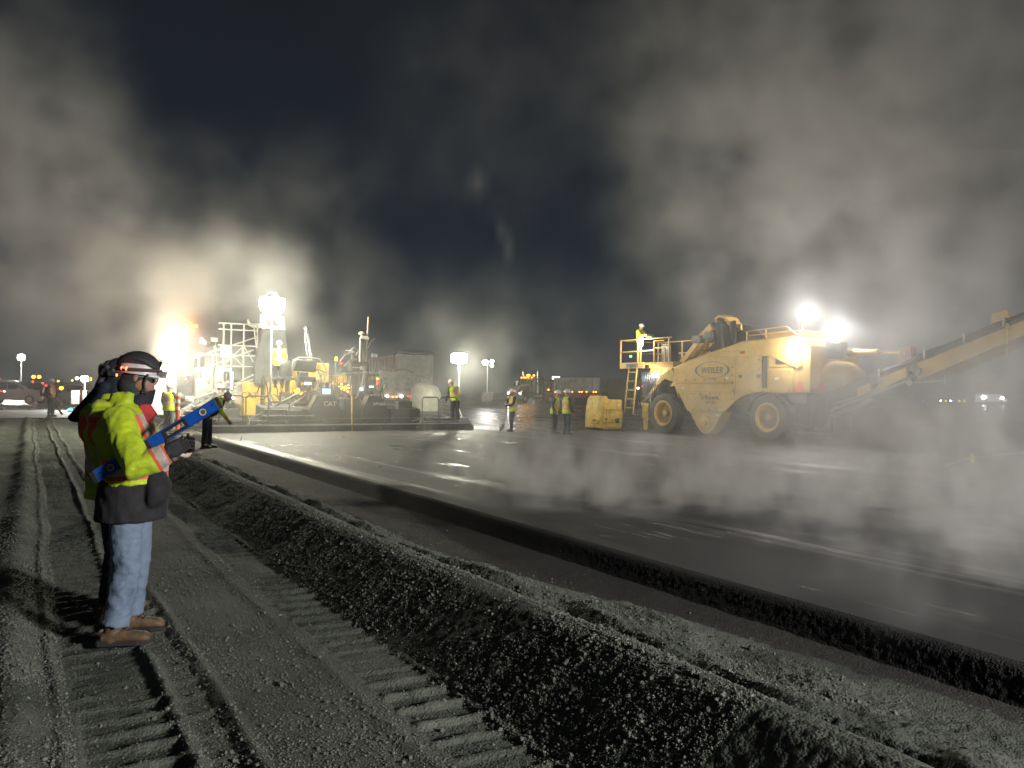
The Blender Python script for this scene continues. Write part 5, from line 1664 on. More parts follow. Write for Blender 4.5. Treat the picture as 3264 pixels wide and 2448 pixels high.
def person(label, loc, heading, pose=None, top='vest', top_mat=None, leg_mat=None, sleeve=None, helmet=M_HELM, detail=1, scale=1.0, torso=None,
           boots=M_DBOOT, glove=None, curl=0.6, led=None, hood=False, beard=False, hip_w=0.15, belly=1.0, tape_kw=None, group=None, aim_head=None):
    J = dict(BASE_POSE)
    if pose:
        J.update(pose)
    t = thing('person', label, 'person', loc, heading, group)
    t.scale = (scale, scale, scale)
    V = {1: 0.022, 2: 0.009}[detail]
    v = {k: Vector(p) for k, p in J.items()}
    axv = (v['neck'] - v['pelvis']).normalized()
    lat = (v['shL'] - v['shR']).normalized()
    fw = lat.cross(axv).normalized()

    def ring(c, rx, ry, nrm):
        return (c, rx, ry, nrm)
    # --- body: one continuous figure under the clothes (head, neck, trunk, limbs)
    b = MB()
    hd = v['head']
    hup = (hd - v['neck']).normalized() * 0.4 + Vector((0, 0, 0.6)) if pose and 'head' in pose else Vector((0, 0, 1))
    hup.normalize()
    hf = Vector(aim_head).normalized() if aim_head else (Vector((1, 0, 0)) if abs(hup.x) < 0.9 else Vector((0, 0, -1)))
    hf = (hf - hup * hf.dot(hup)).normalized()
    hs = hup.cross(hf)
    R3 = Matrix((hf, hs, hup)).transposed()

    def hp(x, y, z):
        return hd + R3 @ Vector((x, y, z))
    hb = MB()
    hb.ball((0, 0, 0), 0.098, 0.078, 0.118, 20, 14)
    hb.ball((0.03, 0, -0.055), 0.068, 0.058, 0.072, 16, 10)
    hb.ball((0.098, 0, -0.018), 0.018, 0.013, 0.026, 10, 8)           # nose
    hb.ball((0.088, 0, 0.028), 0.016, 0.05, 0.012, 10, 6)             # brow
    hb.ball((0.088, 0, -0.062), 0.014, 0.026, 0.010, 10, 6)           # lips
    hb.ball((0.078, 0, -0.10), 0.022, 0.026, 0.02, 10, 6)             # chin
    for s_ in (-1, 1):
        hb.ball((0.0, s_ * 0.08, -0.012), 0.018, 0.012, 0.032, 10, 8)  # ears
        hb.ball((0.062, s_ * 0.04, -0.03), 0.028, 0.024, 0.03, 10, 8)
    b.add([hp(*p) for p in hb.v], hb.f)
    b.tube([v['neck'] - axv * 0.08, v['neck'], hd - R3 @ Vector((0.012, 0, 0.06))], [0.075, 0.058, 0.055], 14)
    b.loft([ring(v['pelvis'] - axv * 0.06, 0.10, 0.14, axv), ring(v['pelvis'] + axv * 0.06, 0.10, 0.13, axv), ring(v['chest'] - axv * 0.05, 0.11, 0.15, axv), ring(v['chest'] + axv * 0.08, 0.10, 0.15, axv), ring(v['neck'] - axv * 0.02, 0.06, 0.08, axv)], 18)
    for s_ in 'RL':
        b.tube([v['neck'] - axv * .08, v['sh' + s_], v['el' + s_], v['wr' + s_]], [.05, .05, .038, .026], 10)
        b.tube([v['hip' + s_], v['kn' + s_], v['an' + s_]], [.075, .052, .038], 10)
    put(eval_mesh(b, V * (0.8 if detail == 1 else 0.75), 2), 'body', M_SKIN, t)
    # eyes
    if detail == 2:
        eb = MB()
        for s_ in (-1, 1):
            eb.ball(hp(0.086, s_ * 0.032, 0.004), 0.012, 0.012, 0.010, 10, 6)
        eb.build('eyes', mat('eye', (0.5, 0.5, 0.48), 0.2, dirt=0), t)
    # --- trousers
    b = MB()
    b.loft([ring(v['pelvis'] - axv * 0.09, 0.115, hip_w, axv), ring(v['pelvis'], 0.13, hip_w + .012, axv), ring(v['pelvis'] + axv * 0.12, 0.12, hip_w, axv)], 18)
    for s_ in 'RL':
        k = v['kn' + s_]; a = v['an' + s_]; h_ = v['hip' + s_]
        dn = (a - k).normalized()
        b.tube([h_ + Vector((0, 0, 0.02)), h_.lerp(k, 0.5), k, k.lerp(a, 0.5), a - dn * 0.07, a - dn * 0.035], [0.106, 0.094, 0.080, 0.078, 0.078, 0.084], 14)
    m_ = eval_mesh(b, V * 1.1, 2)
    wrinkle(m_, 0.011 if detail == 2 else 0.010, 7.5 if detail == 2 else 7, 3.0, (1, 1, 1.5))
    if detail == 2:
        wrinkle(m_, 0.003, 22, 8.0, (1, 1, 1.3))
    put(m_, 'trousers', leg_mat or M_NAVY, t)
    # --- boots
    for s_ in 'RL':
        a = v['an' + s_]
        sgn = -1 if s_ == 'R' else 1
        b = MB()
        z0 = a.z - 0.09
        b.loft([((a.x - 0.015, a.y, z0 + 0.012), .045, .045), ((a.x - 0.01, a.y, z0 + .10), .050, .048), ((a.x - 0.005, a.y, z0 + .17), .056, .054)], 14)
        b.loft([((a.x - 0.075, a.y, z0 + 0.045), .036, .040, (1, 0, 0)), ((a.x - 0.03, a.y, z0 + .055), .045, .045, (1, 0, 0)), ((a.x + 0.06, a.y + sgn * .004, z0 + .055), .044, .046, (1, 0, 0)),
                ((a.x + 0.13, a.y + sgn * .008, z0 + .045), .037, .050, (1, 0, 0)), ((a.x + 0.185, a.y + sgn * .008, z0 + .042), .033, .048, (1, 0, 0)), ((a.x + 0.215, a.y + sgn * .006, z0 + .034), .020, .036, (1, 0, 0))], 16)
        bt = put(eval_mesh(b, V * 0.8, 3), 'boot', boots, t)
        b = MB()
        b.prism([(a.x - .105, a.y - .03), (a.x - .09, a.y - .042), (a.x + .05, a.y - .044), (a.x + .14, a.y - .055), (a.x + .2, a.y - .045), (a.x + .225, a.y - .01), (a.x + .215, a.y + .035), (a.x + .14, a.y + .055), (a.x + .05, a.y + .044), (a.x - .09, a.y + .042), (a.x - .105, a.y + .03)], z0 - 0.004, z0 + 0.026, 'xy')
        b.build('boot_sole', M_SOLE, bt, 0.004)
        if detail == 2:
            for k in range(5):
                l = MB(); zz = z0 + 0.085 + k * .016; xx = a.x + 0.085 - k * .017
                l.tube([(xx, a.y - .028, zz), (xx + .012, a.y, zz + .012), (xx, a.y + .028, zz)], .004, 5); l.build('boot_lace', M_SOLE, bt)
    # --- upper clothing
    T = torso or {}
    rx, ry = T.get('rx', 0.145), T.get('ry', 0.195)
    hem = T.get('hem', -0.12)
    cx = T.get('cx', 0.0)
    sh_h = 0.0
    Ls = (v['neck'] - v['pelvis']).length

    def torso_rings(k=1.0, hem_=None):
        hem_ = hem if hem_ is None else hem_
        P = v['pelvis'] + fw * cx
        mid = (v['chest'] - v['pelvis']).length
        rg = [ring(P + axv * hem_ + fw * T.get('hcx', 0), rx * T.get('hk', 1.05) * k, ry * 1.0 * k, axv), ring(P + axv * (hem_ * 0.4 + 0.03), rx * T.get('wk', 1.02) * k * belly, ry * 0.97 * k, axv),
              ring(P + axv * (mid * 0.55) + fw * .01, rx * 1.03 * k, ry * 1.0 * k, axv),
              ring(v['chest'] + fw * cx * 0.6, rx * 1.0 * k, ry * 1.08 * k, axv), ring(v['chest'] + axv * 0.08 + fw * (cx * .3 - .01), rx * 0.88 * k, ry * 1.05 * k, axv),
              ring(v['neck'] - axv * 0.065 - fw * .012, rx * 0.68 * k, ry * 0.80 * k, axv), ring(v['neck'] - axv * 0.01, rx * 0.52 * k, ry * 0.42 * k, axv)]
        return rg
    arm_r = T.get('arm', (0.078, 0.066, 0.052))

    def arms(b, k=1.0, upto=1.0, rr=arm_r):
        for s_ in 'RL':
            sh, el, wr = v['sh' + s_], v['el' + s_], v['wr' + s_]
            b.tube([v['neck'] - axv * .09 + (sh - v['neck']) * 0.35, sh, sh.lerp(el, .5), el, el.lerp(wr, .5), el.lerp(wr, upto)],
                   [rr[0] * k, rr[0] * 1.02 * k, (rr[0] + rr[1]) / 2 * k, rr[1] * 1.03 * k, (rr[1] + rr[2]) / 2 * k, rr[2] * 1.05 * k], 16)
    tkw = tape_kw or {}
    if top == 'jacket':
        b = MB(); b.loft(torso_rings(), 28); arms(b, 1.0, 0.98)
        if hood:
            b.loft([ring(v['neck'] - fw * .02 - axv * 0.02, .10, .115, axv), ring(v['neck'] + axv * 0.06 - fw * .01, .092, .10, axv)], 20)
            b.ball(v['neck'] - fw * 0.14 - axv * 0.08, 0.11, 0.15, 0.10, 18, 12)
            b.ball(v['neck'] - fw * 0.17 - axv * 0.18, 0.07, 0.12, 0.10, 18, 12)
        else:
            b.loft([ring(v['neck'] - axv * 0.03, .085, .09, axv), ring(v['neck'] + axv * 0.045, .07, .075, axv)], 20)
        m_ = eval_mesh(b, V, 4)
        wrinkle(m_, 0.015 if detail == 2 else 0.010, 6.0, 1.0, (1.5, 1.5, 0.8))
        if detail == 2:
            wrinkle(m_, 0.0035, 17, 5.0, (1, 1, 1.3))
        tape_attr(m_, J, torso_r=ry, **tkw)
        put(m_, 'jacket', top_mat or M_LIME, t)
    else:
        b = MB(); b.loft(torso_rings(0.93, hem + 0.03), 22); arms(b, 0.92, 1.0)
        m_ = eval_mesh(b, V, 3); wrinkle(m_, 0.008, 8, 2.0)
        put(m_, 'shirt', sleeve or M_SLV, t)
        b = MB(); b.loft(torso_rings(1.06), 22)
        for s_ in (-1, 1):
            b.ball(v['neck'] - axv * 0.055 + lat * s_ * 0.10, 0.085, 0.075, 0.06, 12, 8)
        m_ = eval_mesh(b, V * 0.9, 3); wrinkle(m_, 0.008, 7, 4.0, (1.4, 1.4, 1))
        kw = dict(arms=False); kw.update(tkw)
        tape_attr(m_, J, torso_r=ry, **kw)
        put(m_, 'vest', top_mat or M_LIMEV, t)
    # --- hands
    for s_, sg in (('R', -1), ('L', 1)):
        b = MB()
        el, wr = v['el' + s_], v['wr' + s_]
        d = (wr - el).normalized()
        sd = Vector((0.25, 0, 1)) if abs(d.z) < 0.8 else Vector((1, 0, 0))
        b.tube([wr - d * .07, wr - d * .02, wr + d * .02], [.045, .044, .034], 10) if glove else None
        hand(b, wr - d * 0.005, d, sd, 1.12 if glove else 1.0, curl, (0, -sg, -0.2))
        m_ = eval_mesh(b, 0.0045 if detail == 2 else 0.008, 1)
        put(m_, 'glove' if glove else 'hand', glove or M_SKIN, t)
    # --- helmet
    hb = MB()
    n = 22
    prof = [(1.0, 0.0), (0.995, .05), (0.93, .16), (0.80, .25), (.55, .33), (.28, .37), (0.02, .385)]
    vs = []
    for (r_, z_) in prof:
        for k in range(n):
            an = 2 * math.pi * k / n
            vs.append((0.132 * r_ * math.cos(an) - 0.004, 0.108 * r_ * math.sin(an), 0.012 + z_ * 0.37))
    fs = []
    for i in range(len(prof) - 1):
        for k in range(n):
            l = (k + 1) % n
            fs.append((i * n + k, i * n + l, (i + 1) * n + l, (i + 1) * n + k))
    fs.append(tuple((len(prof) - 1) * n + k for k in range(n)))
    fs.append(tuple(reversed(range(n))))
    hb.add(vs, fs)
    vs = []
    for k in range(9):                    # peak
        an = math.radians(-62 + 124 * k / 8)
        vs.append((0.122 * math.cos(an), 0.104 * math.sin(an), 0.032)); vs.append((0.128 * math.cos(an) + 0.048 * math.cos(an) ** 2, 0.108 * math.sin(an), 0.012))
    vs += [(x, y, z - .006) for x, y, z in vs]
    fs = []
    for k in range(8):
        a = 2 * k
        fs += [(a, a + 1, a + 3, a + 2), (a + 18, a + 20, a + 21, a + 19), (a + 1, a + 19, a + 21, a + 3), (a, a + 2, a + 20, a + 18)]
    fs += [(0, 18, 19, 1), (16, 17, 35, 34)]
    hb.add(vs, fs)
    hm = MB(); hm.add([hp(*p) for p in hb.v], hb.f)
    ho = hm.build('helmet', helmet, t, 0, True)
    if led:
        l = MB()
        for (x, y, z) in led[1]:
            l.ball(hp(x, y, z), .018 if detail == 1 else .012, None, None, 8, 6)
        l.build('helmet_lamp', led[0], ho, 0, True)
    t['_'] = 0
    del t['_']
    return t, J, hp, ho


# --- the man in front with the blue level
MP = wd(0.55, 5.58, 0.0)
hz_ = float(berm_height(np.array([0.56]), np.array([5.6]))[0])
MP.z = hz_ + 0.004
MAN_H = math.radians(14)
poseA = dict(pelvis=(0.02, 0, 0.98), chest=(-0.015, 0, 1.33), neck=(-0.005, 0, 1.56), head=(0.055, 0.0, 1.735),
             shR=(-0.02, -0.215, 1.46), elR=(0.15, -0.425, 1.165), wrR=(0.305, -0.39, 1.255),
             shL=(-0.02, 0.215, 1.46), elL=(0.10, 0.34, 1.20), wrL=(0.33, 0.12, 1.26),
             hipR=(0.015, -0.10, 0.94), knR=(0.03, -0.12, 0.50), anR=(-0.035, -0.13, 0.105),
             hipL=(0.02, 0.10, 0.94), knL=(0.04, 0.12, 0.50), anL=(-0.005, 0.15, 0.105))
man, JA, hpA, helA = person('man in lime hooded jacket and faded jeans holding a long blue level under his arm', MP, MAN_H, poseA, 'jacket', M_LIME, M_JEAN,
                            detail=2, boots=M_BOOT, glove=M_GLV, curl=1.1, hood=True, scale=0.985,
                            torso=dict(rx=0.190, ry=0.240, hem=0.06, cx=0.02, hk=1.10, wk=1.05, arm=(0.090, 0.084, 0.066)), hip_w=0.155,
                            tape_kw=dict(waist=(0.155,), wide=1.45, arm_t=0.78))
# dark coat showing below the jacket
b = MB()
b.loft([((0.02, 0, 0.80), 0.215, 0.245), ((0.03, 0, 0.9), 0.215, 0.24), ((0.03, 0, 1.05), 0.20, 0.23), ((0.02, 0, 1.2), 0.15, 0.18)], 26)
b.loft([((0.17, -0.10, 0.89), 0.05, 0.10), ((0.19, -0.10, 0.94), 0.075, 0.13), ((0.195, -0.08, 1.02), 0.085, 0.14), ((0.17, -0.05, 1.12), 0.06, 0.12)], 18)
m_ = eval_mesh(b, 0.010, 4); wrinkle(m_, 0.008, 6, 9.0, (1.3, 1.3, .8))
put(m_, 'coat', M_DARKC, man)
# collar, balaclava, beard, glasses, straps, headband lamp
b = MB()
b.loft([((0.045, 0, 1.52), 0.098, 0.085, (-.3, 0, 1)), ((0.06, 0, 1.575), 0.10, 0.083, (-.35, 0, 1)), ((0.075, 0, 1.615), 0.095, 0.08, (-.4, 0, 1))], 22)
m_ = eval_mesh(b, 0.008, 2); put(m_, 'inner_collar', mat('navy_collar_cloth', (0.02, 0.022, 0.035), 0.8, dirt=.2), man)
b = MB()
pts = [hpA(0.10, -0.072, -0.17), hpA(0.15, -0.062, -0.23), hpA(0.115, -0.10, -0.30), hpA(0.055, -0.11, -0.25), hpA(0.05, -0.09, -0.18)]
pts2 = [p + Vector((0.01, 0.03, -.004)) for p in pts]
b.add(pts + pts2, [(0, 1, 2, 3, 4), (9, 8, 7, 6, 5), (0, 5, 6, 1), (1, 6, 7, 2), (2, 7, 8, 3), (3, 8, 9, 4), (4, 9, 5, 0)])
b.build('collar_flap', M_REDC, man, 0.006, True)
b = MB()
for p in ((0.0, 0, -0.02, .108, .089, .085), (-0.03, 0, -0.07, .092, .085, .085), (-0.02, 0, -0.14, .085, .08, .07), (0.045, 0, -0.135, .07, .066, .03)):
    b.ball(hpA(*p[:3]), *p[3:], 18, 12)
put(eval_mesh(b, 0.008, 2), 'helmet_liner', mat('liner_cloth', (0.035, 0.045, 0.05), 0.8, dirt=0.2), man)
b = MB(); b.ball(hpA(0.052, 0, -0.05), 0.052, 0.072, 0.062, 18, 12); b.ball(hpA(0.03, -0.045, -0.045), 0.055, 0.042, 0.055, 18, 12); b.ball(hpA(0.103, 0, -0.026), 0.016, 0.014, 0.022); b.ball(hpA(0.09, 0, -0.075), .02, .03, .03)
put(eval_mesh(b, 0.006, 2), 'face', M_SKIN, man)
for s_ in (-1, 1):
    b = MB(); b.tube([hpA(0.075, s_ * 0.098, 0.02), hpA(0.06, s_ * 0.098, -0.04), hpA(0.07, s_ * 0.082, -0.10), hpA(0.095, s_ * 0.03, -0.145), hpA(0.1, 0, -0.15)], 0.007, 6); b.build('chin_strap', M_BLK, man)
    b = MB(); b.tube([hpA(0.0, s_ * 0.094, 0.0), hpA(0.085, s_ * 0.072, 0.0), hpA(0.118, s_ * 0.045, 0.0)], 0.003, 5); b.ball(hpA(0.112, s_ * 0.03, -0.008), 0.006, 0.026, 0.018); b.build('safety_glasses', M_SIL, man)
# dark cover over the white shell, leaving white patches
b = MB()
n = 26
prof = [(1.035, .10), (1.035, .16), (0.99, .19), (0.86, .27), (.62, .345), (.33, .39), (0.03, .405)]
for (r_, z_) in prof:
    for k in range(n):
        an = 2 * math.pi * k / n
        zz = z_ + (0.12 * max(0, math.sin(an * 1.5 + 0.9)) if z_ < .17 else 0)
        b.v.append(tuple(hpA(0.132 * r_ * math.cos(an) - 0.008, 0.108 * r_ * math.sin(an), 0.016 + zz * 0.37)))
for i in range(len(prof) - 1):
    for k in range(n):
        l = (k + 1) % n
        b.f.append((i * n + k, i * n + l, (i + 1) * n + l, (i + 1) * n + k))
b.f.append(tuple((len(prof) - 1) * n + k for k in range(n)))
cov = b.build('helmet_cover', M_HELD, helA, 0, True)
so = cov.modifiers.new('thick', 'SOLIDIFY'); so.thickness = 0.006
for k in range(7):
    b = MB(); b.box(-.012, .012, -.008, .008, -.012, .012)
    q = MB(); an = 2.5 + k * 0.2
    q.add([hpA(0.146 * math.cos(an) * (1 - .04 * k) + x, 0.0 + y * 2, 0.03 + 0.13 * abs(math.sin(an)) + z) for x, y, z in b.v], b.f)
    q.build('cover_buckle', M_HELD, helA, 0.003)
b = MB()
b.tube([hpA(0.136 * math.cos(a_) - .004, 0.113 * math.sin(a_), 0.040 + 0.012 * math.cos(a_)) for a_ in [2 * math.pi * k / 28 for k in range(28)]], 0.0095, 6, closed=True, flat=1.3)
hbnd = b.build('headband', mat('headband_brown', (0.10, 0.055, 0.05), 0.6), helA, 0, True)
b = MB()
for (an, zz) in ((4.05, .036), (4.30, .038)):
    b.ball(hpA(0.140 * math.cos(an), 0.118 * math.sin(an), zz), .010, .006, .013, 8, 6)
b.ball(hpA(-0.115, -0.075, -.012), .006, .006, .011, 8, 6)
b.build('red_led', mat('led_red', (1.0, 0.10, 0.02), emit=9), hbnd, 0, True)
b = MB(); an = 4.175; b.ball(hpA(0.141 * math.cos(an), 0.119 * math.sin(an), .038), .006, .004, .005, 8, 5); b.build('blue_led', M_BLUL, hbnd)
b = MB(); b.tube([hpA(0.135, 0, 0.035), hpA(0.165, 0, 0.03)], .022, 12); b.tube([hpA(0.128, -.045, 0.03), hpA(0.155, -.05, 0.025)], .016, 12); b.build('headlamp', M_SIL, hbnd, 0, True)
lamp('led_glow', hpA(-0.06, -0.17, 0.04), 0.05, (1, 0.06, 0.03), 0.02, man)
# cuff rib on the near sleeve
# --- the blue level under his arm
Mi = (Matrix.Translation(MP) @ Matrix.Rotation(MAN_H, 4, 'Z')).inverted()
pl0 = D(200, 1034, 4.715)
pl1 = D(476, 868, 4.755)
LV = thing('spirit_level', 'long blue box level with round vials held under the front man\'s arm', 'level', pl0, 0)
dx = (pl1 - pl0)
Ln = dx.length
xa = dx.normalized(); ya = Vector((0, 0, 1)).cross(xa).normalized(); za = xa.cross(ya)
LV.rotation_euler = Matrix((xa, ya, za)).transposed().to_euler()
hh = 0.036
b = MB(); b.box(0.02, Ln - .02, -.013, .013, hh - .006, hh); b.box(0.02, Ln - .02, -.013, .013, -hh, -hh + .006)
for (x0, x1) in ((.03, .235), (.40, Ln - .40), (Ln - .235, Ln - .03)):
    b.box(x0, x1, -.007, .007, -hh + .006, hh - .006)
b.build('frame', M_BLU, LV, 0.001)
for (x0, x1) in ((.235, .40), (Ln - .40, Ln - .235)):
    b = MB()
    b.box(x0, x0 + .022, -.009, .009, -hh + .006, hh - .006); b.box(x1 - .022, x1, -.009, .009, -hh + .006, hh - .006)
    b.box(x0 + .022, x1 - .022, -.009, .009, -hh + .006, -hh + .022); b.box(x0 + .022, x1 - .022, -.009, .009, hh - .022, hh - .006)
    b.build('hand_grip', M_BLKP, LV, 0.002)
b = MB(); b.box(0, .032, -.016, .016, -hh - .002, hh + .002); b.build('end_cap', M_BLKP, LV, 0.004)
b = MB(); b.box(Ln - .018, Ln, -.016, .016, -hh - .002, hh + .002); b.build('end_cap', M_BLKP, LV, 0.004)
b = MB(); b.box(.03, Ln - .02, -.011, .011, hh, hh + .0015); b.build('milled_edge', M_SIL, LV)
for x in (.13, Ln - .12):
    b = MB(); b.lathe([(.022, 0), (.022, -.004), (.0155, -.004), (.0155, 0)], (x, -.007, 0), 'y', 28, closed=True); vr = b.build('vial_ring', M_WHT, LV, 0, True)
    b = MB(); b.lathe([(.026, .0005), (.026, -.003), (.022, -.003), (.022, .0005)], (x, -.007, 0), 'y', 28, closed=True); b.build('vial_bezel', M_BLK, vr)
    b = MB(); b.lathe([(.0155, .001), (.0155, -.001)], (x, -.007, 0), 'y', 20); b.build('vial_glass', M_GRY, vr)
for x in (.06, Ln - .05):
    b = MB(); b.lathe([(.007, 0), (.007, -.001)], (x, -.0075, .006), 'y', 12); b.build('hole_disc', M_BLK, LV)  # black disc painted in for the dark inside of a hole

# --- his companion right behind him
poseB = dict(BASE_POSE)
poseB = dict(pelvis=(0, 0, 0.97), chest=(-0.02, 0, 1.32), neck=(-0.01, 0, 1.54), head=(0.03, 0, 1.72), shR=(-.02, -.21, 1.46), shL=(-.02, .21, 1.46),
             elR=(-0.04, -0.29, 1.17), wrR=(0.10, -0.27, 0.95), elL=(-0.02, 0.29, 1.17), wrL=(0.14, 0.2, 0.96))
PB_ = wd(0.56, 6.28, 0.0); PB_.z = float(berm_height(np.array([0.56]), np.array([6.28]))[0])
PB_.x -= 0.02
m2, JB, hpB, helB = person('man in dark jeans and lime jacket standing hidden behind the man with the level', PB_, math.radians(20), poseB, 'jacket', M_LIME, M_NAVY,
                           detail=2, boots=M_BOOT, glove=M_GLV, helmet=M_HELD, hood=True, torso=dict(rx=0.19, ry=0.235, hem=-0.10, arm=(0.09, 0.08, 0.062)), tape_kw=dict(waist=(0.12,), wide=1.3))
b = MB()
for k in range(14):
    an = 2.0 + 0.18 * k
    b.ball(hpB(0.145 * math.cos(an), 0.12 * math.sin(an), 0.03 + 0.02 * (k % 3)), .022, .022, .026, 8, 6)
for k in range(9):
    b.ball(hpB(-0.10 - 0.006 * k, 0, 0.10 - 0.022 * k), .03, .05, .024, 8, 6)
put(eval_mesh(b, 0.008, 1), 'frilled_cover', M_HELD, helB)
b = MB()
for k in range(8):
    b.ball(hpB(-0.11 - 0.022 * k, -0.02, -0.07 - 0.034 * k), .055, .09, .035, 10, 8)
b.loft([(hpB(-.01, 0, -.22), .09, .09), (hpB(-.01, 0, -.12), .088, .086), (hpB(-.012, 0, -.02), .105, .09), (hpB(-.012, 0, .03), .10, .085)], 16)
m_ = eval_mesh(b, 0.010, 2); put(m_, 'scarf', mat('navy_cloth', (0.02, 0.024, 0.04), 0.85, dirt=0.2), m2)

# --- the crew farther off
def ground_pt(px, py, z=0.0):
    d = F_ + R_ * ((px - 1106) / 1669.8) - U_ * ((py - 829.5) / 1669.8)
    t_ = (z - CAM_H) / d.z
    return Vector((0, 0, CAM_H)) + d * t_


LEDR = (M_REDL, [(-0.13, 0, 0.04)])
# bending worker with a scarf hanging down
P = ground_pt(447, 968)
pb = dict(pelvis=(0.0, 0, 0.98), chest=(0.24, 0, 1.24), neck=(0.41, 0, 1.37), head=(0.54, 0.0, 1.44), shR=(0.36, -0.2, 1.30), shL=(0.36, 0.2, 1.30),
          elR=(0.44, -0.24, 1.02), wrR=(0.60, -0.16, 0.78), elL=(0.12, 0.26, 1.08), wrL=(0.02, 0.2, 0.9),
          hipR=(0, -.1, .94), knR=(-0.02, -.12, .52), anR=(-0.06, -.13, .09), hipL=(0, .1, .94), knL=(0.03, .13, .5), anL=(0.03, .14, .09))
person('worker in lime jacket bending over and reaching down towards the screed end', P, math.radians(8), pb, 'jacket', M_LIME, M_NAVY, helmet=mat('helmet_greyish', (0.42, 0.41, 0.44), 0.4), beard=True, scale=0.98,
       torso=dict(rx=0.185, ry=0.21, hem=-0.04), led=(M_LEDW, [(0.15, 0, 0.05)]), tape_kw=dict(waist=(0.05,)), hip_w=.14)
sc = MB(); sc.tube([(0.45, -0.06, 1.34), (0.42, -0.22, 1.1), (0.28, -0.26, 0.98), (0.12, -0.25, 0.9)], [0.05, 0.05, 0.06, 0.04], 8, flat=0.5)
so_ = sc.build('scarf', M_HOSE, None, 0, True); so_.parent = bpy.data.objects[[o.name for o in COL.objects if o.name.startswith('person')][-1]] if False else None
bend = [o for o in COL.objects if o.get('category') == 'person'][-1]
so_.parent = bend

# vest worker seen from behind beside the feeder
P = wd(4.4, 31.2, 0.02)
person('worker seen from behind in lime vest with crossed straps beside the feeder stairs', P, math.radians(80), dict(elR=(0.05, -0.33, 1.22), wrR=(0.22, -0.52, 1.2), shR=(0, -.21, 1.43)), 'vest', M_LIMEV, M_GREYT, led=None, torso=dict(hem=-0.16, rx=.16, ry=.21))
# silhouette worker near the bin: shade put into the jacket colour
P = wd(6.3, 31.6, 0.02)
person('worker painted as a dark silhouette standing in front of the white bin of the feeder', P, math.radians(150), dict(elR=(0.18, -0.28, 1.2), wrR=(0.38, -0.2, 1.2)), 'jacket', M_LIME if False else mat('silhouette_cloth', (0.13, 0.13, 0.09), 0.8), M_NAVY)
# operator on the paver
P = wd(8.12, 30.0, 1.72)
person('paver operator in lime vest and white helmet seen above the seat', P, math.radians(110), None, 'jacket', M_LIME, M_NAVY, led=(M_REDL, [(0.06, -0.115, 0.06)]))
# standing on the screed end
P = wd(14.35, 27.25, 0.427)
ps = dict(pelvis=(0, 0, 0.95), chest=(0.10, 0.02, 1.27), neck=(0.2, 0.03, 1.44), head=(0.28, 0.05, 1.58), shR=(0.16, -0.19, 1.38), shL=(0.15, 0.22, 1.38), elL=(0.12, 0.30, 1.08), wrL=(0.22, 0.30, 0.84), elR=(0.25, -.22, 1.12), wrR=(0.42, -.1, 1.0))
person('worker in lime vest standing on the right end of the screed leaning forward', P, math.radians(125), ps, 'vest', M_LIMEV, M_NAVY, sleeve=M_GREYT, led=(M_REDL, [(0.03, -0.115, 0.06)]))
# the man with the shovel
P = ground_pt(1107, 932)
psh = dict(shR=(0, -.2, 1.43), elR=(0.16, -0.26, 1.20), wrR=(0.24, -0.12, 1.40), elL=(0.10, 0.26, 1.16), wrL=(0.26, 0.12, 1.10), head=(0.05, 0, 1.65), anL=(0.10, .12, .09), knL=(.1, .1, .5))
pr = person('worker in lime vest and black sleeves leaning on a shovel on the fresh asphalt', P, math.radians(205), psh, 'vest', M_LIMEV, M_NAVY, led=(M_REDL, [(-0.12, 0.05, 0.04)]), glove=M_GLV)
shv = thing('shovel', 'long handled shovel held upright by the lone worker in the middle', 'shovel', P + Vector((-0.27, -0.10, 0)), math.radians(205))
h = MB(); h.tube([(0.12, 0, 0.25), (-0.02, 0, 1.55)], 0.018, 8); h.build('handle', mat('shovel_wood', (0.40, 0.30, 0.18), 0.6), shv, 0, True)
h = MB(); h.add([(0.10, -0.11, 0.30), (0.10, 0.11, 0.30), (0.26, 0.12, 0.02), (0.26, -0.12, 0.02), (0.12, -0.11, 0.31), (0.12, 0.11, 0.31), (0.275, 0.12, 0.03), (0.275, -0.12, 0.03)],
                [(0, 1, 2, 3), (7, 6, 5, 4), (0, 4, 5, 1), (1, 5, 6, 2), (2, 6, 7, 3), (3, 7, 4, 0)]); h.build('blade', M_DGRY, shv)
# the pair
P = ground_pt(1197, 937)
person('left worker of the talking pair, dark sleeves and lime vest, bent slightly forward', P, math.radians(-20), dict(chest=(0.06, 0, 1.29), neck=(0.10, 0, 1.47), head=(0.15, 0, 1.62), elR=(-.02, -.28, 1.14), wrR=(0.1, -.24, .9), shR=(.06, -.2, 1.41), shL=(.06, .2, 1.41)), 'vest', M_LIMEV, M_NAVY, sleeve=M_GREYT, led=(M_AMB, [(-0.14, -0.02, 0.03)]), torso=dict(hem=-0.16))
P = ground_pt(1223, 939)
person('right worker of the talking pair with navy jeans and a bare hand hanging', P, math.radians(35), dict(elR=(0.0, -.27, 1.13), wrR=(0.10, -.28, .86)), 'vest', M_LIMEV, mat('blue_denim', (0.045, 0.06, 0.095), 0.8, dirt=.3), led=(M_REDL, [(-0.12, 0.02, 0.04)]))
# operator on the big machine
P = wd(23.15, 26.35, 3.02)
person('operator standing on the railed platform of the yellow vehicle reaching to its desk', P, math.radians(-40), dict(head=(0.08, 0, 1.64), elR=(0.22, -.26, 1.22), wrR=(0.5, -.2, 1.22), elL=(0.22, .26, 1.22), wrL=(0.5, .2, 1.22)), 'jacket', M_LIME, M_NAVY, led=(M_REDL, [(-0.13, 0, 0.04)]), glove=M_GLV)
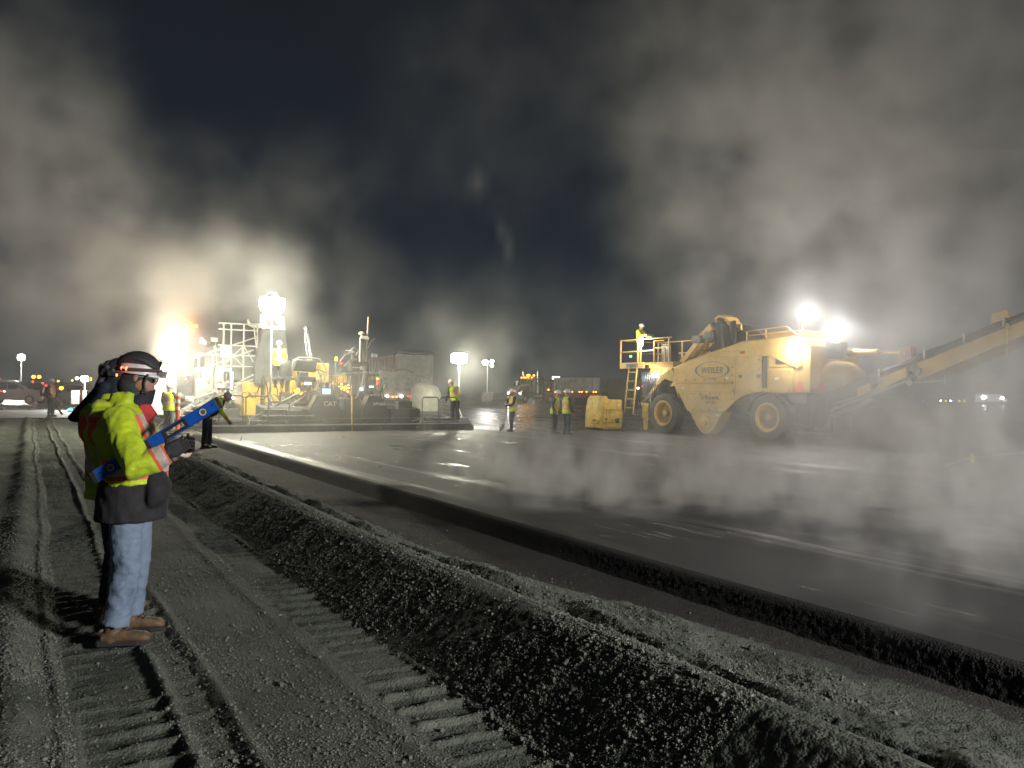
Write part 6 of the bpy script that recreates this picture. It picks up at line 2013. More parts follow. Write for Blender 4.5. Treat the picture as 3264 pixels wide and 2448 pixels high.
# far left worker with backpack blower
P = wd(0.9, 44.2, 0.05 + 0.010 * 14.2)
bw, _, _, _ = person('worker in orange vest with a backpack blower on the concrete far left', P, math.radians(-5), dict(elR=(0.02, -.27, 1.15), wrR=(.2, -.25, 1.0)), 'vest', M_ORGV, mat('pale_blue_trousers', (0.08, 0.10, 0.13), 0.8), torso=dict(hem=-.05), helmet=M_HELM, scale=1.03)
BL = thing('backpack_blower', 'grey backpack leaf blower worn by the worker in orange', 'leaf blower', P, math.radians(-5))
h = MB(); h.loft([((-0.34, 0, 0.98), .14, .2), ((-0.36, 0, 1.1), .17, .24), ((-0.34, 0, 1.35), .15, .22), ((-0.30, 0, 1.48), .08, .14)], 18); h.build('engine_housing', M_SIL, BL, 0, True)
h = MB(); h.tube([(-0.25, -0.22, 1.1), (0.0, -0.33, 0.98), (0.25, -0.3, 0.85), (0.66, -0.28, 0.28), (0.78, -0.28, 0.12)], [.05, .05, .045, .045, .055], 10); h.build('blower_tube', M_BLKP, BL, 0, True)


# ------------------------------------------------------------------ light tower standing to the right, past the edge of the picture
LT = thing('light_tower', 'tall trailer light tower with four floodlights standing on the near side by the fresh asphalt', 'light tower', Vector((12.5, -4.5, 0.02)), math.radians(45))
h = MB(); h.box(-0.6, 0.6, -0.9, 0.9, 0.35, 1.5); h.build('generator', M_YEL2, LT, 0.04, True)
h = MB(); h.tube([(0, 0, 1.5), (0, 0, 5.5)], 0.05, 8); h.build('mast', M_RAIL, LT, 0, True)
for s_ in (-1, 1):
    h = MB(); h.lathe([(0.33, -.1), (0.33, .1), (0.18, .1), (0.18, -.1)], (s_ * 0.72, 0, 0.33), 'x', 20, closed=True); h.build('wheel', M_RUB, LT)
    for z in (4.3, 4.8):
        h = MB(); h.box(s_ * .15, s_ * .6, -.08, .12, z - .16, z + .16); fl = h.build('floodlight', M_GRY, LT, 0.02)
        h = MB(); h.box(s_ * .18, s_ * .57, .125, .13, z - .13, z + .13); h.build('lens', M_LEDW, fl)
lamp('tower_light', (0, 0.6, 4.55), 10300, (1, 0.97, 0.96), 0.9, LT)


# ------------------------------------------------------------------ trucks
def tyre(parent, c, r=0.52, w=0.28, m=M_SIL, axis='x'):
    t = MB(); c = Vector(c)
    t.lathe([(r * .56, -w / 2), (r * .92, -w / 2), (r, -w / 2 * .8), (r, w / 2 * .8), (r * .92, w / 2), (r * .56, w / 2)], c, 'x', 28, closed=True)
    ty = t.build('wheel', M_RUB, parent, 0, True)
    q = MB(); q.lathe([(r * .57, -w * .45), (r * .50, -w * .3), (r * .25, -w * .2), (r * .2, -w * .42), (.03, -w * .45)], c, 'x', 20)
    q.lathe([(r * .57, w * .45), (r * .50, w * .3), (r * .25, w * .2), (r * .2, w * .42), (.03, w * .45)], c, 'x', 20)
    q.build('rim', m, ty, 0, True)
    return ty


def box_ribs(t, x0, x1, y0, y1, z0, z1, m, n=7, taper=0.0, nm='dump_body', rail=True, rib_m=None):
    """open dump box with side ribs, top rail and tailgate side at y1"""
    h = MB(); th = 0.06
    h.box(x0, x1, y0, y1, z0, z0 + .08); h.box(x0, x0 + th, y0, y1, z0, z1); h.box(x1 - th, x1, y0, y1, z0, z1); h.box(x0, x1, y0, y0 + th, z0, z1); h.box(x0, x1, y1 - th, y1, z0, z1 - .05)
    b = h.build(nm, m, t, 0.02)
    for sx in (x0, x1):
        for k in range(n):
            y = y0 + .15 + (y1 - y0 - .3) * k / (n - 1)
            h = MB(); s_ = -1 if sx == x0 else 1
            h.box(min(sx, sx + s_ * .08), max(sx, sx + s_ * .08), y - .07, y + .07, z0 + .1, z1 - .1); h.build('side_rib', rib_m or m, b, 0.01)
        h = MB(); h.box(sx - .05, sx + .05, y0, y1, z1 - .1, z1 + .04); h.build('top_rail', rib_m or m, b, 0.01)
    return b


# conventional dump truck facing us (front along -y)
TR = thing('dump_truck', 'black long nosed dump truck facing us with chrome grille and amber roof lights', 'truck', wd(48.2, 76.2, 0.46), math.radians(-38))
h = MB(); h.prism([(-0.3, 1.0), (-0.3, 1.75), (-0.05, 1.95), (1.8, 2.1), (1.8, 1.0)], -0.55, 0.55, 'yz'); h.build('bonnet', M_BLKP, TR, 0.05, True)
h = MB(); h.box(-0.47, 0.47, -0.36, -0.30, 1.0, 1.88); gr = h.build('grille', M_CHR, TR, 0.03)
for k in range(9):
    h = MB(); h.box(-.42 + k * .1, -.38 + k * .1, -.38, -.36, 1.05, 1.83); h.build('grille_bar', M_BLK if k % 2 == 0 else M_CHR, gr)
h = MB(); h.box(-1.2, 1.2, -0.55, -0.35, 0.42, 0.82); bp_ = h.build('bumper', M_CHR, TR, 0.03)
h = MB(); h.box(-0.15, 0.15, -0.57, -0.55, 0.5, 0.64); h.build('number_plate', M_WHT, bp_)
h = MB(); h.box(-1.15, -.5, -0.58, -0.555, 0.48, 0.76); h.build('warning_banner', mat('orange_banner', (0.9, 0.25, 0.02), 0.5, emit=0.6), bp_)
for k in range(5):
    h = MB(); x = -1.05 + k * .12; h.beam((x, -.585, .5), (x + .08, -.585, .74), .04, .004, up=(0, 1, 0)); h.build('banner_stripe', M_BLK, bp_)
for s_ in (-1, 1):
    h = MB(); h.loft([((s_ * .85, -0.1, 0.95), .30, .35), ((s_ * .85, .2, 1.25), .32, .5), ((s_ * .85, .45, 1.4), .30, .5)], 18); h.build('mudguard', M_BLKP, TR, 0, True)
    h = MB(); h.box(s_ * .85 - .16, s_ * .85 + .16, -.5, -.3, 1.02, 1.22); hl = h.build('headlight', M_CHR, TR, 0.02)
    h = MB(); h.ball((s_ * .85, -.5, 1.12), .11, .05, .08, 12, 8); h.build('lens', M_LEDM, hl, 0, True)
    h = MB(); h.ball((s_ * 1.02, -.42, 1.35), .05, .04, .04, 8, 6); h.build('indicator', M_AMBS, TR)
    h = MB(); h.tube([(s_ * 1.1, 2.6, 1.1), (s_ * 1.1, 2.6, 3.95)], .075, 12); h.build('exhaust_stack', M_CHR, TR, 0, True)
    h = MB(); h.box(s_ * 1.28 - .12, s_ * 1.28 + .12, 1.55, 1.65, 2.05, 2.65); h.build('mirror', M_CHR, TR, 0.02)
    tyre(TR, (s_ * .95, 0.2, 0.5))
    for y in (5.6, 7.0):
        tyre(TR, (s_ * .9, y, 0.5), w=0.5)
    h = MB(); h.cyl((s_ * .85, 2.0, .75), (s_ * .85, 3.4, .75), .32, seg=20); h.build('fuel_tank', M_CHR, TR, 0, True)
h = MB(); h.prism([(1.8, 1.1), (1.8, 2.1), (2.1, 2.85), (2.3, 2.95), (3.5, 2.95), (3.5, 1.1)], -1.05, 1.05, 'yz'); cb_ = h.build('cab', M_BLKP, TR, 0.05, True)
h = MB(); h.prism([(1.86, 2.2), (2.07, 2.76), (2.05, 2.77), (1.84, 2.21)], -.92, -.04, 'yz'); h.prism([(1.86, 2.2), (2.07, 2.76), (2.05, 2.77), (1.84, 2.21)], .04, .92, 'yz'); h.build('windscreen', M_GLS, cb_)
for s_ in (-1, 1):
    h = MB(); h.box(s_ * 1.055 - .01, s_ * 1.055 + .01, 2.25, 3.1, 2.05, 2.7); h.build('side_window', M_GLS, cb_)
for x in (-.9, -.5, -.25, 0.1, .62):
    h = MB(); h.ball((x, 2.05, 3.0), .07, .06, .055, 10, 6); h.build('roof_lamp', mat('lamp_amber_yellow', (1, .6, .03), emit=9), cb_, 0, True)
h = MB(); h.box(-.35, .8, 2.3, 2.5, 3.1, 3.2); lb_ = h.build('beacon_bar', M_BLK, cb_)
h = MB(); h.ball((-.1, 2.35, 3.27), .24, .12, .11); h.ball((.7, 2.35, 3.25), .09); h.build('beacon', M_AMB, lb_, 0, True)
box_ribs(TR, -1.2, 1.2, 3.9, 8.3, 1.35, 2.55, M_GRY, 7, rib_m=M_SIL)
h = MB(); h.box(-.45, .45, 1.6, 8.4, .75, 1.1); h.build('chassis', M_BLK, TR)
h = MB(); h.box(-1.2, 1.2, 3.6, 3.8, 1.3, 3.0); h.box(-1.2, 1.2, 2.9, 3.8, 3.0, 3.1); h.build('headboard', M_DGRY, TR, .02)
for (y, mt) in ((4.6, M_AMBS), (8.35, M_REDL)):
    h = MB(); h.ball((1.26, y, 1.6 if y < 5 else 1.9), .09); h.build('marker_lamp', mt, TR)
lamp('headlight_beam', (0.0, -1.0, 1.1), 500, (1, .93, .88), .3, TR, spot=110, aim=(0, -8, 0.3))
lamp('beacon_light', (0, 1.6, 3.5), 120, (1, .4, .05), .2, TR)


def tail(t, x, z, y=-0.03, kinds=(M_REDL,), dx=.14, nm='tail_lamp', r=.06):
    for k, mt in enumerate(kinds):
        h = MB(); h.ball((x + k * dx, y, z), r, .03, r * .8, 8, 6); h.build(nm, mt, t, 0, True)


# truck tail with three-panel gate, seen from behind (rear towards -y)
T2 = thing('dump_truck', 'low dump truck seen from behind with grey three panel tailgate and red tail lamps', 'truck', wd(20.1, 46.4, 0.16), TH + math.radians(4))
h = MB(); h.box(-1.25, 1.25, 0.0, 5.5, 1.15, 2.75); bx = h.build('dump_body', mat('dusty_grey_paint', (0.27, 0.265, 0.23), 0.6, dirt=.35, dirt_col=(.14, .13, .11)), T2, 0.03)
for k in range(3):
    x = -1.05 + k * .78
    h = MB(); h.box(x, x + .56, -.05, 0.0, 1.45, 2.5); pn = h.build('tailgate_panel', mat('dusty_grey_paint', (0.27, 0.265, 0.23)), bx, 0.015)
    for z in (1.6, 1.95, 2.25):
        h = MB(); h.box(x + .1, x + .46, -.075, -.05, z - .09, z + .12); h.build('recess_frame', M_GRY, pn, 0.01)
h = MB(); h.tube([(-1.25, -.02, 2.75), (-.9, -.02, 2.88), (.7, -.02, 2.88), (1.25, -.02, 2.7)], .05, 6); h.build('top_rail', M_GRY, bx, 0, True)
h = MB(); h.box(-1.2, 1.2, -.08, .3, .92, 1.1); h.build('rear_crossmember', M_GRY, T2, .02)
h = MB(); h.box(-1.15, 1.15, -.14, -.08, .60, .66); h.build('bumper_bar', M_SIL, T2)
h = MB(); h.box(-.9, .9, .2, 5.5, .6, 1.1); h.build('chassis', M_BLK, T2)
tail(T2, -.65, 1.15, -.1, (M_LEDM,), r=.08); tail(T2, -.42, 1.12, -.1, (M_REDL, M_AMBS, M_REDL, M_AMBS)); tail(T2, .35, 1.15, -.1, (M_LEDM,), r=.1); tail(T2, .85, 1.15, -.1, (M_REDL, M_REDL, M_AMBS), r=.05)
tail(T2, -1.38, 2.0, -.05, (M_REDL,), r=.12, nm='side_lamp')
h = MB(); h.ball((-1.38, -.06, 2.25), .08); h.build('side_lamp', M_AMBS, T2)
for s_ in (-1, 1):
    tyre(T2, (s_ * .9, .9, .52), w=.5); tyre(T2, (s_ * .9, 2.3, .52), w=.5)
    h = MB(); h.box(s_ * .95 - .3, s_ * .95 + .3, .15, .18, .3, .95); h.build('mud_flap', M_RUB, T2)
# tall box trailer
T3 = thing('dump_trailer', 'tall maroon sided dump trailer with grey tailgate and rolled tarp', 'trailer', wd(23.7, 51.2, 0.21), math.radians(23))
b = box_ribs(T3, -1.3, 1.3, 0.05, 9.5, 1.5, 4.05, M_MAR, 9, rib_m=mat('dusty_pink_paint', (0.36, 0.24, 0.22), 0.6))
M_TG = mat('tailgate_grey', (0.30, 0.31, 0.29), 0.5, dirt=.25)
h = MB(); h.box(-1.3, 1.3, -.05, .05, 1.45, 4.1); tg = h.build('tailgate', M_TG, T3, .03)
for (z0, z1) in ((1.7, 2.6), (2.75, 3.25), (3.4, 3.95)):
    h = MB(); h.box(-1.1, 1.1, -.09, -.05, z0, z1); h.build('tailgate_panel', M_TG, tg, .03)
text(tg, 'Cross', (0, -.095, 3.66), .26, M_DGRY, 'back') if False else None
h = MB(); h.tube([(-1.35, .1, 4.15), (-1.1, .1, 4.28), (0.9, .1, 4.28), (1.4, .1, 4.1)], .10, 8); h.tube([(-1.6, .3, 3.0), (-1.55, .3, 3.9), (-1.3, .3, 4.35), (1.2, .3, 4.35), (1.5, .3, 4.2)], .06, 7); h.build('tarp_roll', M_HOSE, T3, 0, True)
h = MB(); h.box(-1.0, 1.0, .3, 9.3, .8, 1.45); h.build('chassis', M_BLK, T3)
for s_ in (-1, 1):
    for y in (1.2, 2.6):
        tyre(T3, (s_ * .95, y, .52), w=.5)
h = MB(); h.box(-1.35, 1.35, -.1, .1, 1.05, 1.2); h.build('bumper', M_SIL, T3)
# rounded pale tank in front of the trailer
TK = thing('water_tank', 'pale rounded dusty tank with a small lamp standing right of the tailgate', 'tank', wd(20.7, 43.2, 0.13), TH)
h = MB(); h.loft([((0, 0.0, 0.3), .85, .9), ((0, 0, .8), .95, 1.0), ((0, 0, 1.4), .92, 1.0), ((-.08, 0, 1.8), .75, .85), ((-.15, 0, 2.0), .45, .5), ((-.15, 0, 2.05), .15, .2)], 28); h.build('shell', mat('dusty_cream', (0.42, 0.42, 0.34), 0.55, dirt=.3), TK, 0, True)
h = MB(); h.ball((-.2, -.75, 1.62), .17, .06, .07); h.build('lamp', mat('dim_white_lamp', (.8, .9, 1), emit=2.0), TK, 0, True)
h = MB(); h.box(-.45, .1, -.3, .3, 2.05, 2.35); h.build('lid', M_GRY, TK, .03)
h = MB(); h.box(-.9, .9, -.9, .9, .12, .32); h.build('skid', M_BLK, TK)

# silver trailer with red chassis at the right of the crew
T4 = thing('dump_trailer', 'silver ribbed dump trailer on a red chassis behind the talking pair', 'trailer', wd(57.5, 72.0, 0.42), math.radians(62))
box_ribs(T4, -1.2, 1.2, -0.2, 5.8, 1.35, 3.05, M_SIL, 8, rib_m=M_WHT)
h = MB(); h.box(-1.1, 1.1, -.3, 7.0, .7, 1.3); h.build('chassis', M_REDP, T4, .02)
for k in range(6):
    h = MB(); h.ball((1.24 if k % 2 else -1.24, .3 + k * .9, 1.42), .07); h.build('marker_lamp', M_AMBS, T4)
    h = MB(); h.ball((-1.24, .6 + k * .9, 1.42), .07); h.build('marker_lamp', M_AMBS, T4)
for y in (4.6, 6.2):
    for s_ in (-1, 1):
        tyre(T4, (s_ * 1.0, y, .52), w=.45)
# black truck rear with bright brake lamps, half hidden by the ladder
T5 = thing('dump_truck', 'dark truck rear with bright red brake lamps left of the ladder', 'truck', wd(53.5, 60.0, 0.30), TH - math.radians(4))
h = MB(); h.box(-1.1, 1.1, 0, 5, 1.2, 2.9); h.build('dump_body', M_BLK, T5, .04)
h = MB(); h.box(-1.15, 1.15, -.06, 0, 2.3, 2.95); h.build('tailgate', M_MAR, T5, .02)
tail(T5, -.95, 1.95, -.1, (M_LEDM,), r=.12); tail(T5, -.4, 2.15, -.1, (M_REDL,), r=.12); tail(T5, .1, 1.9, -.1, (M_LEDM,), r=.11); tail(T5, .8, 2.3, -.1, (M_AMB,), r=.12); tail(T5, .2, .9, -.1, (M_LEDM,), r=.07)
for s_ in (-1, 1):
    tyre(T5, (s_ * .85, .8, .52), w=.45)
h = MB(); h.box(-.9, .9, .1, 5, .6, 1.2); h.build('chassis', M_BLK, T5)


# dim vehicles in the dark behind
def dim_truck(a, b, rot, label, ln=7.0, hgt=2.9, m=M_DGRY, lamps=()):
    t = thing('parked_truck', label, 'truck', wd(a, b, gz(b) - .05), rot, 'dim trucks waiting in the dark')
    h = MB(); h.box(-1.2, 1.2, 0, ln * .7, 1.1, hgt); h.build('cargo_box', m, t, .04)
    h = MB(); h.prism([(ln * .72, .8), (ln * .72, 2.7), (ln * .9, 2.7), (ln * .95, 1.9), (ln, 1.7), (ln, .8)], -1.1, 1.1, 'yz'); cb = h.build('cab', m, t, .06)
    h = MB(); h.box(-1.12, 1.12, ln * .77, ln * .89, 1.9, 2.5); h.build('side_window', M_GLS, cb)
    for s_ in (-1, 1):
        for y in (.8, 2.1, ln * .85):
            tyre(t, (s_ * .95, y, .5), w=.4)
    for (x, y, z, mt, r) in lamps:
        h = MB(); h.ball((x, y, z), r, r, r * .8, 8, 6); h.build('marker_lamp', mt, t)
    h = MB(); h.box(-.8, .8, .1, ln, .6, 1.1); h.build('chassis', M_BLK, t)
    return t


dim_truck(44, 96, math.radians(80), 'dim grey truck left of the lit balloon pole, with a red lamp', 9, 3.2, M_DGRY, ((-1.22, 3, 1.8, M_REDL, .12), (-1.22, 3.6, 1.9, M_AMBS, .1), (-1.22, .3, 1.3, M_LEDM, .09), (-1.22, 1.6, .9, M_LEDM, .07)))
dim_truck(50, 100, math.radians(95), 'dim truck right behind the small light mast', 9, 3.0, M_DGRY, ((-1.22, 2, 1.9, M_REDL, .12), (-1.2, 6, 1.5, M_REDL, .14)))
dim_truck(66, 92, math.radians(70), 'dim truck behind the black dump truck with a lit white sign above', 8, 3.2, M_DGRY, ((-1.22, 2, 1.7, M_REDL, .16), (-1.22, 4.0, 1.0, M_LEDM, .10)))
dim_truck(70, 84, math.radians(75), 'dim truck left of the silver ribbed trailer', 8, 3.0, M_DGRY, ((-1.22, 1.0, 1.3, M_LEDM, .06),))
dim_truck(37, 88, math.radians(85), 'dim truck behind the tall maroon trailer', 8, 3.4, M_DGRY, ((-1.2, 2.2, 3.3, M_LEDM, .05), (-1.2, 5, 2.2, M_LEDM, .06)))
dim_truck(-6, 108, math.radians(70), 'dim truck in the dark just left of the two men', 8, 2.6, M_DGRY, ((-1.22, 1.0, 2.7, M_AMB, .16), (-1.22, 2.2, 2.8, M_AMBS, .12), (-1.22, 4.2, 1.5, M_REDL, .12), (-1.22, 5.5, 1.4, M_AMB, .22)))
dim_truck(-18, 118, math.radians(60), 'dim truck with amber beacons beyond the parked car', 8, 3.0, M_DGRY, ((-1.2, 1.0, 3.2, M_AMB, .22), (-1.2, 2.0, 3.1, M_AMBS, .2), (-1.2, 4, 1.7, M_AMB, .2), (-1.2, 5.5, 2.0, M_REDL, .12)))

# the lit white sign in the dark
SG = thing('lit_sign', 'small bright white sign glowing above the dim trucks', 'sign', wd(60, 85, 0.5), math.radians(5))
h = MB(); h.beam((0, 0, 0), (0, 0, 3.0), .08); h.build('post', M_DGRY, SG)
h = MB(); h.box(-.55, .5, -.05, .05, 3.0, 3.42); h.build('panel', mat('lit_sign_white', (.6, .8, 1.0), emit=3.5), SG, .03)


def small_tower(loc, label, hgt, heads, rot=0.0, power=250):
    t = thing('light_mast', label, 'light tower', loc, rot, 'light masts in the distance')
    h = MB(); h.tube([(0, 0, 0), (0, 0, hgt)], .05, 7); h.build('mast', M_RAIL, t)
    h = MB(); h.box(-.5, .5, -.7, .7, .3, 1.2); h.build('generator', M_GRY, t, .04)
    for (x, z, r) in heads:
        h = MB(); h.box(x - r, x + r, -.05, .15, z - r * .8, z + r * .8); fl = h.build('floodlight', M_GRY, t)
        h = MB(); h.ball((x, -.08, z), r, .07, r * .85, 12, 8); h.build('lens', M_LEDW, fl, 0, True)
    lamp('mast_glow', (0, -1.8, hgt + .2), power, (1, .96, .88), .3, t)
    return t


pA = D(1052, 868, 74); pA.z = 0.45
small_tower(pA, 'small light mast with two heads just left of the black dump truck', 3.9, ((-.22, 4.05, .26), (.42, 4.15, .16), (.42, 3.75, .13)), 0, 600)
pA = D(45, 860, 86); pA.z = 0.6
small_tower(pA, 'bright light mast far left beyond the parked car', 4.2, ((0, 4.3, .42),), 0, 4000)
pA = D(183, 870, 50); pA.z = 0.25
small_tower(pA, 'glaring low light right of the backpack worker', 1.7, ((0, 1.95, .24),), 0, 2200)

# parked car, far left
CR = thing('parked_car', 'pale brown people carrier parked far left behind the backpack worker', 'car', wd(0.4, 66.5, 0.36), 0)
pc = D(88, 868, 57.5)
CR.location = (pc.x, 57.5, 0.36)
CR.rotation_euler = (0, 0, math.radians(6))
M_CARP = mat('champagne_paint', (0.36, 0.27, 0.24), 0.25, 0.3, dirt=0.12, coat=0.6)
prof_c = [(-4.3, .35), (-4.42, .7), (-4.38, 1.05), (-4.25, 1.25), (-4.0, 1.62), (-3.6, 1.70), (-2.0, 1.72), (-1.3, 1.62), (-.35, 1.12), (.35, 1.0), (.55, .82), (.62, .5), (.55, .3)]
h = MB()
for (yy, k, dz) in ((-.9, .97, -.02), (-.86, 1, 0), (.86, 1, 0), (.9, .97, -.02)):
    pass
ring_pts = []
for yy, ins in ((-.92, .12), (-.90, .03), (-.80, 0), (.80, 0), (.90, .03), (.92, .12)):
    rr = []
    for (x, z) in prof_c:
        f = max(0, z - 1.05) / .7
        rr.append((x * (1 - .0 * ins) + (ins * (.8 if x < -2 else -.8)) * .5, yy * (1 - .16 * f), z - ins * .35))
    ring_pts.append(rr)
n = len(prof_c)
vs = [p for r_ in ring_pts for p in r_]
fs = []
for i in range(len(ring_pts) - 1):
    for k in range(n):
        l = (k + 1) % n
        fs.append((i * n + k, i * n + l, (i + 1) * n + l, (i + 1) * n + k))
fs.append(tuple(range(n))); fs.append(tuple(reversed([(len(ring_pts) - 1) * n + k for k in range(n)])))
h.add(vs, fs); cbody = h.build('body', M_CARP, CR, 0, True)
for pts in (((-3.95, 1.08), (-3.85, 1.5), (-2.95, 1.58), (-2.95, 1.08)), ((-2.85, 1.08), (-2.85, 1.58), (-1.95, 1.6), (-1.95, 1.08)), ((-1.87, 1.08), (-1.87, 1.59), (-1.45, 1.54), (-.75, 1.14), (-.75, 1.08))):
    h = MB()
    vs = [(x, -.925 + max(0, z - 1.05) / .7 * .135, z) for x, z in pts] + [(x, -.90 + max(0, z - 1.05) / .7 * .135, z) for x, z in pts]
    m_ = len(pts)
    h.add(vs, [tuple(range(m_)), tuple(reversed(range(m_, 2 * m_)))] + [(i, i + m_, (i + 1) % m_ + m_, (i + 1) % m_) for i in range(m_)])
    h.build('side_window', M_GLS, CR)
h = MB(); h.add([(-1.28, -.72, 1.62), (-1.28, .72, 1.62), (-.42, .80, 1.17), (-.42, -.80, 1.17), (-1.26, -.72, 1.64), (-1.26, .72, 1.64), (-.40, .80, 1.19), (-.40, -.80, 1.19)], [(0, 1, 2, 3), (7, 6, 5, 4), (0, 4, 5, 1), (1, 5, 6, 2), (2, 6, 7, 3), (3, 7, 4, 0)]); h.build('windscreen', M_GLS, CR)
for x in (-3.35, -.35):
    for s_ in (-1, 1):
        t_ = MB()
        t_.lathe([(.2, -.1), (.31, -.11), (.34, -.08), (.34, .08), (.31, .11), (.2, .1)], (x, s_ * .83, .33), 'y', 26, closed=True)
        w_ = t_.build('wheel', M_RUB, CR, 0, True)
        t_ = MB(); t_.lathe([(.215, s_ * .08), (.20, s_ * .06), (.19, -s_ * .02)], (x, s_ * .83, .33), 'y', 24)
        for k in range(5):
            an = 2 * math.pi * k / 5
            t_.beam((x, s_ * .92, .33), (x + .2 * math.cos(an), s_ * .92, .33 + .2 * math.sin(an)), .07, .03, up=(0, 1, 0))
        t_.build('rim', M_SIL, w_)
h = MB(); h.box(-1.2, -1.0, -1.05, -.9, 1.05, 1.2); h.build('mirror', M_CARP, CR, .03)
h = MB(); h.box(.30, .52, -.86, -.6, .72, .9); h.build('headlight', M_LEDM if False else M_SIL, CR, .03)
for x in (-2.55, -1.55):
    h = MB(); h.box(x, x + .18, -.945, -.925, .98, 1.01); h.build('door_handle', M_CHR, CR)
for (x, z, mt, r) in ((-2.35, .93, M_REDL, .03), (-2.2, .93, M_REDL, .03), (-2.08, .92, M_LEDM, .035)):
    h = MB(); h.ball((x, -.95, z), r, .01, r, 8, 5); h.build('glowing_reflector', mt, CR)  # reflected light imitated by dots that glow themselves

# amber beacons of vehicles far off: each on its own little pickup
def beacon_car(px, dep, label, amb, rot=0.0, low=None):
    p = D(px, 860, dep); p.z = gz(p.y * .85) - .02
    t = thing('beacon_pickup', label, 'pickup', p, rot, 'far pickups with beacons')
    h = MB(); h.prism([(-2.6, .45), (-2.6, 1.0), (-.9, 1.05), (-.8, 1.7), (.5, 1.7), (1.0, 1.1), (2.4, 1.0), (2.5, .45)], -.9, .9, 'xz'); h.build('body', M_DGRY, t, .05)
    h = MB(); h.prism([(-.7, 1.1), (-.65, 1.6), (.42, 1.6), (.85, 1.12)], -.915, .915, 'xz'); h.build('side_window', M_GLS, t)
    for x in (-1.6, 1.5):
        for s_ in (-1, 1):
            q = MB(); q.lathe([(.2, -.1), (.38, -.1), (.38, .1), (.2, .1)], (x, s_ * .82, .38), 'y', 18, closed=True); q.build('wheel', M_RUB, t)
    for (x, z, r, mt) in amb:
        h = MB(); h.ball((x, -.3 if z > 1.5 else -.92, z), r, r * .6, r * .8, 10, 6); h.build('beacon', mt, t, 0, True)
    return t


M_AMBY = mat('lamp_yellow_small', (1.0, 0.75, 0.1), emit=6)
beacon_car(8, 95, 'far pickup with amber beacon at the left edge', ((-.6, 2.1, .28, M_AMB), (1.2, 1.75, .18, M_AMBS)))
beacon_car(70, 100, 'far pickup with two amber beacons above the car bonnet', ((.3, 2.4, .25, M_AMB), (1.0, 2.4, .24, M_AMB), (0.2, 1.8, .12, M_REDL), (1.5, 1.6, .12, M_REDL), (2.3, 1.3, .12, M_REDL), (-1.5, 1.2, .16, M_AMBY)))
beacon_car(128, 105, 'far pickup with small yellow lamp right of the backpack worker', ((0, 1.9, .15, M_AMBY), (1.9, 2.0, .13, M_AMBY), (.8, .95, .28, M_AMB), (2.2, .9, .22, M_AMB)))
beacon_car(172, 60, 'pickup with strobe and amber beacon near the orange post', ((-.1, 2.15, .13, M_LEDM), (.75, 2.1, .19, M_AMB)), 0.2)

# orange delineator posts
def post(loc, label):
    t = thing('delineator_post', label, 'marker post', loc, 0, 'orange delineator posts')
    h = MB(); h.tube([(0, 0, .03), (0, 0, 1.35)], .075, 12); h.build('tube', M_ORG, t, 0, True)
    h = MB(); h.box(-.22, .22, -.22, .22, 0, .05); h.build('base', M_HOSE, t)
    for z in (.85, 1.1):
        h = MB(); h.tube([(0, 0, z), (0, 0, z + .12)], .078, 12); h.build('reflective_band', M_WHT, t, 0, True)
    return t


p = ground_pt(175, 899); p = wd(2.0, 49.5, 0.245)
pz = D(175, 870, 40.5); pz.z = 0.05 + 0.010 * 17.5
post(pz, 'orange delineator post right of the backpack worker')
pz = D(384, 890, 27.5); pz.z = 0.02
post(pz, 'orange delineator post between the vest worker and the blue level')
cy_ = thing('ground_lamp', 'small cyan lamp lying on the concrete near the orange post', 'lamp', D(152, 878, 44) * 1.0)
cy_.location.z = 0.05 + 0.010 * 20
h = MB(); h.ball((0, 0, .12), .12, .12, .08); h.build('lens', M_CYNL, cy_, 0, True)
h = MB(); h.box(-.12, .12, -.12, .12, 0, .06); h.build('base', M_BLK, cy_)

# taxiway lamps and other far dots of light on the right
M_DIMB = mat('lamp_blue_far', (0.1, 0.1, 1.0), emit=4)
for i, (px, mt, lab) in enumerate(((1993, M_DIMB, 'blue taxiway lamp under the boom'), (2032, M_LEDM, 'white taxiway lamp, first of the far row'), (2043, M_AMBY, 'yellow taxiway lamp, second of the far row'), (2053, M_LEDM, 'white taxiway lamp, third of the far row'), (2058, M_DIMB, 'blue taxiway lamp in the middle of the far row'),
                                     (2072, M_AMBY, 'yellow taxiway lamp, fifth of the far row'), (2083, M_AMBY, 'yellow taxiway lamp, last of the far row'))):
    p = D(px, 868, 130); p.z = .8
    t = thing('taxiway_lamp', lab, 'lamp', p, 0, 'taxiway lamps far right')
    h = MB(); h.tube([(0, 0, 0), (0, 0, .3)], .05, 6); h.build('stem', M_DGRY, t)
    h = MB(); h.ball((0, 0, .38), .13 if mt is not M_DIMB else .16, None, .1, 8, 6); h.build('lens', mt, t)
vn = thing('stand_in_van', 'far glowing white van standing in for parked aircraft lights under the boom', 'van', D(2140, 866, 150)); vn.location.z = .6
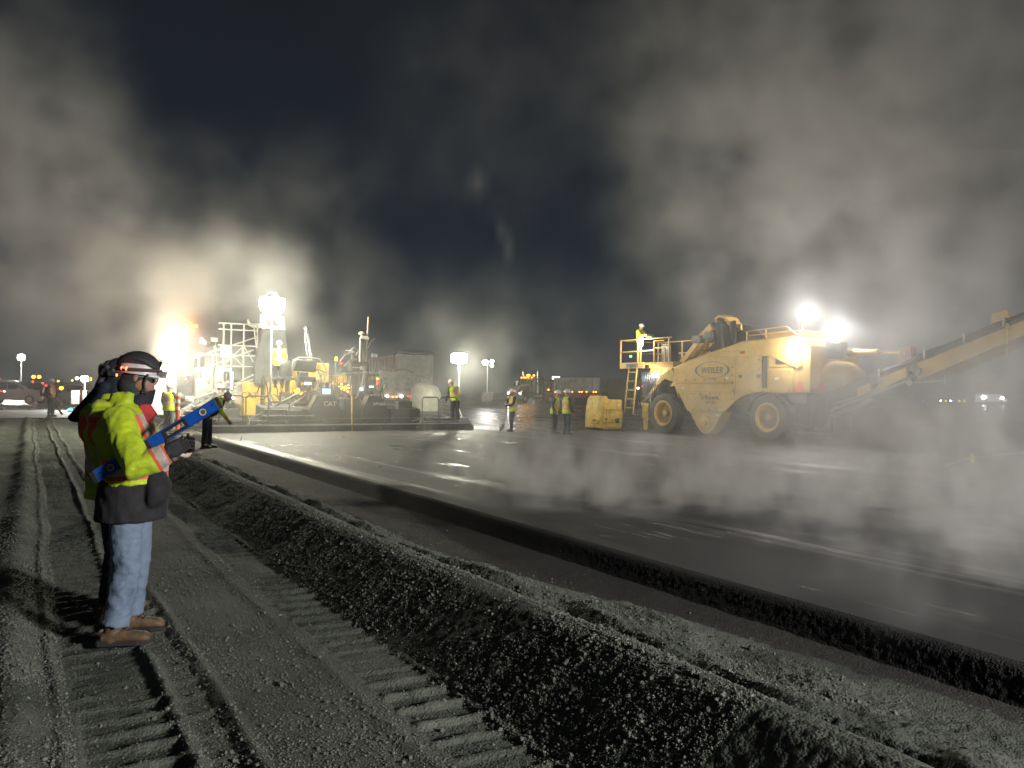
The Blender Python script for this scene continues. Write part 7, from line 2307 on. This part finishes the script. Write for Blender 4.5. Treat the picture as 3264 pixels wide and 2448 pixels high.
h = MB(); h.prism([(-2.4, .4), (-2.4, 1.9), (1.2, 1.9), (2.0, 1.2), (2.6, 1.0), (2.6, .4)], -1, 1, 'xz'); h.build('body', mat('glowing_white_body', (.8, .85, .8), emit=.5), vn, .05)  # stands in for aircraft lights; the body glows by itself
h = MB(); h.ball((-2.0, -1.1, 1.3), .45, .1, .3); h.ball((1.6, -1.1, 1.2), .3, .1, .25); h.build('aircraft_lamp', M_LEDW, vn)
for x in (-1.5, 1.6):
    h = MB(); h.lathe([(.2, -.1), (.36, -.1), (.36, .1), (.2, .1)], (x, -.95, .36), 'y', 18, closed=True); h.build('wheel', M_RUB, vn)

# aluminium rake lying/held at the right edge with a yellow tag
pk = [D(2025, 1011, 12.0), D(2095, 989, 12.3), D(2215, 976, 13.0)]
RK = thing('hose_lance', 'long thin metal lance with a yellow clip reaching in from the right edge', 'lance', pk[0])
h = MB(); h.tube([p_ - pk[0] for p_ in pk] + [D(2400, 955, 14) - pk[0]], .018, 8); h.build('shaft', M_RAIL, RK, 0, True)
h = MB(); h.tube([D(2026, 1013, 12) - pk[0], D(2034, 1026, 12) - pk[0], D(2045, 1036, 12) - pk[0]], .010, 6); h.build('hooked_tip', M_SIL, RK, 0, True)
h = MB(); q_ = D(2099, 988, 12.3) - pk[0]; h.tube([q_ - Vector((0.01, 0, -.07)), q_ + Vector((.01, 0, -.07))], .03, 8); h.build('clip', M_CHAINY, RK)
# its wielder stands past the edge of the picture
mk = MB(); mk.tube([(0, 0, .02), (0.02, 0, .16)], .008, 6)
tag(mk.build('steel_pin', M_DGRY), 'small steel pin standing in the fresh asphalt right of the bending worker', 'pin').location = ground_pt(520, 955, .13) + Vector((0, 0, .0))
jug = thing('oil_jug', 'small yellowish plastic jug on the screed walkway behind the left railing', 'jug', wd(6.35, 27.25, .425), TH)
h = MB(); h.loft([((0, 0, 0), .07, .05), ((0, 0, .2), .07, .05), ((0, 0, .27), .025, .025), ((0, 0, .31), .025, .025)], 14); h.build('bottle', mat('jug_plastic', (.6, .58, .3), .5), jug, 0, True)
